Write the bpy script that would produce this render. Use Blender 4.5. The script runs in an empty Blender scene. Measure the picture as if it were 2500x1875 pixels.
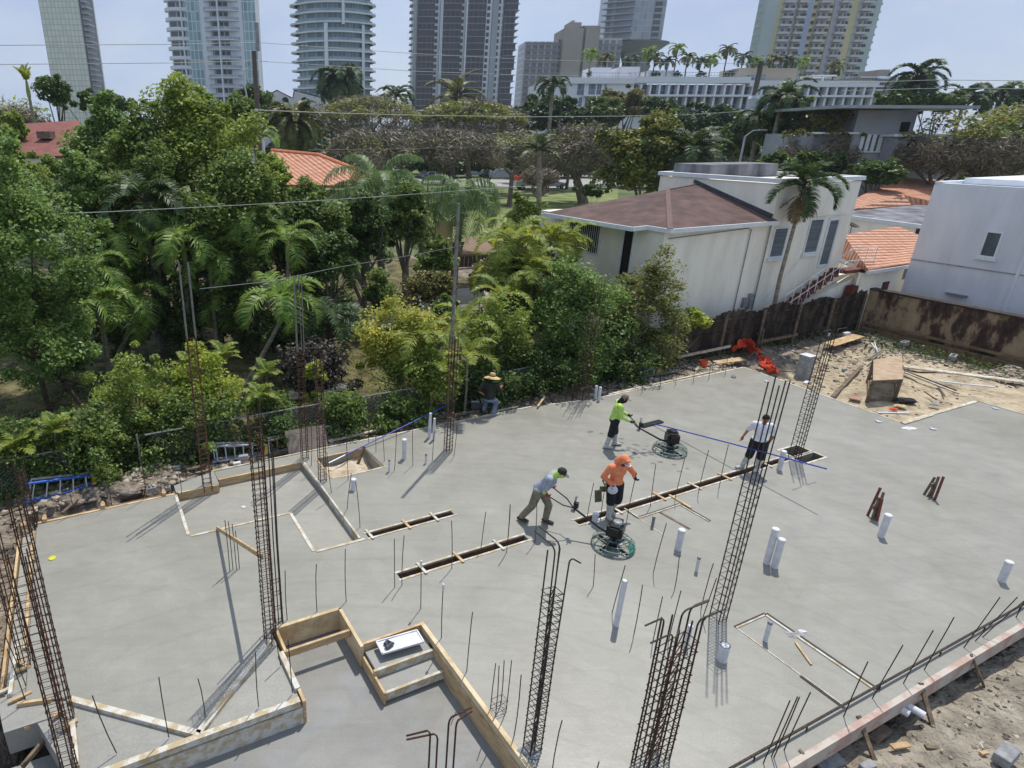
import bpy, bmesh, math, random
import numpy as np
from mathutils import Vector, Matrix
from mathutils.geometry import tessellate_polygon
SC = bpy.context.scene
COL = SC.collection
R_ = math.radians
random.seed(7)
rng = np.random.default_rng(7)
# ---------------- camera ----------------
F, CX, CY, PIT, ROLL, HC = 1536.0, 920.0, 937.0, 0.3762, 0.004, 8.5
cp, sp, cr, sr = math.cos(PIT), math.sin(PIT), math.cos(ROLL), math.sin(ROLL)
FW = np.array([0, cp, -sp]); _u = np.array([0, sp, cp]); _r = np.array([1.0, 0, 0])
RT = cr*_r + sr*_u; UP = -sr*_r + cr*_u
cam = bpy.data.cameras.new("camera"); co = bpy.data.objects.new("camera", cam); COL.objects.link(co)
cam.sensor_width = 36; cam.lens = F/2500*36; cam.shift_x = (1250-CX)/2500; cam.shift_y = 0
cam.clip_start = 0.1; cam.clip_end = 6000
co.matrix_world = Matrix(((RT[0], UP[0], -FW[0], 0), (RT[1], UP[1], -FW[1], 0), (RT[2], UP[2], -FW[2], HC), (0, 0, 0, 1)))
SC.camera = co
# ---------------- sky, sun, exposure ----------------
SUN_EL, SUN_AZ = R_(66.5), R_(27.4)          # azimuth from +Y towards +X
wd = bpy.data.worlds.new("World"); SC.world = wd; wd.use_nodes = True
wn = wd.node_tree; wn.nodes.clear()
sky = wn.nodes.new('ShaderNodeTexSky'); sky.sky_type = 'NISHITA'; sky.sun_disc = False
sky.sun_elevation = SUN_EL; sky.sun_rotation = SUN_AZ; sky.air_density = 1.0; sky.dust_density = 1.2; sky.ozone_density = 1.6
bg = wn.nodes.new('ShaderNodeBackground'); bg.inputs[1].default_value = 0.13
wo = wn.nodes.new('ShaderNodeOutputWorld')
tc = wn.nodes.new('ShaderNodeTexCoord'); mpg = wn.nodes.new('ShaderNodeMapping'); mpg.inputs['Scale'].default_value = (1, 1, 1.6)
nz = wn.nodes.new('ShaderNodeTexNoise'); nz.inputs['Scale'].default_value = 2.1; nz.inputs['Detail'].default_value = 7; nz.inputs['Roughness'].default_value = .55
rp = wn.nodes.new('ShaderNodeValToRGB'); rp.color_ramp.elements[0].position = .38; rp.color_ramp.elements[1].position = .72
rp.color_ramp.elements[0].color = (0.84, 0.84, 0.84, 1); rp.color_ramp.elements[1].color = (1, 1, 1, 1)
mx = wn.nodes.new('ShaderNodeMixRGB'); mx.inputs[2].default_value = (2.4, 2.9, 4.0, 1)
L = wn.links.new
L(tc.outputs['Generated'], mpg.inputs[0]); L(mpg.outputs[0], nz.inputs['Vector']); L(nz.outputs['Fac'], rp.inputs[0]); L(rp.outputs[0], mx.inputs[0])
nz2 = wn.nodes.new('ShaderNodeTexNoise'); nz2.inputs['Scale'].default_value = 3.3; nz2.inputs['Detail'].default_value = 8; nz2.inputs['Roughness'].default_value = .6
mp2 = wn.nodes.new('ShaderNodeMapping'); mp2.inputs['Location'].default_value = (3.1, 1.7, .4); mp2.inputs['Scale'].default_value = (1, 1, 2.4); L(tc.outputs['Generated'], mp2.inputs[0]); L(mp2.outputs[0], nz2.inputs['Vector'])
rp2 = wn.nodes.new('ShaderNodeValToRGB'); rp2.color_ramp.elements[0].position = .44; rp2.color_ramp.elements[1].position = .66; rp2.color_ramp.elements[0].color = (2.2, 2.72, 3.85, 1); rp2.color_ramp.elements[1].color = (2.85, 3.2, 3.95, 1)
L(nz2.outputs['Fac'], rp2.inputs[0]); L(rp2.outputs[0], mx.inputs[2])
L(sky.outputs[0], mx.inputs[1]); L(mx.outputs[0], bg.inputs[0]); L(bg.outputs[0], wo.inputs[0])
sl = bpy.data.lights.new("sun", 'SUN'); sl.energy = 2.7; sl.angle = R_(0.53); sl.color = (1, .955, .88)
so = bpy.data.objects.new("sun", sl); COL.objects.link(so)
sdir = Vector((math.sin(SUN_AZ)*math.cos(SUN_EL), math.cos(SUN_AZ)*math.cos(SUN_EL), math.sin(SUN_EL)))
so.rotation_euler = sdir.to_track_quat('Z', 'Y').to_euler(); so.location = (20, 40, 60)
SC.view_settings.view_transform = 'Standard'; SC.view_settings.look = 'None'; SC.view_settings.exposure = 0.6; SC.view_settings.gamma = 1
try:
    SC.cycles.max_bounces = 6; SC.cycles.transparent_max_bounces = 6
except Exception: pass
# ---------------- photo measurement helpers: a pixel of the survey photo to a point of the site ----------------
_C = {'t1':(0,0),'t2':(600,0),'t3':(1200,0),'t4':(1800,0),'m1':(0,450),'m2':(600,450),'m3':(1200,400),'m4':(1800,400),
'n1':(0,850),'n2':(600,850),'n3':(1200,850),'n4':(1800,850),'b1':(0,1375),'b2':(600,1375),'b3':(1200,1375),'b4':(1800,1375)}
_C = {k: (v[0], v[1], .316456) for k, v in _C.items()}
_C.update({'f':(0,0,1.1302),'n':(0,0,1),'p1':(1220,1080,.180832),'p2':(1420,930,.135624),'p3':(1740,1000,.108499),'p4':(1130,880,.096444),'p5':(1940,740,.253165),
'q1':(0,1180,.41885),'q2':(580,1450,.189873),'q3':(380,600,.189873),'q4':(1380,700,.189873),'q5':(1100,250,.189873),'q6':(1640,1450,.189873)})
def ray(c, u, v):
    a = _C[c]; x = a[0]+u*a[2]; y = a[1]+v*a[2]
    return (x-CX)/F*RT - (y-CY)/F*UP + FW
O_ = np.array([0, 0, HC])
def G(c, u, v, z=0.0):
    d = ray(c, u, v); return Vector(O_ + d*(z-HC)/d[2])
def Y(c, u, v, y):
    d = ray(c, u, v); return Vector(O_ + d*y/d[1])
YA = .437; CA, SA = math.cos(YA), math.sin(YA)
def W(a, b, z=0.0): return Vector((a*CA-b*SA, a*SA+b*CA, z))
def AB(p): return Vector((p[0]*CA+p[1]*SA, -p[0]*SA+p[1]*CA, p[2]))
def PB(c, u, v, b0):
    d = ray(c, u, v); n = np.array([-SA, CA, 0]); return Vector(O_ + d*b0/(d@n))
def PA(c, u, v, a0):
    d = ray(c, u, v); n = np.array([CA, SA, 0]); return Vector(O_ + d*a0/(d@n))
EA = Vector((CA, SA, 0)); EB = Vector((-SA, CA, 0)); EZ = Vector((0, 0, 1))
# ---------------- object helpers ----------------
def tag(o, label=None, cat=None, group=None, kind=None):
    if label: o['label'] = label
    if cat: o['category'] = cat
    if group: o['group'] = group
    if kind: o['kind'] = kind
    return o
def empty(name, loc, label=None, cat=None, group=None, rz=0.0):
    o = bpy.data.objects.new(name, None); COL.objects.link(o); o.location = loc; o.rotation_euler = (0, 0, rz)
    o.empty_display_size = .2
    return tag(o, label, cat, group)
WL = {}
def wloc(o):
    v = Vector((0, 0, 0))
    while o is not None: v += Vector(o.location); o = o.parent
    return v
class MB:
    def __init__(s): s.v = []; s.f = []; s.m = []; s.cm = 0
    def quad(s, *p):
        n = len(s.v); s.v += [tuple(q) for q in p]; s.f.append(tuple(range(n, n+len(p)))); s.m.append(s.cm)
    def hexa(s, p):      # 8 points: bottom 4 ccw, top 4
        n = len(s.v); s.v += [tuple(q) for q in p]
        for f in ((3,2,1,0),(4,5,6,7),(0,1,5,4),(1,2,6,5),(2,3,7,6),(3,0,4,7)): s.f.append(tuple(n+i for i in f)); s.m.append(s.cm)
    def box(s, c, sx, sy, sz, ex=Vector((1,0,0)), ey=Vector((0,1,0)), ez=EZ):
        c = Vector(c); X = ex*sx/2; Yv = ey*sy/2; Z = ez*sz/2
        s.hexa([c-X-Yv-Z, c+X-Yv-Z, c+X+Yv-Z, c-X+Yv-Z, c-X-Yv+Z, c+X-Yv+Z, c+X+Yv+Z, c-X+Yv+Z])
    def abox(s, a0, a1, b0, b1, z0, z1): # box aligned with the site axes
        s.hexa([W(a0,b0,z0), W(a1,b0,z0), W(a1,b1,z0), W(a0,b1,z0), W(a0,b0,z1), W(a1,b0,z1), W(a1,b1,z1), W(a0,b1,z1)])
    def bar(s, p, q, w, h, up=EZ):
        p = Vector(p); q = Vector(q); d = (q-p); l = d.length
        if l < 1e-6: return
        d /= l; sd = d.cross(up)
        if sd.length < 1e-4: sd = d.cross(Vector((1, 0, 0)))
        sd.normalize(); u2 = sd.cross(d)
        s.box((p+q)/2, l, w, h, d, sd*-1, u2)
    def tube(s, pts, r, n=6, cap=True):
        pts = [Vector(p) for p in pts]; rs = r if isinstance(r, (list, tuple)) else [r]*len(pts)
        base = len(s.v); prev = None
        for i, p in enumerate(pts):
            d = (pts[min(i+1, len(pts)-1)]-pts[max(i-1, 0)]).normalized()
            if prev is None:
                x = d.cross(Vector((0.31, .17, .93)) if abs(d.z) < .9 else Vector((1, 0, 0))).normalized()
            else:
                x = (prev - d*prev.dot(d)).normalized()
            prev = x; y = d.cross(x)
            for k in range(n):
                a = 2*math.pi*k/n; s.v.append(tuple(p+(x*math.cos(a)+y*math.sin(a))*rs[i]))
        for i in range(len(pts)-1):
            for k in range(n):
                a = base+i*n+k; b = base+i*n+(k+1) % n
                s.f.append((a, b, b+n, a+n)); s.m.append(s.cm)
        if cap:
            s.f.append(tuple(base+k for k in reversed(range(n)))); s.m.append(s.cm)
            e = base+(len(pts)-1)*n; s.f.append(tuple(e+k for k in range(n))); s.m.append(s.cm)
    def lathe(s, c, prof, n=16, ax=None):
        c = Vector(c); ax = ax or EZ; ax = Vector(ax).normalized()
        x = ax.cross(Vector((0, 1, 0)) if abs(ax.y) < .9 else Vector((1, 0, 0))).normalized(); y = ax.cross(x)
        base = len(s.v)
        for (r, z) in prof:
            for k in range(n):
                a = 2*math.pi*k/n; s.v.append(tuple(c+ax*z+(x*math.cos(a)+y*math.sin(a))*max(r, 1e-4)))
        for i in range(len(prof)-1):
            for k in range(n):
                a = base+i*n+k; b = base+i*n+(k+1) % n
                s.f.append((a, b, b+n, a+n)); s.m.append(s.cm)
        s.f.append(tuple(base+k for k in reversed(range(n)))); s.m.append(s.cm)
        e = base+(len(prof)-1)*n; s.f.append(tuple(e+k for k in range(n))); s.m.append(s.cm)
    def ball(s, c, rx, ry=None, rz=None, n=10, m=7, jit=0):
        ry = ry or rx; rz = rz or rx; c = Vector(c); base = len(s.v)
        for i in range(m+1):
            t = math.pi*i/m
            for k in range(n):
                a = 2*math.pi*k/n; j = 1+random.uniform(-jit, jit)
                s.v.append(tuple(c+Vector((rx*math.sin(t)*math.cos(a)*j, ry*math.sin(t)*math.sin(a)*j, -rz*math.cos(t)*j))))
        for i in range(m):
            for k in range(n):
                a = base+i*n+k; b = base+i*n+(k+1) % n
                s.f.append((a, b, b+n, a+n)); s.m.append(s.cm)
    def prism(s, poly, z0, z1, holes=(), bottom=False):     # world xy polygon (ccw) with holes
        rings = [[Vector((p[0], p[1], z1)) for p in poly]]+[[Vector((p[0], p[1], z1)) for p in h] for h in holes]
        flat = [p for r in rings for p in r]; n = len(s.v); s.v += [tuple(p) for p in flat]
        for t in tessellate_polygon(rings):
            a, b, c = (flat[i] for i in t)
            t = t if (b-a).cross(c-a).z > 0 else t[::-1]
            s.f.append(tuple(n+i for i in t)); s.m.append(s.cm)
        for r in rings:
            for i in range(len(r)):
                a = r[i]; b = r[(i+1) % len(r)]
                s.quad((a.x, a.y, z0), (b.x, b.y, z0), (b.x, b.y, z1), (a.x, a.y, z1))
    def build(s, name, mat, parent=None, org=None, smooth=False):
        me = bpy.data.meshes.new(name)
        off = wloc(parent) if parent is not None else (Vector(org) if org is not None else Vector((0, 0, 0)))
        V = np.array(s.v, dtype=np.float64).reshape(-1, 3) - np.array(off)
        me.from_pydata(V.tolist(), [], s.f)
        mats = mat if isinstance(mat, (list, tuple)) else [mat]
        for m_ in mats: me.materials.append(m_)
        if len(mats) > 1: me.polygons.foreach_set('material_index', s.m)
        if smooth: me.polygons.foreach_set('use_smooth', [True]*len(me.polygons))
        me.update()
        o = bpy.data.objects.new(name, me); COL.objects.link(o)
        if parent is not None: o.parent = parent
        elif org is not None: o.location = org
        return o
def mesh_np(name, V, Fq, mat, parent=None, org=None, smooth=False):
    off = wloc(parent) if parent is not None else (Vector(org) if org is not None else Vector((0, 0, 0)))
    V = np.asarray(V, dtype=np.float32) - np.array(off, dtype=np.float32)
    me = bpy.data.meshes.new(name); k = Fq.shape[1]; n = len(Fq)
    me.vertices.add(len(V)); me.vertices.foreach_set('co', V.ravel())
    me.loops.add(n*k); me.loops.foreach_set('vertex_index', Fq.astype(np.int32).ravel())
    me.polygons.add(n); me.polygons.foreach_set('loop_start', np.arange(0, n*k, k, dtype=np.int32))
    me.polygons.foreach_set('loop_total', np.full(n, k, dtype=np.int32))
    if smooth: me.polygons.foreach_set('use_smooth', [True]*n)
    me.update(calc_edges=True); me.materials.append(mat)
    o = bpy.data.objects.new(name, me); COL.objects.link(o)
    if parent is not None: o.parent = parent
    elif org is not None: o.location = org
    return o
def copy_tree(o, loc=None, rz=None, parent=None, label=None, scale=None, group=None):
    c = o.copy(); COL.objects.link(c)
    if parent is not None: c.parent = parent
    if loc is not None: c.location = loc
    if rz is not None: c.rotation_euler = (0, 0, rz)
    if scale is not None: c.scale = (scale,)*3 if not isinstance(scale, (tuple, list)) else scale
    if label: c['label'] = label
    if group: c['group'] = group
    for ch in list(o.children): copy_tree(ch, parent=c)
    return c
# ---------------- materials ----------------
def srgb(h):
    h = h.lstrip('#'); c = [int(h[i:i+2], 16)/255 for i in (0, 2, 4)]
    return tuple(x/12.92 if x <= .04045 else ((x+.055)/1.055)**2.4 for x in c)
def M(name, col, col2=None, scale=3.0, rough=.75, bump=0.0, bscale=None, metal=0.0, detail=6, spec=.4, lo=.35, hi=.65, island=False, coat=0, stretch=None, trans=0.0, alpha=1.0, bdist=.05):
    m = bpy.data.materials.new(name); m.use_nodes = True; nt = m.node_tree; N = nt.nodes; l = nt.links.new
    b = N['Principled BSDF']; b.inputs['Roughness'].default_value = rough; b.inputs['Metallic'].default_value = metal
    b.inputs['Specular IOR Level'].default_value = spec
    if coat: b.inputs['Coat Weight'].default_value = coat
    col2 = col2 or tuple(c*.78 for c in col)
    tc = N.new('ShaderNodeTexCoord'); src = tc.outputs['Object']
    if stretch:
        mp = N.new('ShaderNodeMapping'); mp.inputs['Scale'].default_value = stretch; l(src, mp.inputs[0]); src = mp.outputs[0]
    n = N.new('ShaderNodeTexNoise'); n.inputs['Scale'].default_value = scale; n.inputs['Detail'].default_value = detail; n.inputs['Roughness'].default_value = .62
    l(src, n.inputs['Vector'])
    r = N.new('ShaderNodeValToRGB'); r.color_ramp.elements[0].position = lo; r.color_ramp.elements[1].position = hi
    r.color_ramp.elements[0].color = (*col2, 1); r.color_ramp.elements[1].color = (*col, 1)
    if island:
        ge = N.new('ShaderNodeNewGeometry'); ad = N.new('ShaderNodeMath'); ad.operation = 'MULTIPLY_ADD'; ad.inputs[1].default_value = .55
        sb = N.new('ShaderNodeMath'); sb.operation = 'ADD'; sb.inputs[1].default_value = -.27
        l(ge.outputs['Random Per Island'], ad.inputs[0]); l(n.outputs['Fac'], sb.inputs[0]); l(sb.outputs[0], ad.inputs[2]); l(ad.outputs[0], r.inputs[0])
    else: l(n.outputs['Fac'], r.inputs[0])
    l(r.outputs[0], b.inputs['Base Color'])
    if bump:
        n2 = N.new('ShaderNodeTexNoise'); n2.inputs['Scale'].default_value = bscale or scale*6; n2.inputs['Detail'].default_value = 5
        l(src, n2.inputs['Vector']); bp = N.new('ShaderNodeBump'); bp.inputs['Strength'].default_value = bump; bp.inputs['Distance'].default_value = bdist
        l(n2.outputs['Fac'], bp.inputs['Height']); l(bp.outputs[0], b.inputs['Normal'])
    if trans:
        tr = N.new('ShaderNodeBsdfTranslucent'); mi = N.new('ShaderNodeMixShader'); mi.inputs[0].default_value = trans
        hs = N.new('ShaderNodeHueSaturation'); hs.inputs['Value'].default_value = 1.5; hs.inputs['Hue'].default_value = .485; l(r.outputs[0], hs.inputs['Color']); l(hs.outputs[0], tr.inputs[0])
        l(b.outputs[0], mi.inputs[1]); l(tr.outputs[0], mi.inputs[2]); l(mi.outputs[0], N['Material Output'].inputs[0])
    return m
# ================= materials =================
def concrete(name, cA, cB, rough=.5, foot=False, blue=0, fine=1.0):
    m = bpy.data.materials.new(name); m.use_nodes = True; nt = m.node_tree; N = nt.nodes; l = nt.links.new
    b = N['Principled BSDF']; tc = N.new('ShaderNodeTexCoord'); src = tc.outputs['Object']
    def noise(sc, det=6, ro=.6, dist=0, st=None):
        n = N.new('ShaderNodeTexNoise'); n.inputs['Scale'].default_value = sc; n.inputs['Detail'].default_value = det; n.inputs['Roughness'].default_value = ro; n.inputs['Distortion'].default_value = dist
        if st:
            mp = N.new('ShaderNodeMapping'); mp.inputs['Rotation'].default_value = (0, 0, st[3]); mp.inputs['Scale'].default_value = st[:3]; l(src, mp.inputs[0]); l(mp.outputs[0], n.inputs['Vector'])
        else: l(src, n.inputs['Vector'])
        return n.outputs['Fac']
    def ramp(i, p0, p1, c0, c1):
        r = N.new('ShaderNodeValToRGB'); r.color_ramp.elements[0].position = p0; r.color_ramp.elements[1].position = p1
        r.color_ramp.elements[0].color = (*c0, 1); r.color_ramp.elements[1].color = (*c1, 1); l(i, r.inputs[0]); return r.outputs[0]
    def mul(a, bb, fac=1.0):
        x = N.new('ShaderNodeMixRGB'); x.blend_type = 'MULTIPLY'; x.inputs[0].default_value = fac; l(a, x.inputs[1]); l(bb, x.inputs[2]); return x.outputs[0]
    base = ramp(noise(.33, 4, .55, .6), .36, .64, cA, cB)
    c = mul(base, ramp(noise(2.1, 8, .68, .8), .34, .62, (.94, .94, .935), (1.01, 1.01, 1.0)))
    c = mul(c, ramp(noise(1.0, 6, .6, .5, (.55, 6.0, 1, -.437)), .33, .6, (.955, .955, .955), (1.025, 1.025, 1.025)))
    c = mul(c, ramp(noise(34*fine, 5, .75), .3, .7, (.86, .86, .85), (1.08, 1.08, 1.08)))
    c = mul(c, ramp(noise(150, 2, .6), .3, .7, (.9, .9, .9), (1.06, 1.06, 1.06)))
    c = mul(c, ramp(noise(.75, 3, .5, 1.8), .52, .56, (.955, .955, .95), (1, 1, 1)))
    c = mul(c, ramp(noise(1.6, 7, .7, 2.5, (.8, 3.0, 1, .5)), .6, .68, (1, 1, 1), (.93, .93, .925)))
    # thin trowel lines
    w = N.new('ShaderNodeTexWave'); w.wave_type = 'RINGS'; w.rings_direction = 'Z'; w.inputs['Scale'].default_value = .42; w.inputs['Distortion'].default_value = 5; w.inputs['Detail'].default_value = 4; w.inputs['Detail Scale'].default_value = .7
    l(src, w.inputs['Vector']); c = mul(c, ramp(w.outputs['Fac'], .0, .06, (.93, .93, .93), (1, 1, 1)), .8)
    if foot:
        # footprint dents round the working men, put into the colour as small dark ellipses (voronoi) kept to a band on the slab
        geo = N.new('ShaderNodeMapping'); geo.inputs['Rotation'].default_value = (0, 0, -.3); geo.inputs['Scale'].default_value = (4.0, 5.6, 0); l(src, geo.inputs[0])
        v = N.new('ShaderNodeTexVoronoi'); v.inputs['Scale'].default_value = 1.0; v.inputs['Randomness'].default_value = .95; l(geo.outputs[0], v.inputs['Vector'])
        sp = ramp(v.outputs['Distance'], .27, .42, (1, 1, 1), (0, 0, 0))
        msk = None
        for (x, y, rx, ry) in ((7.75, 16.3, 1.0, .42), (7.3, 16.85, .7, .35), (8.15, 15.7, .6, .4), (6.65, 17.55, .5, .2), (8.3, 15.25, .35, .2), (7.6, 15.9, .5, .3)):
            mp = N.new('ShaderNodeMapping'); mp.vector_type = 'POINT'; mp.inputs['Location'].default_value = (-x/rx, -y/ry, 0); mp.inputs['Scale'].default_value = (1/rx, 1/ry, 0); l(src, mp.inputs[0])
            ln = N.new('ShaderNodeVectorMath'); ln.operation = 'LENGTH'; l(mp.outputs[0], ln.inputs[0])
            q = ramp(ln.outputs['Value'], .75, 1.0, (1, 1, 1), (0, 0, 0))
            if msk is None: msk = q
            else:
                a = N.new('ShaderNodeMixRGB'); a.blend_type = 'LIGHTEN'; a.inputs[0].default_value = 1; l(msk, a.inputs[1]); l(q, a.inputs[2]); msk = a.outputs[0]
        mm = mul(sp, msk); dk = N.new('ShaderNodeMixRGB'); dk.inputs[2].default_value = (.12, .12, .115, 1)
        sc_ = N.new('ShaderNodeMath'); sc_.operation = 'MULTIPLY'; sc_.inputs[1].default_value = .9; l(mm, sc_.inputs[0]); l(sc_.outputs[0], dk.inputs[0]); l(c, dk.inputs[1]); c = dk.outputs[0]
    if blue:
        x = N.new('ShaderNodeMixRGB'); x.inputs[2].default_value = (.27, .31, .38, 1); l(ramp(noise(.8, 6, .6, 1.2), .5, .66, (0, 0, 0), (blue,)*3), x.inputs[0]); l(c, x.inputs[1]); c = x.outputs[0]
    l(c, b.inputs['Base Color'])
    l(ramp(noise(1.3, 6, .6, .5), .3, .7, (rough-.1,)*3, (rough+.14,)*3), b.inputs['Roughness'])
    bp = N.new('ShaderNodeBump'); bp.inputs['Strength'].default_value = .22; bp.inputs['Distance'].default_value = .02
    l(noise(9, 8, .7), bp.inputs['Height']); l(bp.outputs[0], b.inputs['Normal'])
    return m
m_slab = concrete('wet_concrete', (.270, .261, .226), (.305, .298, .264), .42, foot=True)
m_slab2 = concrete('rough_concrete', (.28, .275, .25), (.32, .315, .29), .6, fine=.6)
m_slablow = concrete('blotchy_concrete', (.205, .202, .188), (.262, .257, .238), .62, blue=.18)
m_slabl = concrete('warm_concrete', (.30, .29, .255), (.33, .32, .28), .55)
m_wood = M('form_lumber', srgb('cdb48c'), srgb('a3855e'), 4, .8, .3, 40, stretch=(1, 1, 6))
m_woodp = M('pale_dusty_lumber', srgb('d6c4a2'), srgb('b8a078'), 3, .8, .3, 40, lo=.4, hi=.6)
m_woodc = M('cement_smeared_lumber', srgb('c9c6bc'), srgb('b0a080'), 5, .8, .3, 40, lo=.42, hi=.56)
m_wooddk = M('weathered_lumber', srgb('857460'), srgb('564a3c'), 5, .85, .3, 30)
m_woodred = M('red_edge_plywood', srgb('b9b0a4'), srgb('ac9184'), 3, .8, lo=.4, hi=.55)
m_pit = M('dark_brown_wood', srgb('6a5040'), srgb('45342a'), 5, .8)  # dark brown wood for the slot linings and hole bottoms
m_rust = M('rusty_rebar', srgb('5a3a26'), srgb('2c2019'), 30, .85, 0, lo=.4, hi=.6)
m_rebar = M('dark_rebar', srgb('4a4038'), srgb('2a2420'), 25, .7, lo=.4, hi=.6)
m_rustor = M('orange_rusted_rebar', srgb('6f4a34'), srgb('3c2a20'), 12, .9, lo=.4, hi=.6)
m_greybar = M('grey_galvanised_and_glare_bar', srgb('8d8a84'), srgb('6a6762'), 8, .5, metal=.3)  # grey metal; on the upper cage bars it is glare put into the colour
m_pvc = M('white_pvc', srgb('dcdcde'), srgb('c3c5ca'), 6, .4)
m_pvcg = M('grey_pvc_cap', srgb('8d8f93'), srgb('6f7276'), 6, .5)
m_dirt = M('rubbly_dirt', srgb('a89b8a'), srgb('574d42'), 2.6, .95, 1.0, 9, bdist=.14, lo=.35, hi=.68, detail=10)
m_sand = M('coarse_sand', srgb('c0b196'), srgb('857761'), 1.6, .95, 1.0, 7, bdist=.14, lo=.3, hi=.6, detail=10)
m_sandg = M('grey_trodden_sand', srgb('a59c8c'), srgb('6a6256'), 2.2, .95, 1.0, 6, bdist=.2, lo=.3, hi=.62, detail=10)
m_sandw = M('pale_sand', srgb('cdbfa8'), srgb('a39179'), 3, .95, .8, 12, lo=.3, hi=.62, detail=9)
m_litter = M('leaf_litter_soil', srgb('77704a'), srgb('33301c'), 1.9, .95, .8, 8, lo=.35, hi=.66, detail=9)
m_lawn = M('mown_lawn', srgb('848c55'), srgb('5d6a3c'), .35, .95, .4, 10, lo=.35, hi=.65, detail=10)
m_asphalt = M('pale_asphalt', srgb('a8a6a2'), srgb('8e8c88'), .6, .9)
m_drive = M('pale_driveway', srgb('b5aea2'), srgb('8f887c'), .9, .9)
m_block = M('grey_block', srgb('a3a4a4'), srgb('7e8080'), 7, .9, .4, 40)
# ================= slabs =================
def flip(poly):
    a = sum(poly[i][0]*poly[(i+1) % len(poly)][1]-poly[(i+1) % len(poly)][0]*poly[i][1] for i in range(len(poly)))
    return poly if a > 0 else poly[::-1]
def wp(ab): return flip([tuple(W(a, b))[:2] for a, b in ab])
def hole(a0, a1, b0, b1): return wp([(a0, b0), (a1, b0), (a1, b1), (a0, b1)])[::-1]
OUT = [(-1.92, 14.66), (-1.92, 9.25), (-1.3, 9.0), (.5, 7.45), (2.08, 8.9), (2.12, 9.1), (3.5, 9.1), (3.5, 8.05), (4.74, 8.05), (4.74, 2.0), (6.0, 3.37), (27.4, 3.37), (27.4, 9.35), (22.94, 9.4), (23.09, 15.07),
       (15, 15.12), (13, 15.4), (6.6, 15.47), (2.36, 15.45), (2.36, 14.98), (4.66, 14.98), (4.76, 11.0), (3.66, 11.02), (3.66, 12.72), (1.27, 12.75), (1.27, 14.7)]
HOLES = [hole(4.93, 7.2, 10.95, 11.12), hole(4.94, 8.2, 9.38, 9.56), hole(9.65, 17.35, 9.36, 9.54), hole(17.45, 18.35, 9.05, 9.36), hole(17.55, 18.35, 9.45, 9.85),
         hole(5.15, 6.6, 13.78, 14.98)]
mb = MB(); mb.prism(wp(OUT), -.45, 0, HOLES)
o = mb.build('concrete_slab', [m_slab]); tag(o, 'freshly poured grey main floor slab with slots and pits', 'slab')
# low pads
def pad(name, poly, z0, z1, mat, label):
    mb = MB(); mb.prism(wp(poly), z0, z1); o = mb.build(name, mat); tag(o, label, 'slab'); return o
pad('concrete_pad', [(-1.95, 9.3), (-1.25, 7.44), (2.12, 7.44), (2.12, 9.02), (2.04, 9.02), (.5, 7.6), (-1.25, 9.1)], -.42, -.06, m_slab2, 'lower triangular concrete pads behind the diagonal boards')
pad('recessed_slab', [(1.2, 14.8), (1.2, 10.9), (4.9, 10.9), (4.9, 15.05), (2.3, 15.05)], -.6, -.19, m_slabl, 'recessed concrete floor stepped below the main slab by the hedge')
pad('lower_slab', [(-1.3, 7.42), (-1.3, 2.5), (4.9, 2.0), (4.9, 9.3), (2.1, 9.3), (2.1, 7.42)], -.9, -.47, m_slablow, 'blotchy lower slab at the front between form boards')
pad('footing_strip', [(-2.2, 14.5), (-2.24, 9.0), (-1.94, 9.0), (-1.94, 14.5)], -.5, -.05, m_slabl, 'narrow concrete footing strip outside the left slab edge')
pad('entry_pad', [(-2.35, 9.5), (-2.2, 8.75), (-1.32, 8.75), (-1.32, 9.0), (-1.94, 9.2), (-1.94, 9.5)], -.5, -.04, m_slab2, 'small square concrete pier top beside the tall cages')
pad('left_low_pad', [(-2.6, 8.6), (-2.4, 6.2), (-1.3, 6.2), (-1.3, 8.6)], -1.1, -.62, m_slab2, 'low concrete pad in shade at the bottom left corner')
pad('rough_ledge', [(1.25, 14.72), (1.25, 15.1), (2.34, 15.45), (2.34, 14.72)], -.3, .03, m_slab2, 'rough raised concrete ledge round the rusty cage foot')
# steps
m_step = concrete('step_concrete', (.25, .25, .235), (.29, .29, .27), .5)
mb = MB(); mb.abox(3.53, 4.7, 7.56, 8.03, -.47, -.13); st1 = mb.build('upper_step', m_step); tag(st1, 'upper wet concrete step holding the white tray', 'step')
mb = MB(); mb.abox(3.53, 4.7, 7.18, 7.51, -.47, -.27); st2 = mb.build('lower_step', m_step); tag(st2, 'lower wet concrete step nearest the blotchy slab', 'step')
# sand in the pit
def mound(name, poly, z, amp, mat, label, cat='sand', res=.12, kind=None, seed=1, edge=0.0):
    xs = [p[0] for p in poly]; ys = [p[1] for p in poly]; r = random.Random(seed)
    from mathutils import noise as mn
    x0, x1, y0, y1 = min(xs), max(xs), min(ys), max(ys); nx = max(2, int((x1-x0)/res)); ny = max(2, int((y1-y0)/res))
    V = []; Fq = []
    for j in range(ny+1):
        for i in range(nx+1):
            a = x0+(x1-x0)*i/nx; b = y0+(y1-y0)*j/ny; p = W(a, b, 0)
            f = 1 - max(abs(2*i/nx-1), abs(2*j/ny-1))**3*edge
            V.append((p.x, p.y, z+amp*(mn.fractal(Vector((p.x*1.1+seed, p.y*1.1, 0)), .8, 2, 5)*.6+.3)*f+(f-1)*.12))
    for j in range(ny):
        for i in range(nx): k = j*(nx+1)+i; Fq.append((k, k+1, k+nx+2, k+nx+1))
    o = mesh_np(name, np.array(V), np.array(Fq), mat, smooth=True); tag(o, label, cat, kind=kind); return o
mound('sand_bed', [(5.0, 13.7), (6.75, 15.1)], -.42, .3, m_sandw, 'pale pink sand filling the open pit below the blue pole', kind='stuff')
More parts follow.
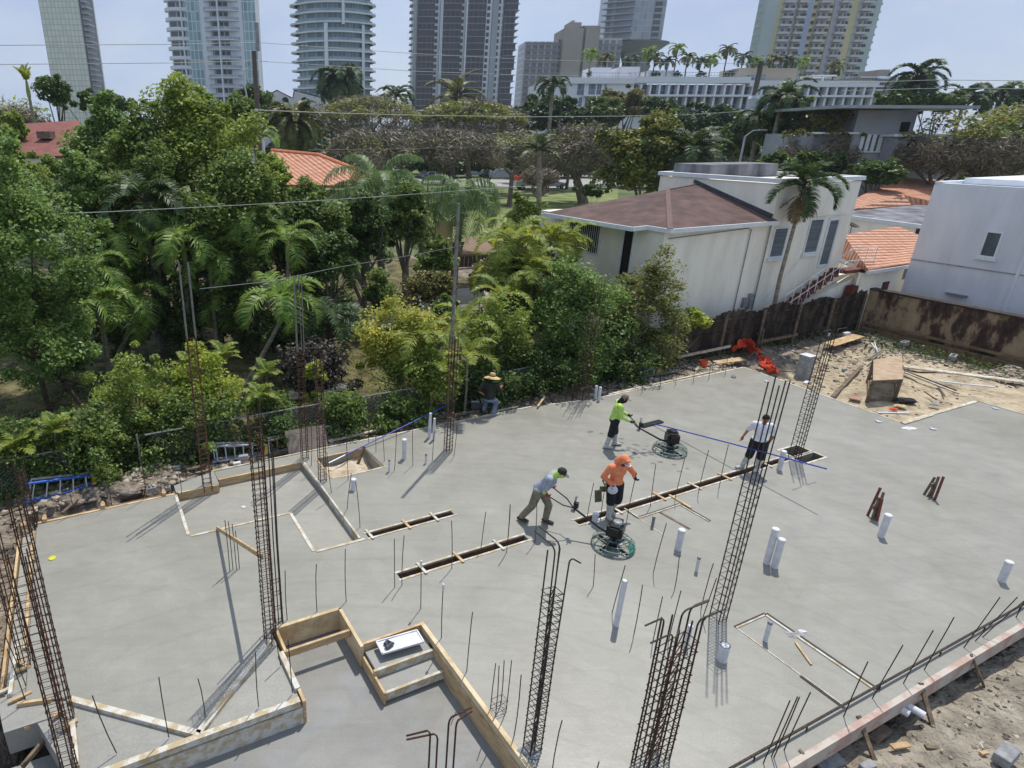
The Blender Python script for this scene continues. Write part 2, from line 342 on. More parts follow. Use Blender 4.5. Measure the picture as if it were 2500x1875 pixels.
# ================= form boards =================
NB = [0]
def board(p, q, w, h, mat, label, group='form boards round the slab', name='form_board', cat='form board'):
    mb = MB(); mb.bar(p, q, w, h); o = mb.build(name, mat, org=(Vector(p)+Vector(q))/2); tag(o, label, cat, group); return o
def fb(a0, b0, a1, b1, z0, z1, w, mat, label, **k):
    return board(W(a0, b0, (z0+z1)/2), W(a1, b1, (z0+z1)/2), w, z1-z0, mat, label, **k)
fb(-1.95, 14.72, 1.22, 14.72, -.3, .012, .07, m_wood, 'yellow form board along the far left slab edge')
fb(-1.985, 14.4, -1.985, 10.5, -.3, .012, .06, m_wood, 'yellow form board down the left slab edge')
fb(-2.27, 14.4, -2.3, 9.6, -.4, -.03, .05, m_wood, 'outer form board of the narrow left footing strip')
fb(-1.9, 14.92, .9, 15.0, -.24, -.1, .05, m_wooddk, 'grey brace board lying outside the far left form')
fb(1.23, 14.6, 1.23, 12.76, -.17, .014, .07, m_woodc, 'white smeared strip on the left edge of the recess')
fb(1.27, 12.69, 3.6, 12.66, -.17, .014, .06, m_woodc, 'white smeared strip along the near edge of the recess')
fb(3.62, 12.62, 3.62, 11.0, -.17, .014, .075, m_woodc, 'pale strip stepping down the recess towards the camera')
fb(3.68, 10.96, 4.85, 10.94, -.17, .014, .07, m_woodc, 'pale strip closing the bottom of the recess')
fb(4.735, 14.93, 4.735, 11.02, -.28, .014, .045, m_woodc, 'long pale board on the right edge of the recess')
fb(1.3, 14.69, 2.32, 14.67, -.19, .035, .05, m_wood, 'short brown board at the recess corner under the rusty cage')
fb(2.38, 14.95, 4.66, 14.96, -.19, .02, .05, m_wood, 'brown form board at the back of the recess')
fb(2.3, 15.5, 6.6, 15.52, -.2, .012, .05, m_woodc, 'cement smeared form board behind the recess')
fb(6.6, 15.5, 13.0, 15.45, -.2, .012, .06, m_woodc, 'pale form board along the far slab edge by the squatting man')
fb(13.6, 15.34, 14.9, 15.16, -.2, .012, .06, m_woodc, 'pale form board left of the two white pipes')
fb(15.4, 15.1, 23.1, 15.11, -.2, .012, .07, m_woodc, 'long white form board behind the man in green')
fb(23.12, 15.1, 22.98, 9.5, -.2, .012, .06, m_woodc, 'form board from the slab peak to the notch')
fb(23.0, 9.46, 27.3, 9.4, -.2, .03, .12, m_woodc, 'wide smeared board right of the slab notch')
fb(27.45, 9.4, 27.45, 5.0, -.2, .012, .05, m_woodc, 'form board at the far right slab edge')
fb(5.0, 3.32, 27.3, 3.32, -.3, .014, .09, m_woodred, 'long pink edged form board along the right front of the slab')
# front lower slab forms
fb(-1.25, 7.4, 2.1, 7.4, -.1, .016, .1, m_woodc, 'white topped plank over the front left form wall')
fb(-1.25, 7.385, 2.13, 7.385, -.47, -.13, .09, m_woodc, 'stained stacked boards of the front left form wall')
fb(2.16, 7.34, 2.16, 7.62, -.47, .0, .05, m_wood, 'upright board end at the corner of the front form')
fb(2.14, 7.62, 2.12, 8.5, -.3, .02, .09, m_woodc, 'pale board on the left side above the blotchy slab')
fb(2.2, 8.45, 2.2, 9.06, -.4, .022, .05, m_wood, 'yellow board at the left end of the pit box')
fb(2.22, 9.09, 3.44, 9.08, -.45, .024, .07, m_woodp, 'yellow board at the back of the pit box')
fb(3.47, 9.05, 3.47, 8.0, -.45, .022, .06, m_woodp, 'yellow board right of the pit box')
fb(2.2, 8.47, 3.42, 8.47, -.12, .026, .05, m_wood, 'yellow crosspiece at the front of the pit box')
fb(3.45, 8.06, 4.76, 8.06, -.3, .02, .05, m_wood, 'board behind the white tray on the steps')
fb(3.48, 7.53, 4.68, 7.53, -.27, -.11, .05, m_woodc, 'riser board in front of the upper step')
fb(3.48, 7.15, 4.68, 7.15, -.42, -.25, .05, m_woodc, 'riser board in front of the lower step')
fb(3.49, 8.0, 3.49, 7.1, -.45, -.2, .04, m_wood, 'toothed stringer board left of the steps')
fb(4.72, 8.1, 4.74, 2.4, -.12, .022, .08, m_woodp, 'long yellow board right of the blotchy slab')
fb(4.68, 7.7, 4.7, 2.4, -.47, -.13, .05, m_wood, 'lower side board right of the blotchy slab')
# diagonals
board(W(-1.28, 8.98, -.02), W(.52, 7.44, -.02), .1, .08, m_woodc, 'pale diagonal board at the lower left slab corner')
board(W(.5, 7.46, -.02), W(2.02, 8.86, -.02), .1, .08, m_woodc, 'white diagonal board running up to the paired cages')
def shadow_pt(c, u, v, cs, us, vs):
    S = G(cs, us, vs); best = None
    for k in range(400):
        z = k*.01; e = G(c, u, v, z); sh = Vector((e.x, e.y, 0))-Vector((math.sin(SUN_AZ), math.cos(SUN_AZ), 0))*z/math.tan(SUN_EL); d = (sh-S).length
        if best is None or d < best[0]: best = (d, e)
    return best[1]
board(G('n1', 1675, 1385, .03), shadow_pt('f', 566, 1202, 'f', 522, 1432), .04, .09, m_wood, 'long brace board slanting from the slab up to the paired cages', name='brace_board', cat='board')
# trench edges + cross ties
def trench(a0, a1, b0, b1, lab, ties):
    fb(a0-.05, b1+.03, a1+.05, b1+.03, -.3, .012, .05, m_woodc, 'far edge strip of the '+lab, group='trench edge strips', name='trench_strip', cat='trench strip')
    fb(a0-.05, b0-.03, a1+.05, b0-.03, -.3, .012, .05, m_woodc, 'near edge strip of the '+lab, group='trench edge strips', name='trench_strip', cat='trench strip')
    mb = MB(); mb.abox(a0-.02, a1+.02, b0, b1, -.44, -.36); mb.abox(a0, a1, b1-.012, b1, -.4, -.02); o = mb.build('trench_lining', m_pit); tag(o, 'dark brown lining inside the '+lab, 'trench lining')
    for i, a in enumerate(ties):
        fb(a, b0-.1, a-.02, b1+.12, .013, .035, .06, m_woodc if i % 2 == 0 else m_wood, 'wooden tie %s from the left over the %s' % (('first', 'second', 'third', 'fourth', 'fifth', 'sixth')[i], lab), group='wooden ties across the slots', name='cross_tie', cat='cross tie')
trench(4.93, 7.2, 10.95, 11.12, 'left slot by the recess', (5.0, 5.95, 6.7))
trench(4.94, 8.2, 9.38, 9.56, 'middle slot before the man in grey', (5.5, 6.4, 7.45))
trench(9.65, 17.35, 9.36, 9.54, 'long slot through the man in orange', (10.9, 12.35, 13.6, 14.75, 16.4))
for lab, (a0, a1, b0, b1) in (('near hole at the far cage foot', (17.45, 18.35, 9.05, 9.36)), ('far hole at the far cage foot', (17.55, 18.35, 9.45, 9.85))):
    mb = MB()
    for q in ((a0-.06, a1+.06, b0-.06, b0), (a0-.06, a1+.06, b1, b1+.06), (a0-.06, a0, b0, b1), (a1, a1+.06, b0, b1)): mb.abox(*q, -.3, .014)
    o = mb.build('pit_edging', m_woodc); tag(o, 'pale wooden frame round the '+lab, 'pit edging')
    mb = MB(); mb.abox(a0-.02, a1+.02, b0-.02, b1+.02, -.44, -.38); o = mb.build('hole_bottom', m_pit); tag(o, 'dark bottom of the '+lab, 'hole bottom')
# pit box boards for the sand pit
fb(5.12, 15.02, 6.62, 15.0, -.3, .012, .05, m_wood, 'orange board at the back of the sand pit')
fb(6.63, 15.0, 6.66, 13.78, -.3, .012, .05, m_wooddk, 'dark board at the right end of the sand pit')
fb(5.12, 15.0, 5.12, 13.78, -.3, .012, .05, m_wood, 'brown board at the left end of the sand pit')
fb(5.3, 13.74, 6.72, 13.76, -.2, .012, .06, m_woodc, 'smeared strip at the near side of the sand pit')
board(W(6.2, 14.6, -.3), W(6.5, 14.75, .2), .05, .09, m_wooddk, 'grey stub of board propped in the sand pit', name='loose_board', cat='board')
# shower outlines
m_dark = M('dark_gap', srgb('4a4640'), srgb('35322e'), 9, .9)
def strip(p, q, lab, wc=.03, wd=.03):
    p, q = Vector(p), Vector(q); d = (q-p).normalized(); s = d.cross(EZ); t = empty('edge_strip', (p+q)/2, lab, 'edge strip', 'thin strips marking the shower outlines')
    mb = MB(); mb.bar(p-s*wc*.6, q-s*wc*.6, wc, .02); mb.build('pale_batten', m_woodc, t)
    mb = MB(); mb.bar(p+s*wd*.6, q+s*wd*.6, wd, .012); mb.build('dark_gap_strip', m_dark, t)  # flat dark strip in place of a groove, its shade put into the colour
strip(W(10.82, 5.54, .01), W(9.98, 5.54, .01), 'far left strip of the large shower outline')
strip(W(10.82, 3.6, .01), W(10.82, 5.54, .01), 'long far right strip of the large shower outline', .045, .05)
strip(W(9.98, 4.3, .006), W(9.98, 3.6, .006), 'short near strip of the large shower outline, dark', .02, .045)
fb(9.98, 5.5, 9.98, 4.32, -.01, .012, .02, m_woodc, 'ragged pale near edge of the large shower outline', name='mortar_ridge', cat='mortar ridge')
A_ = [AB(G('n3', u, v)) for u, v in ((1020, 1238), (1130, 1310), (1450, 1205), (1680, 1335), (1280, 1255), (1530, 1395), (1370, 1135), (1540, 1235), (1140, 1315), (1340, 1450))]
strip(W(A_[0].x, A_[0].y, .01), W(A_[1].x, A_[1].y, .01), 'short left strip beside the booted man in orange', .03, .02)
strip(W(A_[2].x, A_[2].y, .012), W(A_[1].x, A_[1].y, .012), 'far strip of the small shower outline', .03, .03)
strip(W(A_[3].x, A_[3].y, .01), W(A_[2].x, A_[2].y, .01), 'right strip of the small shower outline', .03, .05)
fb(A_[4].x, A_[4].y, A_[5].x, A_[5].y, .0, .015, .06, m_wooddk, 'flat grey batten crossing the small shower outline', name='loose_batten', cat='batten')
fb(A_[6].x, A_[6].y, A_[7].x, A_[7].y, .0, .03, .06, m_wood, 'orange tinted batten above the small shower outline', name='loose_batten', cat='batten')
fb(A_[8].x, A_[8].y, A_[9].x, A_[9].y, .0, .008, .02, m_woodc, 'thin mortar line at the near side of the small shower outline', name='mortar_ridge', cat='mortar ridge')
board(G('b4', 450, 610, .02), G('b4', 572, 780, .02), .035, .02, m_wood, 'orange wood sliver inside the large shower outline', name='loose_batten', cat='batten')
# ================= ground =================
from mathutils import noise as mnoise
def gz(x, y):
    p = AB((x, y, 0)); a, b = p.x, p.y
    inside = (-2.3 < a < 22.95 and 3.55 < b < 15.3) or (22.9 < a < 27.5 and 3.55 < b < 9.3)
    n = mnoise.fractal(Vector((x*.9, y*.9, 3)), .9, 2.1, 5)
    if inside: return -1.4, 0
    if b < 3.56: return -.5-.12*max(0,1-abs(3.3-b)/.35)+n*.15+.1*mnoise.noise(Vector((x*.4, y*.4, 0))), 3
    if a < -2.3 and b < 14.6:
        return (-.35+n*.12 - max(0, min(.5, (9.4-b)*.8)) + .25*max(0, 1-abs(a+4.2)/1.2)), 0
    if a > 22.9:
        if b < 15.2: 
            z = -.12+n*.13; m = 1
            if a > 31.3: z -= .45*min(1, (a-31.3)/1.0)*(1 if b > 11.2 else .2); m = 0
            if b > 13.8 and a < 31: z -= .35
            return z, m
        return -.35+n*.15, 0
    if b < 16.5: return -.14+n*.1+(.1 if -2 < a < 1.5 else 0), 0
    if a > 18 and b < 18.4: return -.3+n*.12, 0
    if a > 34.6: return 1.1, 0
    return -.3+.07*n, 2
nx, ny = 250, 260; x0, x1, y0, y1 = -24., 42., 2., 50.
V = np.zeros((ny+1, nx+1, 3)); MI = np.zeros((ny+1, nx+1), int)
for j in range(ny+1):
    for i in range(nx+1):
        x = x0+(x1-x0)*i/nx; y = y0+(y1-y0)*(j/ny)**1.15; z, m = gz(x, y)
        if i in (0, nx) or j in (0, ny): z = -.32
        V[j, i] = (x, y, z); MI[j, i] = m
V = V.reshape(-1, 3); ii = np.arange(nx); jj = np.arange(ny); J, I = np.meshgrid(jj, ii, indexing='ij'); k = J*(nx+1)+I
Fq = np.stack([k, k+1, k+nx+2, k+nx+1], -1).reshape(-1, 4)
g = mesh_np('ground', V, Fq, m_dirt, smooth=True); tag(g, kind='structure')
g.data.materials.append(m_sand); g.data.materials.append(m_litter); g.data.materials.append(m_sandg)
g.data.polygons.foreach_set('material_index', MI[:-1, :-1].ravel())
# far ground in one ring of sheets reaching the horizon
mb = MB(); E_ = 3000
for (a, b, c, d) in ((-E_, x0, -50, E_), (x1, E_, -50, E_), (x0, x1, y1, E_), (x0, x1, -50, y0)):
    mb.quad((a, c, -.32), (b, c, -.32), (b, d, -.32), (a, d, -.32))
m_far = M('far_lawn', srgb('70794a'), srgb('4b5636'), .08, .95, lo=.4, hi=.6)
o = mb.build('lawn', m_far); tag(o, kind='structure')
def sheet(name, pts, z, mat, kind='structure'):
    mb = MB(); mb.prism(flip([tuple(p)[:2] for p in pts]), z-.05, z); o = mb.build(name, mat); tag(o, kind=kind); return o
sheet('street', [G('q5', -600, 960, -.3), G('q5', 900, 1000, -.3), G('q5', 1340, 870, -.3), G('q5', 2600, 920, -.3), G('q5', 2600, 1040, -.3), G('q5', 2050, 1090, -.3), G('q5', 1500, 1120, -.3), G('q5', 200, 1060, -.3), G('q5', -600, 1030, -.3)], -.27, m_asphalt)
sheet('street_bend', [G('t3', 1650, 1290, -.3), G('t3', 2080, 1290, -.3), G('t3', 2080, 1340, -.3), G('t3', 1650, 1340, -.3)], -.26, m_asphalt)
sheet('driveway', [G('m2', 600, 950, -.3), G('m2', 780, 940, -.3), G('m2', 1480, 840, -.3), G('m2', 1950, 790, -.3), G('m2', 1980, 900, -.3), G('m2', 1500, 1100, -.3), G('m2', 820, 1150, -.3), G('m2', 600, 1150, -.3)], -.16, m_drive)
sheet('garden_path', [G('n2', 330, 360, -.3), G('n2', 800, 290, -.3), G('n2', 820, 340, -.3), G('n2', 340, 430, -.3)], -.14, m_drive)
sheet('green_verge', [G('q5', 700, 1110, -.3), G('q5', 2150, 1110, -.3), G('q5', 2150, 1500, -.3), G('q5', 500, 2300, -.3), G('q5', -100, 1600, -.3)], -.27, m_lawn)
# ================= reinforcing cages =================
TIEMESH = {}
def tie_mesh(hx, hy, r, mat, cross):
    k = (round(hx, 3), round(hy, 3), r, mat.name, cross)
    if k not in TIEMESH:
        mb = MB(); c = .03; P = []
        for (x, y) in ((-hx, -hy), (hx, -hy), (hx, hy), (-hx, hy)): P.append(EA*x+EB*y)
        for i in range(4):
            mb.tube([P[i], P[(i+1) % 4]], r, 4)
        e = P[2]; mb.tube([e, e-EA*.06-EB*.05+EZ*.03], r, 4); mb.tube([P[1], P[1]-EA*.05+EB*.06-EZ*.02], r, 4)
        if cross: mb.tube([P[0]*.98, P[2]*.98+EZ*.01], r, 4); mb.tube([P[1]*.5+P[0]*.5, P[2]*.5+P[3]*.5+EZ*.02], r, 4)
        o = mb.build('tie', mat, org=(0, 0, 0)); TIEMESH[k] = o.data; bpy.data.objects.remove(o)
    return TIEMESH[k]
def cage(base, hx, hy, zt, zb, label, mat=None, mat_top=None, bars=None, sp=.15, z0=-.1, r=.011, rt=.0065, hooks=None, cross=False, group='rebar column cages', tmat=None, rr=None, gaps=(), lean=(0, 0)):
    mat = mat or m_rebar; t = empty('rebar_cage', base, label, 'rebar cage', group); base = Vector(base); R = random.Random(hash(label) % 9999 if 0 else len(label)*7+int(abs(base.x)*100))
    if bars is None: bars = [(-1, -1), (1, -1), (1, 1), (-1, 1)]
    hooks = hooks or {}
    for i, (x, y) in enumerate(bars):
        p = base+EA*x*hx+EB*y*hy; jx, jy = R.uniform(-.02, .02)+lean[0], R.uniform(-.02, .02)+lean[1]
        ztop = zb if isinstance(zb, (int, float)) else zb[i % len(zb)]
        ztop += R.uniform(-.05, .05); mb = MB()
        pts = [p+EZ*z0, p+EZ*(z0+(ztop-z0)*.5)+EA*R.uniform(-.006, .006), p+EZ*ztop+EA*jx+EB*jy]
        if i in hooks:
            hd, hl = hooks[i]; q = pts[-1]
            pts = pts[:-1]+[q-EZ*.09, q-EZ*.045+hd*.012, q-EZ*.012+hd*.045, q+hd*.09, q+hd*(hl)-EZ*.02*hl]
        if mat_top is not None and ztop > zt+.25:
            cut = base.z+zt+.05
            q = p+EZ*(zt+.05)+EA*jx*zt/ztop+EB*jy*zt/ztop
            mb.tube([pts[0], q], r, 5); mb.build('bar', mat, t)
            m2 = MB(); m2.tube([q]+pts[2:], (rr or r), 6); m2.build('upper_bar', mat_top, t)
        else:
            mb.tube(pts, r, 5); mb.build('bar', mat, t)
    me = tie_mesh(hx+r, hy+r, rt, tmat or mat, cross); z = z0+.16; k = 0
    while z < zt and k < 60:
        if not any(g0 < z < g1 for g0, g1 in gaps):
            o = bpy.data.objects.new('tie', me); COL.objects.link(o); o.parent = t; f = z/max(zb if isinstance(zb, (int, float)) else max(zb), .1)
            o.location = EA*(R.uniform(-.006, .006)+lean[0]*f)+EB*lean[1]*f+EZ*z; o.rotation_euler = (R.uniform(-.09, .09), R.uniform(-.09, .09), R.uniform(-.05, .05)); k += 1
        z += sp*R.uniform(.85, 1.15)
    return t
def H(base, c, u, v): return Y(c, u, v, base.y).z
# front centre cage with two hooked bars
b_ = G('b3', 312, 1440)
zt = H(b_, 'b3', 575, 190); zb = H(b_, 'p1', 960, 1340)
cage(b_, .10, .08, zt, [zb, zb+.02, H(b_, 'p1', 1110, 1520), H(b_, 'p1', 1020, 1530), zb-.1], 'rebar cage by the long yellow board with two bars hooked left', bars=[(-1, -1), (-.3, -1), (1, -1), (1, 1), (-1, 1)], hooks={0: (EB, .42), 1: (EB, .42), 2: (EA*.8-EZ*.6, .25)}, cross=True, sp=.12)
mb = MB(); mb.ball(b_+EZ*.0, .15, .15, .05, jit=.25); o = mb.build('mortar_lump', m_block, org=b_); tag(o, 'grey mortar lump round the foot of the front centre cage', 'mortar lump')
# wide front cage with hooks both ways
top = G('b3', 1440, 600, 2.25); b_ = Vector((top.x, top.y, 0))
cage(b_, .27, .10, 2.25, 2.62, 'wide rusty cage at the bottom edge with bars hooked both ways', bars=[(-1, -1), (-.75, 1), (-.6, -1), (-.3, 1), (.1, -1), (.35, 1), (.6, -1), (1, -1), (1, 1), (-1, 1)],
     hooks={0: (-EA, .4), 1: (-EA, .35), 2: (-EA*.9-EB*.5, .25), 5: (EA, .5), 6: (EA, .5), 7: (EA, .42), 8: (EA, .35)}, cross=True, sp=.16, r=.0125, rt=.0075, tmat=m_rust, mat=m_rebar)
# tall right cage
b_ = G('b3', 1745, 425); zt1 = H(b_, 'n4', 290, 470)
cage(b_, .105, .10, zt1, H(b_, 'n4', 350, 250), 'tallest rebar cage right of centre with bare bars on top', cross=False, sp=.19, bars=[(-1, -1), (1, -1), (1, 1), (-1, 1), (.1, -.9)], gaps=((H(b_, 'n4', 180, 930), zt1-.07),))
# cage at end of the long slot
b_ = W(17.55, 9.4, 0)
cage(b_, .12, .1, H(b_, 'n4', 640, 110), H(b_, 'm4', 770, 1262), 'rebar cage in the slot end with bars hooked over the sand', bars=[(-1, -1), (1, -1), (1, 1), (-1, 1), (.1, -1)], hooks={0: (-EA*.8, .45), 1: (EA*.8, .5)}, sp=.14, z0=-.3, cross=False)
# left centre pair
b_ = G('q2', 425, 600); zt = H(b_, 'n1', 1990, 1000)
cage(b_, .09, .09, H(b_, 'n1', 1940, 560), H(b_, 'n1', 1905, 470), 'taller left cage of the pair beside the pit box, ties close', sp=.10, mat=m_rust, bars=[(-1, -1), (1, -1), (1, 1), (-1, 1), (.0, -.9)], r=.0095, rt=.0055)
b_ = G('q2', 530, 375)
cage(b_, .07, .04, H(b_, 'b2', 235, 100), H(b_, 'n1', 2040, 735), 'shorter right cage of the pair beside the pit box', sp=.3, bars=[(-1, -1), (1, -1), (1, 1), (-1, 1), (0, 0)], r=.011)
# back cages along the hedge with pale upper bars
b_ = G('n1', 1600, 1070)
cage(b_, .1, .1, H(b_, 'm1', 1475, 1190), H(b_, 'm1', 1410, 600), 'orange rusted cage before the yellow bush, two pale bars above', mat=m_rustor, mat_top=m_greybar, bars=[(-1, -1), (1, -1), (1, 1), (-1, 1)], sp=.15, rr=.016)
b_ = G('n2', 455, 850)
cage(b_, .08, .08, H(b_, 'm2', 390, 1300), H(b_, 'm2', 340, 720), 'rusty cage at the recess corner with two pale bars above', mat=m_rust, mat_top=m_greybar, bars=[(-1, -1), (1, -1), (1, 1), (-1, 1)], sp=.16, rr=.014)
b_ = G('n2', 592, 1020)
cage(b_, .08, .08, H(b_, 'n2', 570, 90), H(b_, 'n2', 540, 20), 'rusty cage left of the sand pit in front of the mulch', mat=m_rust, sp=.17, bars=[(-1, -1), (1, -1), (1, 1), (-1, 1)])
b_ = G('n2', 1560, 790)
cage(b_, .09, .08, H(b_, 'm2', 1600, 1250), H(b_, 'm2', 1590, 1180), 'dark rusty cage at the back end of the blue pole', mat=m_rust, sp=.13, bars=[(-1, -1), (1, -1), (1, 1), (-1, 1), (0, -1)])
bp = b_+EA*.02+EB*.12
mb = MB(); mb.tube([bp+EZ*H(b_, 'm2', 1560, 1240), bp+EZ*H(b_, 'm2', 1615, 150)], [.05, .04], 8); mb.tube([bp, bp+EZ*2.2], .02, 6); o = mb.build('steel_pole', m_greybar, org=bp); tag(o, 'tall pale grey pole rising above the cage at the blue pole', 'pole')
# bushy column cage at hedge
b_ = W(15.0, 15.3, 0)
cage(b_, .22, .14, H(b_, 'm3', 930, 1180), H(b_, 'm3', 1000, 900), 'wide orange tied cage in front of the big green bush', mat=m_rust, tmat=m_rust, sp=.17, rt=.005, r=.009, bars=[(-1, -1), (1, -1), (1, 1), (-1, 1), (-.4, -1), (.4, -1)])
# upper left small cage
b_ = G('n1', 255, 1375)
cage(b_, .09, .06, H(b_, 'n1', 130, 940), H(b_, 'n1', 100, 880), 'small cage at the far left slab corner by the blue ladder', mat=m_rust, sp=.11)
# big left cages
b_ = G('q1', 395, 1365)
cage(b_, .085, .085, H(b_, 'q1', 30, 240), H(b_, 'q1', -10, 60), 'right one of the tall left edge cages, running up past the ladder', mat=m_rust, sp=.15, r=.0095, rt=.0055, bars=[(-1, -1), (1, -1), (1, 1), (-1, 1), (.5, -.5)])
b_ = G('q1', 415, 1690)
cage(b_, .09, .09, H(b_, 'q1', 40, 560), H(b_, 'q1', 10, 420), 'middle one of the tall left edge cages, foot below the frame', mat=m_rust, sp=.13, bars=[(-1, -1), (1, -1), (1, 1), (-1, 1), (.3, 0)], hooks={0: (-EA*.7+EB*.5, .35)}, r=.0095, rt=.0055)
b_ = G('q1', 150, 1050, 0)
cage(b_, .08, .08, H(b_, 'q1', 0, 480), H(b_, 'q1', -20, 300), 'left one of the tall left edge cages with densest rust', mat=m_rust, tmat=m_rust, sp=.13, r=.0095, rt=.0055, bars=[(-1, -1), (1, -1), (1, 1), (-1, 1), (-.2, .2)])
# small four bar starter
b_ = (G('b2', 1905, 1110)+G('b2', 1990, 1110)+G('b2', 1950, 1172))/3
cage(b_, .1, .07, .22, [1.0, 1.02, .9, .95], 'starter of four slim bars with one loop by the yellow board', sp=.13, r=.008, rt=.005)
b_ = G('b1', 1810, 50)
cage(b_, .10, .04, .0, [1.3, 1.15, 1.1, .95], 'row of four slim bars the loose yellow board leans on', sp=.9, r=.009, bars=[(-1, 0), (-.3, .5), (.4, -.3), (1, 0)])
# front hooks
for (u0, v0, u1, v1, hu, hv, lab) in ((1400, 1640, 1410, 1280, 1240, 1330, 'front pair of hooked bars pointing left over the blotchy slab'), (1530, 1640, 1560, 1190, 1745, 1110, 'front pair of hooked bars pointing at the yellow board')):
    b0 = G('b2', u0, v0+160, -.47); t = empty('hooked_bars', b0, lab, 'rebar hooks', 'hooked bars at the bottom edge')
    for k in range(2):
        bb = b0+EA*(.0+.11*k)-EB*.02*k; z = H(bb, 'b2', u1+30*k, v1+25*k); top = Vector((bb.x, bb.y, z)); hh = Y('b2', hu, hv+30*k, top.y+(.05 if hu < u1 else .12)); d = (hh-top)
        mb = MB(); mb.tube([bb, top-EZ*.12, top-EZ*.06+d*.03, top+d*.12-EZ*.01, hh], .014, 7); mb.build('bar', m_rust, t)
# ================= single dowels =================
DW = []
def dowels(code, lst, grp, word, r=.0085):
    for (bu, bv, tu, tv) in lst:
        b = G(code, bu, bv)
        t = Y(code, tu, tv, b.y); DW.append((b, t, grp, word, r))
dowels('b2', [(320,435,303,55),(550,370,545,5),(775,295,768,-110),(1150,185,1147,-190),(1205,170,1222,-215),(1590,40,1587,-330),(1350,350,1353,-290+300)], 'dowels round the middle slot', 'behind the pit box and middle slot')
dowels('b2', [(1510,575,1523,185),(1705,830,1750,375),(2070,1330,2125,860)], 'dowels by the long yellow board', 'right of the long yellow board')
dowels('b2', [(98,1095,75,685),(358,990,325,590),(268,775,225,500)], 'dowels on the front left pads', 'on the pad beside the pit box')
dowels('b1', [(897,1452,712,1020),(1300,1330,1225,878),(1583,1200,1527,890)], 'dowels on the front left pads', 'at the diagonal boards')
dowels('b1', [(200,940,35,550),(200,1065,55,660)], 'dowels at the left edge', 'left of the tall left cages')
dowels('n3', [(115,1575,145,1207),(335,1500,350,1170),(738,1300,788,1040),(840,1330,885,1020),(1045,1322,1118,962),(1226,1220,1268,895),(1415,1165,1492,842),(1595,1120,1675,785),(1755,1080,1828,743)], 'dowels along the slots near the workers', 'beside the long slot and workers')
dowels('b3', [(1250,65,1350,-310),(1415,190,1450,-60),(930,380,1032,15),(1098,550,1165,165),(785,180,800,-70),(1245,600,1320,255),(1365,600,1462,210),(1625,430,1735,115),(1618,345,1712,0),(470,1590,545,1210),(805,1640,830,1530)], 'dowels in the right middle of the slab', 'among the pipes right of centre')
dowels('b4', [(200,1540,407,1057),(262,1490,465,1028),(280,1500,480,1030),(360,1440,565,993),(820,1180,1008,757),(1040,1040,1278,630),(1280,925,1512,515),(1440,820,1672,415),(1745,650,2027,260),(1830,600,2163,258),(1885,570,2212,290),(2150,415,2240,250)], 'slanting dowels along the right front edge', 'along the right front edge')
dowels('n1', [(585,1275,505,960),(862,1210,820,880),(1130,1155,1070,760),(1400,1120,1375,940)], 'dowels along the far left edge', 'on the far left edge')
dowels('n2', [(790,1015,775,710),(662,1115,625,800),(948,730,945,440),(1005,800,1010,380),(1070,870,1040,510),(1147,940,1162,650),(1290,905,1290,590),(1440,870,1455,640),(1605,830,1630,590),(505,905,505,600),(782,1240,815,965),(882,1380,848,1030),(1815,1540,1853,1260),(2012,1575,2040,1205)], 'dowels round the sand pit', 'round the sand pit')
dowels('q4', [(150,1460,195,1030),(15,1460,40,1050),(990,1360,1010,1150),(1215,1310,1225,1130),(1420,1260,1440,1075),(1650,1230,1670,1010),(1845,1190,1865,980),(2055,1140,2090,900)], 'dowels along the far edge behind the man in green', 'along the far edge behind the man in green', r=.009)
dowels('n3', [(195,470,213,260),(370,400,385,170),(570,420,592,150)], 'dowels along the far edge by the squatting man', 'on the far edge by the squatting man', r=.009)
from collections import defaultdict
cnt = defaultdict(int)
ORD = ['first', 'second', 'third', 'fourth', 'fifth', 'sixth', 'seventh', 'eighth', 'ninth', 'tenth', 'eleventh', 'twelfth', 'thirteenth', 'fourteenth', 'fifteenth', 'sixteenth', 'seventeenth', 'eighteenth']
byw = defaultdict(list)
for d in DW: byw[d[3]].append(d)
for w_, L_ in byw.items():
    def sx(d):
        v = d[0]-Vector(O_); dd = v.dot(Vector(FW)); return v.dot(Vector(RT))/dd
    L_.sort(key=sx)
    for i, (b, t, grp, word, r) in enumerate(L_):
        mb = MB(); k = random.uniform(-.035, .035); m_ = b.lerp(t, random.uniform(.55, .8))+EA*k*.5
        mb.tube([b-EZ*.03, b.lerp(t, .3)+EA*k*.5, m_, t], r, 5)
        o = mb.build('rebar_dowel', m_rebar, org=b); tag(o, '%s bare rebar from the left %s' % (ORD[i], word), 'rebar dowel', grp)
# two capped ones
for (u, v, bu, bv, lab) in (('b2', 0, 0, 0, ''),)*0: pass
for (c, u, v, bu, bv, lab) in (('b2', 1523, 195, 1510, 575, 'clear cap on the dowel nearest the steps'), ('b2', 1353, 12, 1350, 350, 'clear cap on the dowel below the middle slot')):
    b = G(c, bu, bv); t = Y(c, u, v, b.y); mb = MB(); mb.lathe(t-EZ*.03, [(.018, 0), (.022, .02), (.018, .09), (.022, .1), (.018, .13)], 10); o = mb.build('dowel_topper', m_pvc, org=t); tag(o, lab, 'dowel topper', 'clear caps on dowels')
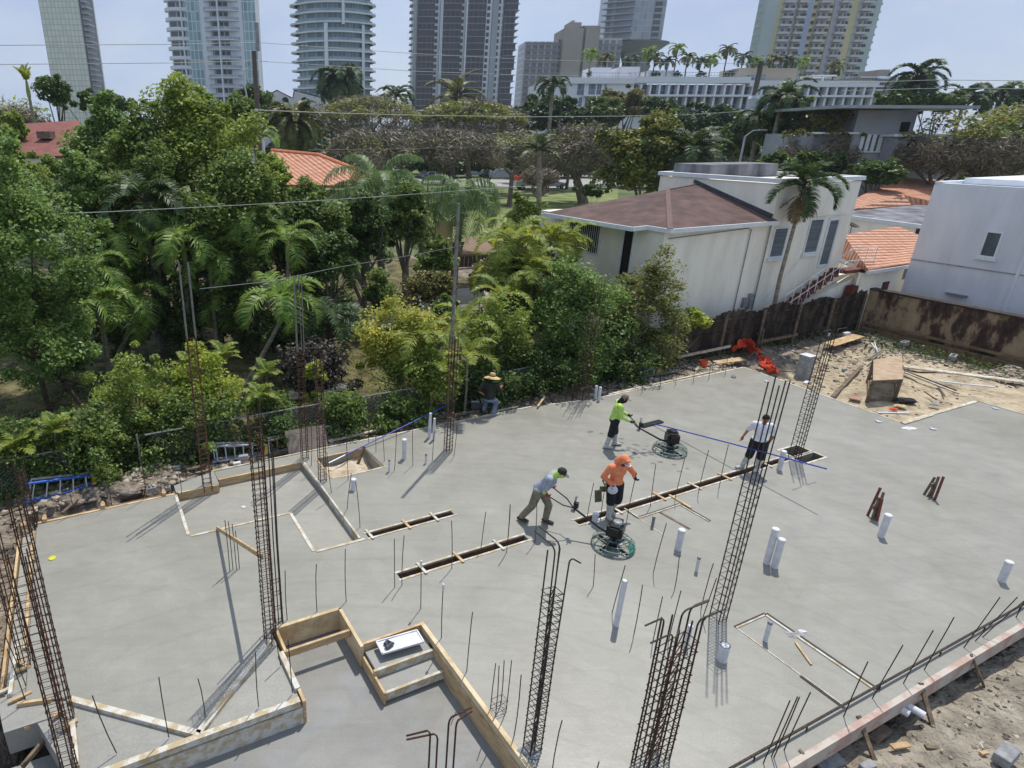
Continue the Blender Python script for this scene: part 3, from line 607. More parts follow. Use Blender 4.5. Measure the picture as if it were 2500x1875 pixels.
# long screed pipe
p = G('b4', -60, 1585, .09); q = G('b4', 2260, 285, .09)
mb = MB(); mb.tube([p, p.lerp(q, .3)+EZ*.004, p.lerp(q, .62)-EZ*.006, q], .021, 8); o = mb.build('steel_rail', m_rebar, org=p); tag(o, 'long dark steel rail lying inside the right front edge', 'steel rail')
for i, f_ in enumerate((.06, .2, .42, .63, .8, .95)):
    c_ = p.lerp(q, f_); mb = MB(); mb.tube([c_-EB*.02-EZ*.09, c_-EB*.02+EZ*.0], .012, 5); o = mb.build('rail_support', m_rebar, org=c_-EZ*.09); tag(o, '%s stub from the left under the long steel rail' % ORD[i], 'rail support', 'stubs under the steel rail')
# ================= pipes =================
NP_ = [0]
def pipe(code, bu, bv, tu, tv, r, label, cap=False, m=None, z=0.0, mc=None):
    b = G(code, bu, bv, z); t = Y(code, tu, tv, b.y); h = max(t.z-b.z, .03)
    if cap is None: cap = False
    root = empty('drain_pipe', b, label, 'pipe', 'white plastic pipes standing in the slab')
    mb = MB(); tt = b+EZ*h+EA*(t.x-b.x)*.5
    if cap: mb.tube([b-EZ*.03, tt], r, 16); mb.build('pipe_body', m or m_pvc, root); mb = MB(); mb.lathe(tt-EZ*.03, [(r*1.1, 0), (r*1.14, .035), (r*.9, .05), (.01, .052)], 16); mb.build('cap', mc or m_pvc, root)
    else:
        mb.tube([b-EZ*.03, tt], r, 16, cap=False); mb.lathe(tt, [(r, 0), (r*.86, .0), (r*.86, -.12), (.01, -.13)], 16); mb.build('pipe_body', m or m_pvc, root)
    return root
pipe('b3', 960, 478, 1040, 132, .052, 'tallest open white pipe in the middle of the right slab')
pipe('b3', 1775, 745, 1797, 628, .085, 'short wide white pipe beside the cage shadow')
pipe('b3', 2110, 598, 2150, 455, .04, 'thin pipe inside the large shower outline', True, mc=m_pvcg)
pipe('b3', 1580, 62, 1598, -45, .032, 'thin pipe with grey top between the dowels', True, mc=m_pvcg)
pipe('n3', 1437, 1552, 1472, 1402, .07, 'thick capped pipe right of the near trowel machine', True)
pipe('n3', 1240, 1378, 1253, 1302, .034, 'thin grey capped pipe in the small shower outline', True, m=m_pvcg, mc=m_pvcg)
pipe('n3', 795, 1330, 812, 1278, .07, 'short capped pipe behind the near trowel handle', True)
pipe('n4', 1105, 1452, 1178, 1288, .07, 'capped white pipe below the left wooden prop', True)
pipe('b4', 225, 0, 295, -265, .068, 'back one of the two tall capped pipes by the tallest cage', True)
pipe('b4', 285, 28, 342, -185, .068, 'front one of the two tall capped pipes by the tallest cage', True)
pipe('b4', 2035, 138, 2100, -10, .068, 'capped white pipe at the right picture edge', True)
pipe('n4', 322, 935, 362, 795, .065, 'leaning capped pipe at the foot of the slot end cage', True)
pipe('n2', 1415, 688, 1430, 500, .045, 'left tall white pipe at the far edge near the blue pole')
pipe('n2', 1450, 705, 1457, 540, .04, 'right slimmer white pipe at the far edge near the blue pole')
pipe('n2', 1222, 852, 1223, 704, .062, 'wide capped pipe right of the sand pit', True)
pipe('n2', 1105, 952, 1108, 862, .03, 'slim grey topped pipe at the sand pit corner', True, mc=m_pvcg)
pipe('n2', 1388, 888, 1392, 818, .03, 'slim grey topped pipe behind the wide capped one', True, mc=m_pvcg)
pipe('n2', 828, 1092, 838, 1012, .065, 'capped pipe between two dowels below the sand pit', True)
pipe('n3', 800, 388, 806, 288, .052, 'left of two short white pipes behind the man in green')
pipe('n3', 828, 403, 837, 298, .052, 'right of two short white pipes behind the man in green')
pipe('b3', 1500, 640, 1537, 485, .04, 'pipe with purple marks behind the wide front cage', True)
for c, u, v, lab in (('n4', 225, 258, 'flat floor drain cap nearest the slab peak'), ('n3', 1867, 225, 'flat grey drain cap left of the slab peak'), ('n4', 1087, 568, 'flat floor drain cap left of the slab notch'), ('n4', 1507, 625, 'flat floor drain cap right of the slab notch'), ('n4', 1990, 467, 'flat floor drain cap by the right slab peak')):
    b = G(c, u, v); mb = MB(); mb.lathe(b, [(.085, 0), (.085, .045), (.07, .05), (.07, .03), (.01, .03)], 14); o = mb.build('floor_drain', m_pvc if 'grey' not in lab else m_pvcg, org=b); tag(o, lab, 'floor drain', 'flat drain caps in the slab')
# pipes poking out under the right edge
for (u0, v0, u1, v1, lab) in ((1200, 1030, 1445, 1175, 'longer white pipe poking out under the right front edge'), (1150, 1060, 1325, 1165, 'shorter white pipe poking out under the right front edge')):
    p = G('b4', u0, v0, -.24); q = G('b4', u1, v1, -.28); mb = MB(); mb.tube([p, q], .06, 14); o = mb.build('outlet_pipe', m_pvc, org=p); tag(o, lab, 'pipe', 'pipes under the right edge')
# stakes on the right front form
for i, (u, v, u2, v2) in enumerate(((490, 1460, 560, 1600), (930, 1185, 1075, 1570), (1410, 930, 1520, 1300), (1800, 715, 1905, 950))):
    p = G('b4', u, v, .0); q = G('b4', u2, v2, -.5); t = p + (q-p)*1.0
    board(p+EZ*.03, t, .07, .035, m_wooddk, '%s wooden stake from the left bracing the pink edged board' % ORD[i], 'stakes bracing the right edge', 'form_stake', 'stake')
# wooden stub blocks and brackets by the left forms
for i, (c, u, v, z) in enumerate((('n1', 345, 1320, .04), ('n1', 185, 1370, .04), ('n1', 795, 1215, .05), ('n1', 1265, 1120, .04))):
    p = G(c, u, v, z); mb = MB(); mb.box(p, .09, .16, .1, EA, EB); mb.box(p+EB*.08+EZ*.03, .05, .12, .05, EA, EB); o = mb.build('form_cleat', m_wood, org=p); tag(o, '%s yellow wood cleat from the left on the far left form' % ORD[[1, 0, 2, 3][i]], 'cleat', 'cleats on the far left form')
# ================= people =================
def remesh(o, vox, smooth=3):
    md = o.modifiers.new('r', 'REMESH'); md.mode = 'VOXEL'; md.voxel_size = vox; md.use_smooth_shade = True
    if smooth: sm = o.modifiers.new('s', 'SMOOTH'); sm.iterations = smooth; sm.factor = .5
    dg = bpy.context.evaluated_depsgraph_get(); me = bpy.data.meshes.new_from_object(o.evaluated_get(dg)); o.modifiers.clear(); old = o.data; mats = [m for m in old.materials]
    o.data = me; me.materials.clear()
    for m in mats: me.materials.append(m)
    me.polygons.foreach_set('use_smooth', [True]*len(me.polygons)); nm = old.name; bpy.data.meshes.remove(old); me.name = nm
class Fig:
    def __init__(s, name, loc, yaw, label, cat='person'):
        s.root = empty('person', loc, label, cat, 'workers on the slab'); s.loc = Vector(loc); s.c, s.s = math.cos(yaw), math.sin(yaw); s.mb = None
    def T(s, p): return s.loc + Vector((p[0]*s.c-p[1]*s.s, p[0]*s.s+p[1]*s.c, p[2]))
    def begin(s): s.mb = MB()
    def limb(s, *pr, n=10):   # (p, r) pairs
        for i in range(len(pr)-1):
            (p, r1), (q, r2) = pr[i], pr[i+1]; s.mb.tube([Vector(p), Vector(q)], [r1, r2], n)
        for p, r in pr: s.mb.ball(p, r*.995, n=10, m=8)
    def ell(s, c, rx, ry, rz): s.mb.ball(c, rx, ry, rz, 14, 10)
    def end(s, name, mat, vox=.012, parent=None, smooth=3):
        s.mb.v = [tuple(s.T(p)) for p in s.mb.v]; o = s.mb.build(name, mat, parent or s.root)
        if vox: remesh(o, vox, smooth)
        return o
def V3(*a): return Vector(a)
def hand(fg, w, d, up, side, r=.0088, curl=.5, grow=0):
    # palm from wrist w along d; five fingers, bent, thumb from the side of the palm
    d = Vector(d).normalized(); up = Vector(up); sd = d.cross(up).normalized(); up = sd.cross(d).normalized()*-1
    palm = w+d*.05; fg.mb.tube([w, w+d*.045, w+d*.088], [.028+grow, .036+grow, .034+grow], 10); fg.mb.ball(w+d*.085, .03+grow, n=8, m=6)
    for i, (off, ln) in enumerate(((-.027, .066), (-.009, .076), (.009, .072), (.026, .056))):
        a = w+d*.09+sd*off; m1 = a+d*ln*.5-up*ln*.25*curl*2; m2 = m1+(d*.1-up*.9).normalized()*ln*.45 if curl > .6 else m1+(d-up*curl).normalized()*ln*.5
        fg.mb.tube([a-d*.02, a, m1, m2], [r+grow]*3+[r*.8+grow], 6); fg.mb.ball(m2, r*.8+grow, n=6, m=4)
    t0 = w+d*.03+sd*.028*side; t1 = t0+(d*.5+sd*.8*side-up*.3).normalized()*.04; t2 = t1+(d*.8-up*.6).normalized()*.032
    fg.mb.tube([t0, t1, t2], [.013+grow, .011+grow, .009+grow], 6); fg.mb.ball(t2, .009+grow, n=6, m=4)
def head(fg, c, fwd=(1, 0, 0), down=.0):
    f = (Vector(fwd)+Vector((0, 0, -down))).normalized(); s = EZ.cross(f).normalized(); u = f.cross(s)
    def P(x, y, z): return Vector(c)+f*x+s*y+u*z
    fg.ell(P(-.01, 0, .035), .095, .078, .09); fg.ell(P(.02, 0, -.03), .075, .062, .085); fg.ell(P(.035, 0, -.075), .045, .04, .04)
    fg.mb.tube([P(.085, 0, .01), P(.112, 0, -.03)], [.010, .016], 8); fg.ell(P(.105, 0, -.03), .014, .017, .012)      # nose
    fg.ell(P(.083, 0, -.062), .016, .026, .008); fg.ell(P(.08, 0, -.073), .014, .022, .008)                            # lips
    for y in (-1, 1):
        fg.ell(P(-.005, y*.08, -.005), .02, .012, .032); fg.ell(P(.075, y*.032, .028), .018, .024, .008)                # ears, brows
    return P
def mc(name, h, h2=None, **k): return M(name, srgb(h), srgb(h2) if h2 else None, k.pop('scale', 14), k.pop('rough', .85), .3, 60, **k)
m_skin = mc('brown_skin', 'a8714f', '8d5a3e', rough=.55); m_skin2 = mc('tanned_skin', 'b07a58', '8f6146', rough=.55)
m_hair = mc('black_hair', '1c1816', '0f0d0c'); m_eye = mc('dark_eye', '1a1412')
m_grn = mc('lime_fabric', 'c2e078', 'a3c95c'); m_org = mc('orange_fabric', 'f09468', 'd87c54'); m_wht = mc('white_fabric', 'e6e6ea', 'cfd0d8')
m_gry = mc('grey_blue_fabric', 'a8adb8', '878d99'); m_kha = mc('khaki_fabric', '8c8573', '6f6a5a'); m_blk = mc('black_fabric', '23242a', '15161a'); m_jean = mc('faded_denim', '8792a8', '5b6780')
m_boot = mc('white_rubber_boot', 'c9c9c2', 'a3a59f', rough=.5); m_brn = mc('brown_leather', '5c4a3a', '42362c'); m_red = mc('red_glove', 'b8433a', '8f2f2a')
m_straw = mc('straw', 'dcc090', 'c0a070', scale=30); m_dkgrn = mc('dark_olive_fabric', '2f332c', '1f221e'); m_dcap = mc('patterned_dark_cap', '3a3b34', '22241e', scale=40)
def person(loc, yaw, label, J, top, bot, shoe, headgear, skin=None, sleeve='long', legs='long', gloves=None, topm=None, botm=None, shoem=None, vest_len=.0, hdown=.3, hf=(1, 0, 0), boots=.36, curl=.8, bw=1.13):
    skin = skin or m_skin; fg = Fig('person', loc, yaw, label)
    g = lambda k: Vector(J[k])
    # body
    fg.begin(); P = head(fg, g('head'), hf, hdown)
    fg.limb((g('neck')+V3(0, 0, -.03), .058), (g('head')+V3(-.01, 0, -.05), .052))
    pel, ch = g('pelvis'), g('chest'); fg.ell(ch, .105*bw, .165*bw, .16); fg.limb((pel+V3(0, 0, .02), .115*bw), ((pel+ch)/2, .108*bw), (ch, .12*bw)); fg.ell(pel, .11*bw, .155*bw, .11)
    for s, y in (('L', 1), ('R', -1)):
        sh, el, wr = g('sh'+s), g('el'+s), g('wr'+s); hip, kn, an = g('hip'+s), g('kn'+s), g('an'+s)
        fg.limb((ch+V3(0, 0, .1), .075), (sh, .058), (el, .042), (wr, .028)); fg.limb((hip, .088), (kn, .055), (an, .038))
        hd = J.get('hd'+s, (wr-el)); hand(fg, wr, hd, (0, 0, 1), 1 if s == 'R' else -1, curl=curl)
        tdir = Vector(J.get('toe'+s, (1, 0, 0))); fg.limb((an+V3(0, 0, -.03), .04), (an+V3(0, 0, -.045)-tdir*.05, .033), (an+V3(0, 0, -.05)+tdir*.15, .028))
    body = fg.end('body', skin, .0075, smooth=2)
    for y in (-1, 1): 
        fg.begin(); fg.ell(P(.078, y*.032, .008), .010, .013, .008); fg.end('eye', m_eye, 0, body)
    # top
    fg.begin(); fg.ell(ch+V3(0, 0, 0), .125*bw, .185*bw, .18); fg.limb((pel+V3(0, 0, .04), .14*bw), ((pel+ch)/2, .13*bw), (ch, .135*bw)); fg.ell(pel+V3(0, 0, .03), .135*bw, .175*bw, .09)
    fg.limb((ch+V3(.01, 0, .12), .085), (g('neck')+V3(-.005, 0, -.02), .062))
    for s, y in (('L', 1), ('R', -1)):
        sh, el, wr = g('sh'+s), g('el'+s), g('wr'+s)
        fg.limb((ch+V3(0, 0, .1), .09), (sh, .084), (sh.lerp(el, .85) if sleeve != 'long' else el, .07))
        if sleeve == 'long': fg.limb((el, .068), (wr.lerp(el, .08), .048))
    fg.end(top, topm, .014)
    # trousers
    fg.begin(); fg.ell(pel+V3(0, 0, -.02), .135*bw, .175*bw, .12)
    for s in 'LR':
        hip, kn, an = g('hip'+s), g('kn'+s), g('an'+s)
        if legs == 'long': fg.limb((hip, .118), (kn, .092), (an.lerp(kn, .12), .078))
        else: fg.limb((hip, .122), (kn.lerp(hip, .1), .105), (kn+(an-kn)*.1, .105))
    fg.end(bot, botm, .014)
    # footwear
    for s in 'LR':
        kn, an = g('kn'+s), g('an'+s); td = Vector(J.get('toe'+s, (1, 0, 0))); fg.begin()
        if boots > .2: fg.limb((an+(kn-an)*.8, .082), (an+(kn-an)*.35, .07), (an, .062))
        fg.limb((an, .056), (an+V3(0, 0, -.035)-td*.05, .047), (an+V3(0, 0, -.04)+td*.1, .046), (an+V3(0, 0, -.045)+td*.17, .04)); fg.end(shoe, shoem, .012)
    if gloves:
        for s in 'LR':
            wr, el = g('wr'+s), g('el'+s); fg.begin(); hand(fg, wr, J.get('hd'+s, (wr-el)), (0, 0, 1), 1 if s == 'R' else -1, curl=curl, grow=.004); fg.limb((wr.lerp(el, .18), .036), (wr, .034)); fg.end('glove', gloves, .006, smooth=1)
    headgear(fg, P)
    return fg
def cap(fg, P, m, brim_m=None):
    fg.begin(); fg.ell(P(-.012, 0, .052), .108, .095, .088); fg.end('cap', m, .01)
    fg.begin(); fg.mb.tube([P(.07, 0, .045), P(.12, 0, .035), P(.175, 0, .012)], [.05, .045, .03], 10); 
    vv = [Vector(p) for p in fg.mb.v]; u = (P(0, 0, 1)-P(0, 0, 0)); c0 = P(.12, 0, .032)
    fg.mb.v = [tuple(p - u*((p-c0).dot(u))*.82 + (P(0, 1, 0)-P(0, 0, 0))*((p-c0).dot(P(0, 1, 0)-P(0, 0, 0)))*.7) for p in vv]; fg.end('brim', brim_m or m, 0)
def hg_gaiter(fg, P):
    fg.begin(); fg.ell(P(.022, 0, -.04), .085, .075, .085); fg.limb((P(-.03, 0, -.03), .08), (P(-.06, 0, -.12), .078), (P(-.07, 0, -.17), .088)); fg.end('face_scarf', m_grn, .01); cap(fg, P, m_dcap, m_wht and mc('pale_cap_brim', '6b6f66'))
def hg_balaclava(fg, P):
    fg.begin(); fg.ell(P(-.005, 0, .01), .102, .088, .11); fg.ell(P(.022, 0, -.05), .085, .074, .08); fg.limb((P(-.03, 0, -.05), .078), (P(-.05, 0, -.14), .08)); fg.end('balaclava', m_blk, .01); cap(fg, P, mc('maroon_cap', '4b2a28', '8c7c78', scale=9))
def hg_hood(fg, P):
    fg.begin(); fg.ell(P(-.03, 0, .035), .125, .11, .12); fg.limb((P(-.05, 0, -.02), .11), (P(-.08, 0, -.14), .115)); fg.ell(P(.03, 0, .08), .09, .09, .05); fg.end('hood', m_org, .012)
    fg.begin(); fg.ell(P(.04, 0, -.055), .07, .065, .06); fg.end('face_scarf', m_blk, .01)
    fg.begin(); fg.ell(P(.12, 0, .025), .085, .075, .012); fg.end('brim', m_wht, .008)
def hg_hair(fg, P):
    fg.begin(); fg.ell(P(-.02, 0, .055), .1, .086, .085); fg.ell(P(-.04, 0, .0), .075, .08, .07); fg.end('hair', m_hair, .01)
def hg_straw(fg, P):
    fg.begin(); fg.ell(P(-.03, 0, .0), .09, .085, .09); fg.end('hair', m_hair, .01)
    fg.begin(); c = P(-.01, 0, .075); ax = P(0, 0, 1)-P(0, 0, 0); fg.mb.lathe(c, [(.27, -.055), (.2, -.02), (.12, .0), (.1, .0), (.098, .07), (.085, .11), (.05, .125), (.01, .127)], 28, ax); fg.mb.lathe(c-ax*.004, [(.27, -.057), (.2, -.024), (.1, -.004), (.01, -.004)], 28, ax); fg.end('straw_hat', m_straw, 0)
    fg.begin(); fg.mb.lathe(c, [(.102, .0), (.104, .03), (.1, .032)], 24, ax); fg.end('hat_band', m_blk, 0)
# --- trowel machines ---
m_eng = M('black_engine_paint', srgb('26282a'), srgb('141516'), 12, .4, metal=.2); m_tube = M('black_tube', srgb('2c2d2f'), srgb('1a1b1c'), 12, .35, metal=.4); m_steel = M('worn_steel', srgb('9fa5a3'), srgb('6b7472'), 15, .4, metal=.6); m_teal = M('teal_paint', srgb('3f9a86'), srgb('2a6d60'), 12, .5); m_gring = M('cement_splashed_green_ring', srgb('8ea29a'), srgb('3f5f57'), 9, .5, metal=.2)
def trowel(c, hand_mid, label, teal=False):
    t = empty('power_trowel', c, label, 'power trowel', 'walk behind power trowels'); c = Vector(c); R0 = .46
    hd = Vector((hand_mid.x-c.x, hand_mid.y-c.y, 0)).normalized(); sd = EZ.cross(hd)
    def ring(r, z, rr, m):
        mb = MB(); n = 40; P = [c+Vector((math.cos(2*math.pi*i/n)*r, math.sin(2*math.pi*i/n)*r, z)) for i in range(n+1)]; mb.tube(P, rr, 6, cap=False); return mb.build('guard_ring', m, t)
    ring(R0, .035, .014, m_gring); ring(R0-.01, .13, .010, m_gring); ring(R0*.8, .2, .008, m_gring); ring(R0*.5, .25, .008, m_gring)
    for k in range(10):
        a = 2*math.pi*k/10+.2; d = Vector((math.cos(a), math.sin(a), 0)); mb = MB(); mb.tube([c+d*R0+EZ*.035, c+d*(R0-.01)+EZ*.13, c+d*R0*.8+EZ*.2, c+d*R0*.5+EZ*.25, c+d*.12+EZ*.27], .008, 5); mb.build('guard_spoke', m_gring, t)
    for k in range(4):
        a = math.pi/2*k+.5; d = Vector((math.cos(a), math.sin(a), 0)); s2 = EZ.cross(d); mb = MB(); mb.box(c+d*.26+EZ*.02, .36, .15, .008, d, s2+EZ*.08); b_ = mb.build('blade', m_steel, t); mb = MB(); mb.bar(c+d*.06+EZ*.07, c+d*.4+EZ*.05, .035, .035); mb.build('blade_arm', m_eng, b_)
    mb = MB(); mb.lathe(c, [(.1, .05), (.12, .12), (.09, .2), (.13, .26), (.15, .3), (.12, .32)], 16); mb.build('gearbox', m_eng, t)
    mb = MB(); mb.box(c+EZ*.44, .34, .3, .24, hd, sd); mb.box(c+EZ*.5-sd*.19, .22, .12, .2, hd, sd); mb.box(c+EZ*.5+sd*.19, .2, .1, .16, hd, sd); mb.lathe(c+EZ*.56, [(.16, -.2), (.16, 0), (.13, .03), (.07, .035)], 16); eng = mb.build('engine', m_eng, t)
    mb = MB(); mb.lathe(c+EZ*.6-hd*.02, [(.1, 0), (.11, .03), (.09, .07), (.02, .075)], 16); mb.build('recoil_cover', m_eng if not teal else m_steel, eng)
    mb = MB(); mb.box(c+EZ*.58+sd*.14, .2, .1, .08, hd, sd); mb.box(c+EZ*.60-sd*.13, .14, .12, .07, hd, sd); mb.build('fuel_tank', m_eng, eng)
    mb = MB(); mb.tube([c+EZ*.38-hd*.12, c+EZ*.62-hd*.14, c+EZ*.66, c+EZ*.6+hd*.12], .012, 6); mb.build('lift_bail', m_tube, t)
    if teal:
        mb = MB(); n = 8
        for i in range(n):
            a0 = math.atan2(-sd.y*0-hd.y, -hd.x)-.5+i*.16; a1 = a0+.16; p = [c+Vector((math.cos(a)*r, math.sin(a)*r, z)) for a, r, z in ((a0, .47, .04), (a1, .47, .04), (a1, .38, .2), (a0, .38, .2))]; mb.quad(*p)
        mb.build('teal_guard_panel', m_teal, t)
    top = c+hd*.95+EZ*.68; mb = MB(); mb.tube([c+EZ*.3+hd*.1, c+hd*.32+EZ*.36, top], [.028, .026, .022], 8); mb.build('handle_tube', m_tube, t)
    d2 = (hand_mid-top); mb = MB()
    for y in (-1, 1): mb.tube([top, top+d2*.35+sd*y*.16, hand_mid+sd*y*.2-d2*.1, hand_mid+sd*y*.22+d2*.15], .014, 6)
    mb.build('handlebar', m_tube, t)
    mb = MB(); mb.box(top+EZ*.09-hd*.05, .1, .09, .13, hd, sd); mb.tube([top+EZ*.1, top+EZ*.22-hd*.02], .012, 6); mb.build('control_box', m_eng, t)
    mb = MB(); n = 10; q = top+EZ*.27-hd*.03; mb.tube([q+(sd*math.cos(2.4*math.pi*i/n-.6)+EZ*math.sin(2.4*math.pi*i/n-.6))*.07 for i in range(8)], .01, 6); mb.build('pitch_hook', m_steel, t)
    mb = MB(); mb.lathe(top-EZ*.1, [(.05, 0), (.05, .05), (.02, .06)], 8); mb.build('knob', m_steel, t)
    return t
# man in grey with near machine
gb = G('p1', 500, 1085); gm = G('p1', 1525, 1400); hmid = gb.lerp(gm, .40); hmid = Vector((hmid.x, hmid.y, .93)); hmid = Y('p1', 640, 770, gb.lerp(gm, .3).y); hmid.z = .92
dy = gm-gb; ywg = math.atan2(dy.y, dy.x)
def tl(fgloc, yaw, p): 
    d = Vector(p)-Vector(fgloc); return V3(d.x*math.cos(yaw)+d.y*math.sin(yaw), -d.x*math.sin(yaw)+d.y*math.cos(yaw), d.z)
hl = tl(gb, ywg, hmid)
JG = dict(pelvis=(-.02, 0, .90), chest=(.2, 0, 1.22), neck=(.31, 0, 1.38), head=(.42, 0, 1.47), shL=(.22, .19, 1.33), shR=(.22, -.19, 1.33), elL=(.18, .27, 1.06), elR=(.16, -.27, 1.06), wrL=(hl.x-.07, .2, .97), wrR=(hl.x-.07, -.2, .95),
  hipL=(-.03, .1, .88), hipR=(-.03, -.1, .88), knL=(.2, .12, .5), knR=(-.12, -.13, .5), anL=(.16, .13, .09), anR=(-.36, -.12, .1), hdL=(1, 0, -.3), hdR=(1, 0, -.3))
fgG = person(gb, ywg, 'man in grey shirt, khaki trousers and lime scarf pushing the near machine', JG, 't_shirt', 'trousers', 'work_boot', hg_gaiter, sleeve='short', gloves=m_red, topm=m_gry, botm=m_kha, shoem=m_brn, boots=0, hdown=.55)
fgG.begin()
for s in 'LR':
    fgG.limb((Vector(JG['sh'+s]).lerp(Vector(JG['el'+s]), .85), .05), (JG['el'+s], .05)); fgG.limb((JG['el'+s], .048), (Vector(JG['wr'+s]).lerp(Vector(JG['el'+s]), .1), .036))
fgG.end('lime_sleeves', m_grn, .01)
trowel(gm, gb+Vector((math.cos(ywg)*hl.x, math.sin(ywg)*hl.x, .93)), 'near black power trowel with a teal panel on its ring guard', True)
# man in green with far machine
b2 = G('p2', 520, 1185); m2 = G('p2', 1580, 1265); d = m2-b2; yw = math.atan2(d.y, d.x)
JN = dict(pelvis=(0, 0, .90), chest=(.06, 0, 1.25), neck=(.1, 0, 1.44), head=(.17, 0, 1.55), shL=(.06, .2, 1.37), shR=(.06, -.2, 1.37), elL=(.12, .25, 1.1), elR=(.1, -.26, 1.1), wrL=(.37, .2, .98), wrR=(.36, -.2, .96),
  hipL=(0, .1, .88), hipR=(0, -.1, .88), knL=(.08, .13, .48), knR=(-.06, -.13, .49), anL=(.13, .14, .09), anR=(-.16, -.13, .09), hdL=(1, 0, -.4), hdR=(1, 0, -.4))
person(b2, yw, 'man in lime shirt, black shorts and white boots pushing the far machine', JN, 'long_sleeved_shirt', 'shorts', 'rubber_boot', hg_balaclava, topm=m_grn, botm=m_blk, shoem=m_boot, legs='short', gloves=m_blk, hdown=.45)
trowel(m2, b2+Vector((math.cos(yw)*.45, math.sin(yw)*.45, .93)), 'far black power trowel beside the float with the blue pole')
# man in orange
b3 = G('p1', 1490, 985); yw = R_(-78)
grip = Y('p1', 1835, 480, b3.y+.05); gl = tl(b3, yw, grip)
JO = dict(pelvis=(0, 0, .91), chest=(.03, .0, 1.25), neck=(.07, .03, 1.44), head=(.14, .04, 1.55), shL=(.03, .21, 1.37), shR=(.03, -.2, 1.36), elL=(.05, .42, 1.14), elR=(-.02, -.33, 1.1), wrL=(gl.x, gl.y-.05, gl.z+.05), wrR=(.14, -.16, .93),
  hipL=(0, .1, .88), hipR=(0, -.1, .88), knL=(.08, .09, .49), knR=(.1, -.12, .49), anL=(-.12, .08, .1), anR=(.14, -.14, .1), hdL=(.2, .5, -.8), hdR=(.3, .1, -1))
person(b3, yw, 'man in orange hooded shirt and white boots gripping a rebar and a jug', JO, 'hooded_shirt', 'shorts', 'rubber_boot', hg_hood, topm=m_org, botm=m_blk, shoem=m_boot, legs='short', gloves=m_blk, hdown=.7, hf=(1, .25, 0))
jp = Y('p1', 1525, 640, b3.y-.18); t = empty('plastic_jug', jp-EZ*.1, 'cloudy white plastic jug in the hand of the man in orange', 'jug')
mb = MB(); mb.ball(jp, .12, .09, .105, 16, 10); mb.build('jug_body', m_pvc, t); mb = MB(); mb.tube([jp+EZ*.08, jp+EZ*.13, jp+EZ*.13+EA*.05, jp+EZ*.05+EA*.09], .012, 6); mb.build('handle', m_pvc, t)
fp = Y('p1', 1330, 720, b3.y-.1); t = empty('hand_float', fp, 'pair of olive hand floats hanging left of the man in orange', 'hand float')
m_olive = mc('olive_sponge', '6b6a4c', '4d4c38'); X_ = Vector((.2, .05, -1)).normalized()
mb = MB(); mb.box(fp, .16, .03, .32, Vector((1, 0, .15)).normalized(), Vector((0, 1, 0)), Vector((-.15, 0, 1)).normalized()); mb.build('float_pad', m_olive, t)
mb = MB(); mb.box(fp+V3(.12, .05, .16), .18, .03, .14); mb.build('float_pad', m_olive, t)
mb = MB(); mb.tube([fp+V3(.22, .02, .05), fp+V3(.12, .0, .28), fp+V3(.05, .0, .42)], [.02, .015, .022], 6); mb.build('handle', m_wooddk, t)
# man in white shirt
b4 = G('p3', 880, 1360); yw = R_(-112); gp = Y('p3', 1135, 930, b4.y-.1); gl = tl(b4, yw, gp)
JW = dict(pelvis=(0, 0, .92), chest=(.03, .0, 1.26), neck=(.06, 0, 1.46), head=(.11, 0, 1.58), shL=(.02, .2, 1.38), shR=(.02, -.2, 1.38), elL=(.0, .3, 1.12), elR=(-.08, -.3, 1.14), wrL=(gl.x-.06, gl.y+.03, gl.z+.07), wrR=(-.0, -.4, .95),
  hipL=(0, .1, .88), hipR=(0, -.1, .88), knL=(.05, .12, .49), knR=(.05, -.15, .49), anL=(.06, .1, .1), anR=(.02, -.26, .1), hdL=(.6, -.2, -.8), hdR=(0, -.1, -1), toeR=(.5, -.85, 0), toeL=(.7, -.6, 0))
person(b4, yw, 'bareheaded man in white t-shirt and dark shorts holding the long blue pole', JW, 't_shirt', 'shorts', 'rubber_boot', hg_hair, topm=m_wht, botm=m_blk, shoem=m_boot, legs='short', sleeve='short', hdown=.5, hf=(1, .2, 0))
# man with straw hat squatting by the fence
b5 = G('p4', 640, 1370, -.1); yw = R_(70)
JS = dict(pelvis=(-.08, 0, .62), chest=(.02, .0, .95), neck=(.1, 0, 1.13), head=(.16, -.02, 1.23), shL=(.02, .2, 1.07), shR=(.02, -.2, 1.07), elL=(-.1, .34, .84), elR=(.12, -.32, .86), wrL=(-.06, .18, .72), wrR=(.3, -.3, .92),
  hipL=(-.06, .1, .6), hipR=(-.06, -.1, .6), knL=(.3, .14, .42), knR=(.22, -.2, .4), anL=(.05, .16, .08), anR=(-.12, -.16, .08), hdL=(.3, -.8, -.2), hdR=(1, 0, .1))
person(b5, yw, 'squatting man in dark shirt, jeans and wide straw hat by the fence', JS, 't_shirt', 'jeans', 'shoe', hg_straw, topm=m_dkgrn, botm=m_jean, shoem=m_brn, sleeve='short', boots=0, hdown=.2, skin=m_skin2)
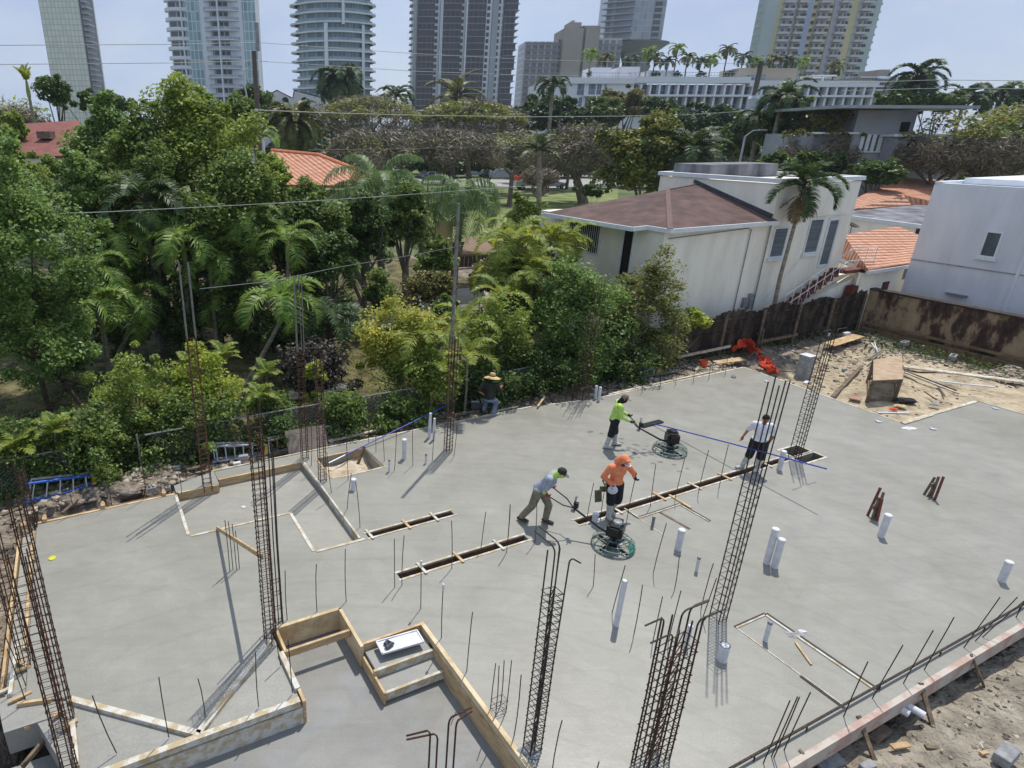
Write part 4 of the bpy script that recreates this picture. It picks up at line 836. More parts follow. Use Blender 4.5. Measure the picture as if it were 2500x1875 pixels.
# radio box beside him
p = G('p4', 360, 1230, -.1); ex = Vector((math.cos(-.1), math.sin(-.1), 0)); ey = EZ.cross(ex); t = empty('portable_radio', p, 'grey portable radio box beside the squatting man', 'radio')
m_rad = mc('grey_plastic', '5c5f66', '46484e'); mb = MB(); mb.box(p+EZ*.17, .42, .2, .24, ex, ey); mb.build('radio_case', m_rad, t)
mb = MB(); mb.box(p+EZ*.315, .42, .21, .05, ex, ey); f_ = mb.build('top_frame', mc('pale_plastic', 'b9bcc0'), t)
for dx, w_ in ((-.1, .12), (.04, .03), (.12, .08)): mb = MB(); mb.box(p+EZ*.346+ex*dx, w_, .08, .012, ex, ey); mb.build('control_panel', m_blk, f_)
mb = MB(); mb.tube([p+EZ*.2-ex*.2+ey*.1, p+EZ*.42-ex*.2+ey*.1, p+EZ*.42+ex*.2+ey*.1, p+EZ*.2+ex*.2+ey*.1], .012, 6); mb.build('handle', m_rad, t)
# ================= tools and odds on site =================
m_bluep = M('blue_pole', srgb('3b4fb0'), srgb('2f3f98'), 6, .4); m_blued = M('blue_fibreglass', srgb('3f6fc4'), srgb('2d55a6'), 6, .5); m_alu = M('aluminium', srgb('c2c6cb'), srgb('9ba1a8'), 8, .4, metal=.3); m_yel = M('yellow_plastic', srgb('e0b52e'), srgb('c2962a'), 6, .5)
f0 = G('n3', 1240, 582, .03)
best = None
for k in range(200):
    z = k*.01; e = G('n4', 690, 930, z); s = G('n4', 600, 1280, 0); sh = Vector((e.x, e.y, 0))+Vector((math.sin(SUN_AZ+math.pi), math.cos(SUN_AZ+math.pi), 0))*z/math.tan(SUN_EL)
    dd = (sh-s).length
    if best is None or dd < best[0]: best = (dd, z, e)
pe = best[2]
t = empty('bull_float', f0, 'long blue pole bull float held by the man in white', 'bull float')
p0 = G('n3', 1155, 600, .03); p1 = G('n3', 1310, 560, .03); mb = MB(); mb.bar(p0, p1, .2, .03); mb.build('float_blade', m_eng, t)
mb = MB(); mb.tube([f0, f0.lerp(pe, .1)+EZ*.02, f0.lerp(pe, .5)+EZ*.02, pe], .018, 8); mb.build('pole', m_bluep, t)
p0 = G('n2', 640, 885, -.05); p1 = PB('n2', 1560, 435, 16.0); t = empty('fence_pole', p0, 'second blue pole slanting from the sand pit to the fence', 'pole')
mb = MB(); mb.tube([p0, p0.lerp(p1, .45), p1], .018, 8); mb.build('pole', m_bluep, t); mb = MB(); mb.tube([p0, p0.lerp(p1, .12)], .021, 8); mb.build('pole_end', m_alu, t)
# white tray with scoop
p = G('b2', 1190, 610, .0); ex = (G('b2', 1320, 560)-G('b2', 1040, 640)).normalized(); ey = EZ.cross(ex); t = empty('white_tray', p-EZ*.1, 'white plastic tray lying on the step forms', 'tray')
mb = MB(); mb.box(p+EZ*.0, .82, .3, .03, ex, ey); 
for s in (-1, 1): mb.bar(p+ey*.15*s-ex*.4+EZ*.02, p+ey*.15*s+ex*.4+EZ*.02, .025, .03); mb.bar(p+ex*.4*s-ey*.15+EZ*.02, p+ex*.4*s+ey*.15+EZ*.02, .025, .03)
mb.build('tray_body', m_pvc, t); mb = MB(); mb.tube([p-ex*.28+EZ*.04, p-ex*.22+ey*.06+EZ*.05, p-ex*.16-ey*.03+EZ*.06, p-ex*.3-ey*.08+EZ*.05], [.05, .04, .04, .05], 6); mb.build('dark_rag', m_rad, t)
# yellow disc
p = G('q1', 305, 437); mb = MB(); mb.lathe(p, [(.075, 0), (.075, .02), (.06, .026), (.01, .026)], 18); o = mb.build('yellow_disc', M('lime_yellow', srgb('d3d23e'), srgb('b8b732'), 5, .5), org=p); tag(o, 'small lime yellow lid on the far left of the slab', 'lid')
p = G('n1', 1875, 1225, -.19); mb = MB(); mb.ball(p+EZ*.01, .07, .05, .02, jit=.2); o = mb.build('plastic_scrap', m_pvc, org=p); tag(o, 'shiny scrap of clear plastic on the recessed floor', 'plastic scrap')
# wooden props
m_propred = M('red_brown_prop', srgb('8a4a40'), srgb('5f3a34'), 10, .8)
def prop(c, b0, tops, lab):
    b = G(c, *b0); t = empty('wooden_prop', b, lab, 'wooden prop', 'red brown props on the slab'); T_ = []
    for (bu, bv, tu, tv, m) in tops:
        p = G(c, bu, bv); q = Y(c, tu, tv, p.y+.02); mb = MB(); mb.bar(p, q, .05, .035, up=EA); mb.build('leg', m, t); T_.append((p, q))
    mb = MB(); mb.box(b+EZ*.33+EB*.02, .24, .04, .1, EA, EB); mb.box(b+EZ*.28, .2, .03, .04, EA, EB); mb.build('cross_brace', m_wooddk, t)
prop('n4', (1045, 1310), [(1005, 1290, 1105, 1075, m_propred), (1040, 1318, 1095, 1150, m_wooddk), (1078, 1330, 1118, 1160, m_propred), (1060, 1318, 1130, 1110, m_wooddk)], 'left wooden prop with a tall red leg')
prop('n4', (1490, 1140), [(1440, 1130, 1525, 995, m_wooddk), (1470, 1145, 1530, 1040, m_wooddk), (1522, 1170, 1592, 990, m_propred), (1495, 1150, 1555, 990, m_wooddk)], 'right wooden prop, broader and squarer')
# ladders lying on edge
def ladder(code, BL, BR, TL, TR, zb, n, mrail, mend, lab, ends=(1, 1), depth=.12, mr=None):
    bl, br = G(code, *BL, zb), G(code, *BR, zb); tl_, tr = Y(code, *TL, bl.y+depth), Y(code, *TR, br.y+depth)
    t = empty('step_ladder', bl, lab, 'ladder', 'ladders along the hedge fence')
    for p, q in ((bl, br), (tl_, tr)): mb = MB(); mb.bar(p, q, .035, .08, up=EB); mb.build('rail', mrail, t)
    for i in range(n):
        f = (i+.6)/(n+.2); mb = MB(); mb.bar(bl.lerp(br, f), tl_.lerp(tr, f), .06, .03, up=EA); mb.build('rung', mr or m_alu, t)
    for k, (p, q) in enumerate(((bl, tl_), (br, tr))):
        if ends[k]: mb = MB(); mb.bar(p.lerp(q, -.03), q.lerp(p, -.03), .1, .09, up=EA); mb.build('end_cap', mend, t)
    d = (br-bl)*.06
    mb = MB(); mb.bar(bl+d+EB*.14, tl_+d+EB*.18, .03, .03); mb.bar(bl+d+EB*.14, br-d+EB*.14, .03, .04); mb.bar(tl_+d+EB*.18, tr-d+EB*.16, .03, .04); mb.build('rear_legs', m_alu, t)
ladder('n1', (180, 1195), (730, 1050), (205, 1045), (715, 975), -.02, 5, m_blued, m_yel, 'blue step ladder lying on its side at the far left', (0, 1))
ladder('n1', (1640, 875), (2050, 815), (1620, 755), (2055, 740), -.08, 6, m_alu, m_yel, 'silver step ladder with yellow top behind the recess', (0, 1))
ladder('n1', (2075, 830), (2320, 775), (2070, 715), (2310, 650), -.05, 2, m_wooddk, m_yel, 'old dark ladder between the silver ladder and the plywood', (0, 1), mr=m_wooddk)
ladder('n3', (1010, 235), (1275, 200), (1000, 145), (1290, 160), -.1, 5, m_blued, m_yel, 'yellow ended ladder lying in front of the big bush', (1, 1))
ladder('n2', (640, 700), (750, 665), (610, 605), (755, 570), -.05, 2, m_alu, m_alu, 'bent aluminium ladder section beside the white bucket', (0, 0))
# plywood
bl, br = G('n2', 335, 825, -.05), G('n2', 635, 765, -.05); tl_, tr = Y('n2', 300, 640, bl.y+.25), Y('n2', 605, 585, br.y+.25); mb = MB(); n_ = (br-bl).cross(tl_-bl).normalized()*.015
mb.hexa([bl-n_, br-n_, br+n_, bl+n_, tl_-n_, tr-n_, tr+n_, tl_+n_]); o = mb.build('plywood_sheet', M('grey_plywood', srgb('a5978a'), srgb('8b7c6f'), 3, .85, .2), org=bl); tag(o, 'grey plywood sheet leaning on the fence behind two cages', 'plywood')
def bucket(code, u, v, z, m, lab, r=.15, h=.36, tilt=None):
    b = G(code, u, v, z); t = empty('bucket', b, lab, 'bucket'); ax = tilt or EZ; mb = MB(); mb.lathe(b, [(r*.85, 0), (r, h), (r*1.06, h), (r*1.06, h-.02), (r*.96, h-.01), (r*.82, .02), (.01, .02)], 20, ax); mb.build('bucket_body', m, t)
    mb = MB(); n = 9; mb.tube([b+ax*(h-.03)+EA*(r*1.05)*math.cos(math.pi*i/n)+(-EB*.6-EZ*.8)*math.sin(math.pi*i/n)*r*1.1 for i in range(n+1)], .006, 5); mb.build('handle', m_greybar, t)
bucket('n2', 842, 638, -.1, m_pvc, 'white plastic bucket on the dirt beside the plywood')
bucket('n3', 1628, 158, -.2, M('orange_bucket', srgb('e0633f'), srgb('c9512f'), 5, .5), 'orange bucket standing by the black wooden fence')
# concrete post, table
b = G('p5', 60, 770, -.35); t = empty('concrete_post', b, 'square grey concrete post standing in the sand behind the slab', 'post'); hz = H(b+EB*.1, 'p5', 110, 450)
mb = MB(); mb.box(b+EZ*hz/2, .4, .4, hz+.35, EA, EB); mb.build('post_shaft', m_block, t)
mb = MB(); mb.box(b+EZ*(hz+.178), .42, .42, .012, EA, EB); mb.build('post_top', m_pvc, t)
fl = [G('p5', *q, -.12) for q in ((720, 940), (970, 985), (948, 930), (745, 880))]
tt = [Y('p5', 745, 745, fl[0].y), Y('p5', 1040, 735, fl[1].y-.05), Y('p5', 1035, 505, fl[2].y+.62), Y('p5', 755, 548, fl[3].y+.75)]
zt = .75; cc = (G('p5', 745, 745, zt)+G('p5', 1040, 735, zt)+G('p5', 1035, 505, zt)+G('p5', 755, 548, zt))/4
t = empty('work_table', Vector((cc.x, cc.y, -.15)), 'rough plywood topped work table standing on the sand', 'table')
cs = [G('p5', 755, 745, zt), G('p5', 1040, 732, zt), G('p5', 1035, 505, zt), G('p5', 760, 545, zt)]
mb = MB(); mb.hexa([q-EZ*.02 for q in cs]+[q+EZ*.01 for q in cs]); mb.build('table_top', M('dusty_plywood', srgb('b5a189'), srgb('9c8367'), 4, .85, .2), t)
for q in cs: mb = MB(); q2 = q.lerp(cc, .07); mb.bar(Vector((q2.x, q2.y, -.18)), Vector((q2.x, q2.y, zt-.02)), .09, .09, up=EA); mb.build('leg', m_wooddk, t)
for i in range(4):
    p, q = cs[i].lerp(cc, .06), cs[(i+1) % 4].lerp(cc, .06)
    for z in (zt-.09, .0): mb = MB(); mb.bar(Vector((p.x, p.y, z)), Vector((q.x, q.y, z)), .04, .1); mb.build('rail', m_wooddk, t)
# orange netting heap
m_net = M('orange_netting', srgb('e2502f'), srgb('b83a22'), 9, .7, .6, 30)
def cloth(code, pts, z, r, label, nm='orange_netting'):
    from mathutils import noise as mn
    P = [G(code, u, v, z+h) for u, v, h in pts]; mb = MB(); nu, nv = 30, 18
    for i in range(nu+1):
        f = i/nu*(len(P)-1); k = min(int(f), len(P)-2); c = P[k].lerp(P[k+1], f-k); d = (P[k+1]-P[k]); d.z = 0; sd = EZ.cross(d.normalized()) if d.length > .05 else EA
        for j in range(nv+1):
            t = j/nv*2-1; w = r*(1.1+.5*mn.noise(Vector((i*.35, 5, len(pts)))))
            p = c+sd*t*w+EZ*((1-abs(t)**1.3)*r*.75-.04); q = p*4.5
            mb.v.append(tuple(p+Vector((mn.noise(q), mn.noise(q+Vector((9, 0, 0))), mn.noise(q+Vector((0, 9, 0)))*1.3))*.16+Vector((0, 0, mn.noise(q*3)*.07))))
    mb.f = [(i*(nv+1)+j, i*(nv+1)+j+1, (i+1)*(nv+1)+j+1, (i+1)*(nv+1)+j) for i in range(nu) for j in range(nv)]; mb.m = [0]*len(mb.f)
    o = mb.build(nm, m_net, org=P[0]); tag(o, label, 'netting', 'orange netting heaps'); so_ = o.modifiers.new('t', 'SOLIDIFY'); so_.thickness = .012
cloth('m4', [(95, 1375, .5), (105, 1400, .35), (125, 1440, .1), (135, 1470, -.1)], -.2, .26, 'upright crumpled heap of orange safety netting')
cloth('m4', [(175, 1480, .1), (210, 1510, 0), (240, 1550, 0), (290, 1610, -.1)], -.2, .2, 'trailing tail of orange netting towards the slab peak')
cloth('m4', [(-40, 1430, .1), (10, 1400, .3), (30, 1390, .2)], -.2, .22, 'shaded orange netting against the black fence')
# ================= fences and walls near =================
m_galv = M('galvanised_pipe', srgb('9a9c9c'), srgb('7a7c7c'), 8, .5, metal=.4)
t = empty('chain_link_fence', W(4, 16.6, -.2), 'low chain link fence with pipe rail in front of the hedge', 'fence')
mb = MB(); mb.tube([W(-8, 16.3, .92), W(-3.5, 16.5, .9), W(-1.2, 16.6, .9)], .022, 6); mb.build('top_rail', m_galv, t)
mb = MB(); mb.tube([W(.8, 16.62, .9), W(5, 16.62, .92), W(10, 16.6, .9), W(17, 16.7, .92)], .022, 6); mb.build('top_rail', m_galv, t)
for i, a in enumerate((-7, -4.4, -2.2, -1.2, .6, 2.7, 5.1, 7.4, 9.3, 11.8, 14.2, 16.8)):
    mb = MB(); mb.tube([W(a, 16.62, -.3), W(a+(.12 if i == 3 else 0), 16.62-(.1 if i == 3 else 0), .95)], .026, 6); mb.build('post', m_galv, t)
for s0, s1 in ((-8, -1.2), (.8, 17)):
    mb = MB(); a = s0
    while a < s1:
        mb.tube([W(a, 16.6, -.15), W(min(a+1.05, s1), 16.6, .9)], .0035, 3, cap=False); mb.tube([W(a, 16.605, .9), W(min(a+1.05, s1), 16.605, -.15)], .0035, 3, cap=False); a += .11
    mb.build('wire_mesh', m_galv, t)
p = W(-3.9, 16.5, .62); mb = MB(); mb.box(p, .3, .012, .34, EA, EB); o = mb.build('notice_board', m_pvc, org=p); tag(o, 'small blank white notice tied to the left of the fence', 'notice')
# black wooden fence
m_bw = M('mouldy_black_fence', srgb('574d40'), srgb('211c17'), 2.2, .9, .4, 20, stretch=(1, 1, .35), lo=.42, hi=.66)
t = empty('wooden_fence', W(28, 17.15, -.3), 'mouldy black board fence behind the building lot', 'fence')
a = 21.6; R = random.Random(5)
while a < 34.2:
    w = R.uniform(.13, .15); mb = MB(); z1 = 1.55+R.uniform(-.06, .05)+.1*math.sin(a*2.1); mb.abox(a, a+w-.008, 17.15+(R.random()*.01), 17.17+(R.random()*.01), -.4, z1); mb.build('fence_board', m_bw, t); a += w
for z in (.1, .75, 1.3): mb = MB(); mb.abox(21.6, 34.2, 17.08, 17.145, z-.04, z+.04); mb.build('fence_rail', m_bw, t)
for k in range(6): mb = MB(); mb.abox(21.7+k*2.45, 21.8+k*2.45, 17.0, 17.075, -.4, 1.5); mb.build('fence_post', m_wooddk, t)
board(PB('m3', 1435, 1490, 16.9), PB('m3', 1845, 1405, 16.9), .04, .11, m_woodc, 'grey plank nailed low across the black fence on the left', 'planks against the black fence', 'fence_plank', 'plank')
board(PB('m4', 160, 1375, 16.7), PB('m4', 465, 1315, 16.7), .04, .12, m_wooddk, 'plank on stakes in front of the black fence by the netting', 'planks against the black fence', 'fence_plank', 'plank')
for i, (u, v, u2, v2) in enumerate(((180, 1440, 205, 1270), (420, 1405, 455, 1230))):
    board(PB('m4', u, v, 16.6), PB('m4', u2, v2, 16.65), .06, .04, m_wooddk, ('left', 'right')[i]+' stake holding the plank by the orange netting', 'stakes at the black fence', 'fence_stake', 'stake')
# retaining wall
m_ret = bpy.data.materials.new('stained_retaining_wall'); m_ret.use_nodes = True; nt = m_ret.node_tree; N = nt.nodes; l = nt.links.new; b = N['Principled BSDF']; b.inputs['Roughness'].default_value = .95
tcn = N.new('ShaderNodeTexCoord'); mp = N.new('ShaderNodeMapping'); mp.inputs['Scale'].default_value = (1, 1, .45); l(tcn.outputs['Object'], mp.inputs[0])
n1 = N.new('ShaderNodeTexNoise'); n1.inputs['Scale'].default_value = .9; n1.inputs['Detail'].default_value = 9; n1.inputs['Roughness'].default_value = .68; l(mp.outputs[0], n1.inputs['Vector'])
r = N.new('ShaderNodeValToRGB'); e = r.color_ramp.elements; e[0].position = .40; e[0].color = (*srgb('2f221c'), 1); e[1].position = .68; e[1].color = (*srgb('ab997a'), 1); x = e.new(.48); x.color = (*srgb('4b3a30'), 1); x = e.new(.53); x.color = (*srgb('8d7b60'), 1)
l(n1.outputs['Fac'], r.inputs[0]); l(r.outputs[0], b.inputs['Base Color'])
t = empty('retaining_wall', W(34.6, 12, -.6), 'mossy stained retaining wall below the pale grey house', 'wall')
mb = MB(); mb.abox(34.45, 34.8, 5.0, 17.3, -.9, 1.62); mb.build('wall_face', m_ret, t)
mb = MB(); mb.abox(34.40, 34.85, 5.0, 17.32, 1.622, 1.70); mb.build('coping', M('dark_mossy_coping', srgb('4b4038'), srgb('2a2420'), 3, .9), t)
mb = MB(); mb.abox(34.28, 34.445, 5.0, 17.0, .0, .1); mb.abox(34.2, 34.445, 5.0, 17.0, -.8, -.15); mb.build('footing_ledge', M('brown_ledge', srgb('8b7457'), srgb('6b5640'), 3, .9), t)
mb = MB(); mb.abox(33.0, 36.0, 17.2, 17.5, -.3, 1.9); o = mb.build('red_block_wall', M('rusty_red_wall', srgb('6e3a30'), srgb('402620'), 2, .9), org=W(34, 17.3, -.3)); tag(o, 'short rusty red wall at the corner behind the fences', 'wall')
# ================= white two storey house =================
m_wall = M('cream_stucco', srgb('f3efdf'), srgb('e0dbca'), 1.1, .85, .15, 60, stretch=(1, 1, .3), lo=.3, hi=.6); m_trim = M('white_trim', srgb('e2e6e6'), srgb('d2d7d7'), 4, .6)
m_glass = M('dark_window_glass', srgb('5a666c'), srgb('3d474d'), 1.5, .15, spec=.6); m_black = M('shadowed_opening', srgb('1d1c1b'), srgb('121110'), 4, .8)
m_shin = M('red_brown_shingles', srgb('6c5650'), srgb('4e403c'), 1.2, .95, .5, 14, detail=9, stretch=(1, 1, 3)); m_parin = M('stained_grey_parapet', srgb('8b8b90'), srgb('4c4c54'), .8, .9, stretch=(1, 1, .3))
t = empty('white_house', W(27, 21, -.3), 'cream two storey house with red brown hip roof and outside stair', 'house')
mb = MB(); mb.abox(21.2, 27.6, 18.3, 26.0, -.4, 5.05); mb.build('wall', m_wall, t)
mb = MB(); mb.abox(27.6, 33.4, 18.3, 24.7, -.4, 6.62); mb.build('upper_block_wall', m_wall, t)
# parapet cap ring and dark inner face
mb = MB()
for q in ((27.5, 33.5, 18.2, 18.5), (27.5, 33.5, 24.5, 24.8), (27.5, 27.8, 18.5, 24.5), (33.2, 33.5, 18.5, 24.5)): mb.abox(*q, 6.66, 6.84)
mb.build('parapet_cap', m_trim, t)
mb = MB(); mb.abox(28.0, 33.0, 22.2, 24.3, 6.6, 7.25); mb.build('roof_upstand', m_parin, t)
# hip roof
z0 = 5.12; A0, B0 = 20.75, 18.0; rz = 6.38

P = dict(c1=W(A0+.35, B0, z0), c2=W(27.62, B0, z0), c3=W(A0+.35, 19.15, z0), c4=W(20.3, 19.15, z0-.02), c5=W(20.3, 24.7, z0-.02), r1=PB('m3', 1358, 196, 22.4), r2=W(27.62, 22.4, rz), c6=W(27.62, 26.4, z0))
mb = MB(); mb.quad(P['c1'], P['c2'], P['r2'], P['r1']); mb.quad(P['c1'], P['r1'], P['c3']); mb.quad(P['c4'], P['c3'], P['r1']); mb.quad(P['c4'], P['r1'], P['c5']); mb.quad(P['c5'], P['r1'], P['r2'], P['c6'])
rf = mb.build('roof', m_shin, t)
mb = MB(); L_ = [P['c2'], P['c1'], P['c3'], P['c4'], P['c5']]
for i in range(4): mb.bar(L_[i]-EZ*.08, L_[i+1]-EZ*.08, .1, .17)
mb.build('gutter', m_trim, rf)
mb = MB()
for i, (p, q) in enumerate(((P['c1'], P['r1']), (P['r1'], P['r2']))): mb.bar(p+EZ*.01, q+EZ*.01, .2, .03)
mb.build('ridge_cap', M('pale_ridge_shingles', srgb('75605a'), srgb('63504b'), 6, .9), rf)
mb = MB(); mb.bar(W(27.56, 18.3, 5.3), W(27.56, 22.6, 6.5), .06, .14); mb.build('roof_flashing', M('dark_flashing', srgb('55555a'), srgb('3a3a3e'), 5, .7), rf)
mb = MB(); mb.abox(20.4, 21.15, 19.2, 25, 5.0, 5.03); mb.abox(21.1, 27.6, 18.05, 18.3, 5.0, 5.03); mb.build('soffit', m_trim, rf)
def window(parent, kind, a0, a1, b0, b1, z0, z1, axis='b', frame=m_trim, glass=m_glass, sill=True, mull=0, fw=.07, nm='window', out=.05):
    # axis 'b': on a face looking to -b at b0 ; axis 'a': on a face looking to -a at a0
    mb = MB()
    if axis == 'b':
        mb.abox(a0, a1, b0-.012, b0+.02, z0, z1); w = mb.build(nm, glass, parent); mb = MB()
        for q in ((a0-fw, a0, z0-fw, z1+fw), (a1, a1+fw, z0-fw, z1+fw), (a0, a1, z1, z1+fw), (a0, a1, z0-fw, z0)): mb.abox(q[0], q[1], b0-out, b0+.02, q[2], q[3])
        for i in range(mull): x = a0+(a1-a0)*(i+1)/(mull+1); mb.abox(x-.015, x+.015, b0-.03, b0+.0, z0, z1)
        mb.build('frame', frame, w)
        if sill: mb = MB(); mb.abox(a0-.15, a1+.15, b0-.12, b0+.0, z0-fw-.12, z0-fw-.002); mb.build('sill', frame, w)
    else:
        mb.abox(a0-.012, a0+.02, b0, b1, z0, z1); w = mb.build(nm, glass, parent); mb = MB()
        for q in ((b0-fw, b0, z0-fw, z1+fw), (b1, b1+fw, z0-fw, z1+fw), (b0, b1, z1, z1+fw), (b0, b1, z0-fw, z0)): mb.abox(a0-out, a0+.02, q[0], q[1], q[2], q[3])
        for i in range(mull): y = b0+(b1-b0)*(i+1)/(mull+1); mb.abox(a0-.03, a0, y-.015, y+.015, z0, z1)
        mb.build('frame', frame, w)
        if sill: mb = MB(); mb.abox(a0-.12, a0, b0-.15, b1+.15, z0-fw-.12, z0-fw-.002); mb.build('sill', frame, w)
    return w
m_blind = M('blue_grey_blinds', srgb('6d777d'), srgb('4d565c'), 1, .4, stretch=(.1, .1, 14))
window(t, 0, 27.95, 28.8, 18.3, 0, 3.5, 4.72, glass=m_blind); window(t, 0, 30.35, 31.25, 18.3, 0, 3.52, 4.98, glass=m_blind)
w = window(t, 0, 31.75, 32.4, 18.3, 0, 2.85, 4.9, glass=m_blind, nm='door', sill=False, fw=.13)
mb = MB(); mb.abox(30.0, 33.0, 18.22, 18.29, 5.16, 5.24); mb.build('wall_band', m_wall, t)
window(t, 0, 31.6, 32.9, 17.95, 0, .8, 1.62, glass=m_black, frame=m_wall, sill=False)
mb = MB(); mb.abox(31.3, 34.6, 17.97, 18.28, -.4, 2.3); mb.build('stair_base_wall', m_wall, t)
window(t, 0, 21.2, 0, 21.8, 23.8, 3.55, 4.75, 'a', glass=m_black, sill=False)
for i in range(16): mb = MB(); y = 21.85+i*.125; mb.abox(21.12, 21.135, y, y+.02, 3.5, 4.8); mb.build('window_bar', m_trim, t)
window(t, 0, 21.2, 0, 19.85, 20.35, 2.6, 4.78, 'a', glass=m_black, nm='door', sill=False)
mb = MB(); mb.tube([W(26.25, 18.24, .2), W(26.28, 18.24, 4.8), W(26.0, 18.24, 4.86), W(21.4, 18.24, 4.7)], .022, 6); mb.tube([W(27.5, 18.22, .2), W(27.5, 18.22, 5.0)], .03, 6); mb.build('conduit', m_galv, t)
mb = MB(); mb.abox(26.75, 26.95, 18.1, 18.29, 1.35, 1.75); mb.abox(27.1, 27.3, 18.12, 18.29, 1.2, 1.9); mb.build('meter_box', m_block, t)
# stairs
m_redstep = M('red_brown_treads', srgb('7d4a40'), srgb('5e352e'), 5, .85)
sx0, sx1, sz0, sz1, n = 28.55, 32.5, .9, 2.72, 11
for i in range(n):
    a0 = sx0+(sx1-sx0)*i/n; a1 = sx0+(sx1-sx0)*(i+1)/n; z = sz0+(sz1-sz0)*(i+1)/n; mb = MB(); mb.abox(a0-.03, a1, 17.5, 17.96, z-.17, z); mb.build('stair_tread', m_redstep, t)
mb = MB(); mb.abox(32.5, 34.7, 17.4, 17.96, 2.5, 2.66); mb.build('landing', m_redstep, t)
mb = MB(); mb.hexa([W(sx0, 17.6, .3), W(34.6, 17.6, -.4), W(34.6, 17.9, -.4), W(sx0, 17.9, .3), W(sx0, 17.6, .8), W(34.6, 17.6, 2.48), W(34.6, 17.9, 2.48), W(sx0, 17.9, .8)]); mb.build('stair_wall', m_wall, t)
mb = MB(); q0, q1 = W(sx0, 17.48, sz0+.95), W(32.6, 17.48, 3.65); mb.tube([q0-EZ*.2, q0, q1, W(34.65, 17.48, 3.6), W(34.65, 17.48, 2.6)], .02, 6); mb.tube([q0-EZ*.55, q1-EZ*.55, W(34.65, 17.48, 3.05)], .016, 6)
for i in range(9): f = i/8; p = q0.lerp(q1, f); mb.tube([p, p-EZ*.95], .014, 5); mb.tube([p-EZ*.55, p-EZ*.95+EA*.35], .01, 4)
for a in (33.2, 33.9): mb.tube([W(a, 17.48, 2.6), W(a, 17.48, 3.62)], .014, 5); mb.tube([W(a, 17.48, 2.65), W(a+.5, 17.48, 3.5)], .01, 4)
mb.build('hand_rail', m_trim, t)
mb = MB(); mb.tube([W(27.6, 18.2, .9), W(30.3, 18.2, 3.35), W(31.2, 18.2, 3.4)], .018, 6); mb.build('wall_rail', m_trim, t)
# ================= pale grey house right =================
m_gw = M('pale_grey_stucco', srgb('dcdee2'), srgb('cbced3'), 1.2, .85, .1, 60, stretch=(1, 1, .25), lo=.3, hi=.6)
t = empty('grey_house', W(40, 12, .8), 'plain pale grey house wall at the right edge with a slim window', 'house')
mb = MB(); mb.abox(36.5, 44, 2, 16.85, .5, 6.45); mb.build('wall', m_gw, t)
mb = MB(); mb.abox(36.5, 36.8, 2, 16.85, 6.45, 6.55); mb.abox(36.5, 44, 16.55, 16.85, 6.45, 6.62); mb.abox(38.2, 44, 2, 16.5, 6.5, 6.75); mb.build('roof', M('white_roof', srgb('dfe4e8'), srgb('cdd4da'), 2, .6), t)
window(t, 0, 36.5, 0, 13.8, 14.28, 3.62, 4.62, 'a', glass=m_glass)
mb = MB(); mb.abox(36.46, 36.5, 2, 16.85, 3.0, 3.035); mb.build('wall_joint', m_block, t)
mb = MB(); mb.abox(36.4, 36.5, 12.72, 12.84, .9, 5.5); mb.abox(36.34, 36.5, 12.68, 12.9, 5.5, 5.75); mb.build('downpipe', m_gw, t)
mb = MB(); mb.abox(36.3, 36.5, 14.2, 15.0, 1.7, 1.78); mb.build('ledge', m_galv, t)
# ================= tiled houses =================
def tile_mat(name, h1, h2, sc=3.0, rot=0.0):
    m = M(name, srgb(h1), srgb(h2), 2.5, .85); nt = m.node_tree; N = nt.nodes; l = nt.links.new; b = N['Principled BSDF']; tcn = N.new('ShaderNodeTexCoord'); mp = N.new('ShaderNodeMapping'); mp.inputs['Rotation'].default_value = (0, 0, rot)
    l(tcn.outputs['Object'], mp.inputs[0]); w = N.new('ShaderNodeTexWave'); w.inputs['Scale'].default_value = sc; w.inputs['Distortion'].default_value = .15; l(mp.outputs[0], w.inputs['Vector'])
    w2 = N.new('ShaderNodeTexWave'); w2.bands_direction = 'Y'; w2.wave_profile = 'SAW'; w2.inputs['Scale'].default_value = sc*.35; w2.inputs['Distortion'].default_value = .3; l(mp.outputs[0], w2.inputs['Vector'])
    col = b.inputs['Base Color'].links[0].from_socket; r = N.new('ShaderNodeValToRGB'); r.color_ramp.elements[0].color = (.52, .47, .45, 1); r.color_ramp.elements[1].position = .35; l(w.outputs['Fac'], r.inputs[0])
    r2 = N.new('ShaderNodeValToRGB'); r2.color_ramp.elements[0].color = (.62, .58, .56, 1); r2.color_ramp.elements[1].position = .18; l(w2.outputs['Fac'], r2.inputs[0])
    a = N.new('ShaderNodeMixRGB'); a.blend_type = 'MULTIPLY'; a.inputs[0].default_value = 1; l(col, a.inputs[1]); l(r.outputs[0], a.inputs[2]); c = N.new('ShaderNodeMixRGB'); c.blend_type = 'MULTIPLY'; c.inputs[0].default_value = 1; l(a.outputs[0], c.inputs[1]); l(r2.outputs[0], c.inputs[2]); l(c.outputs[0], b.inputs['Base Color'])
    bp = N.new('ShaderNodeBump'); bp.inputs['Strength'].default_value = .8; bp.inputs['Distance'].default_value = .08; l(w.outputs['Fac'], bp.inputs['Height']); l(bp.outputs[0], b.inputs['Normal']); return m
m_tile = tile_mat('orange_clay_tiles', 'cf9a7e', 'b97f63', 1.1, -YA); m_tile2 = tile_mat('pale_orange_tiles', 'd3a48a', 'c08c71', 1.3, -YA+math.pi/2)
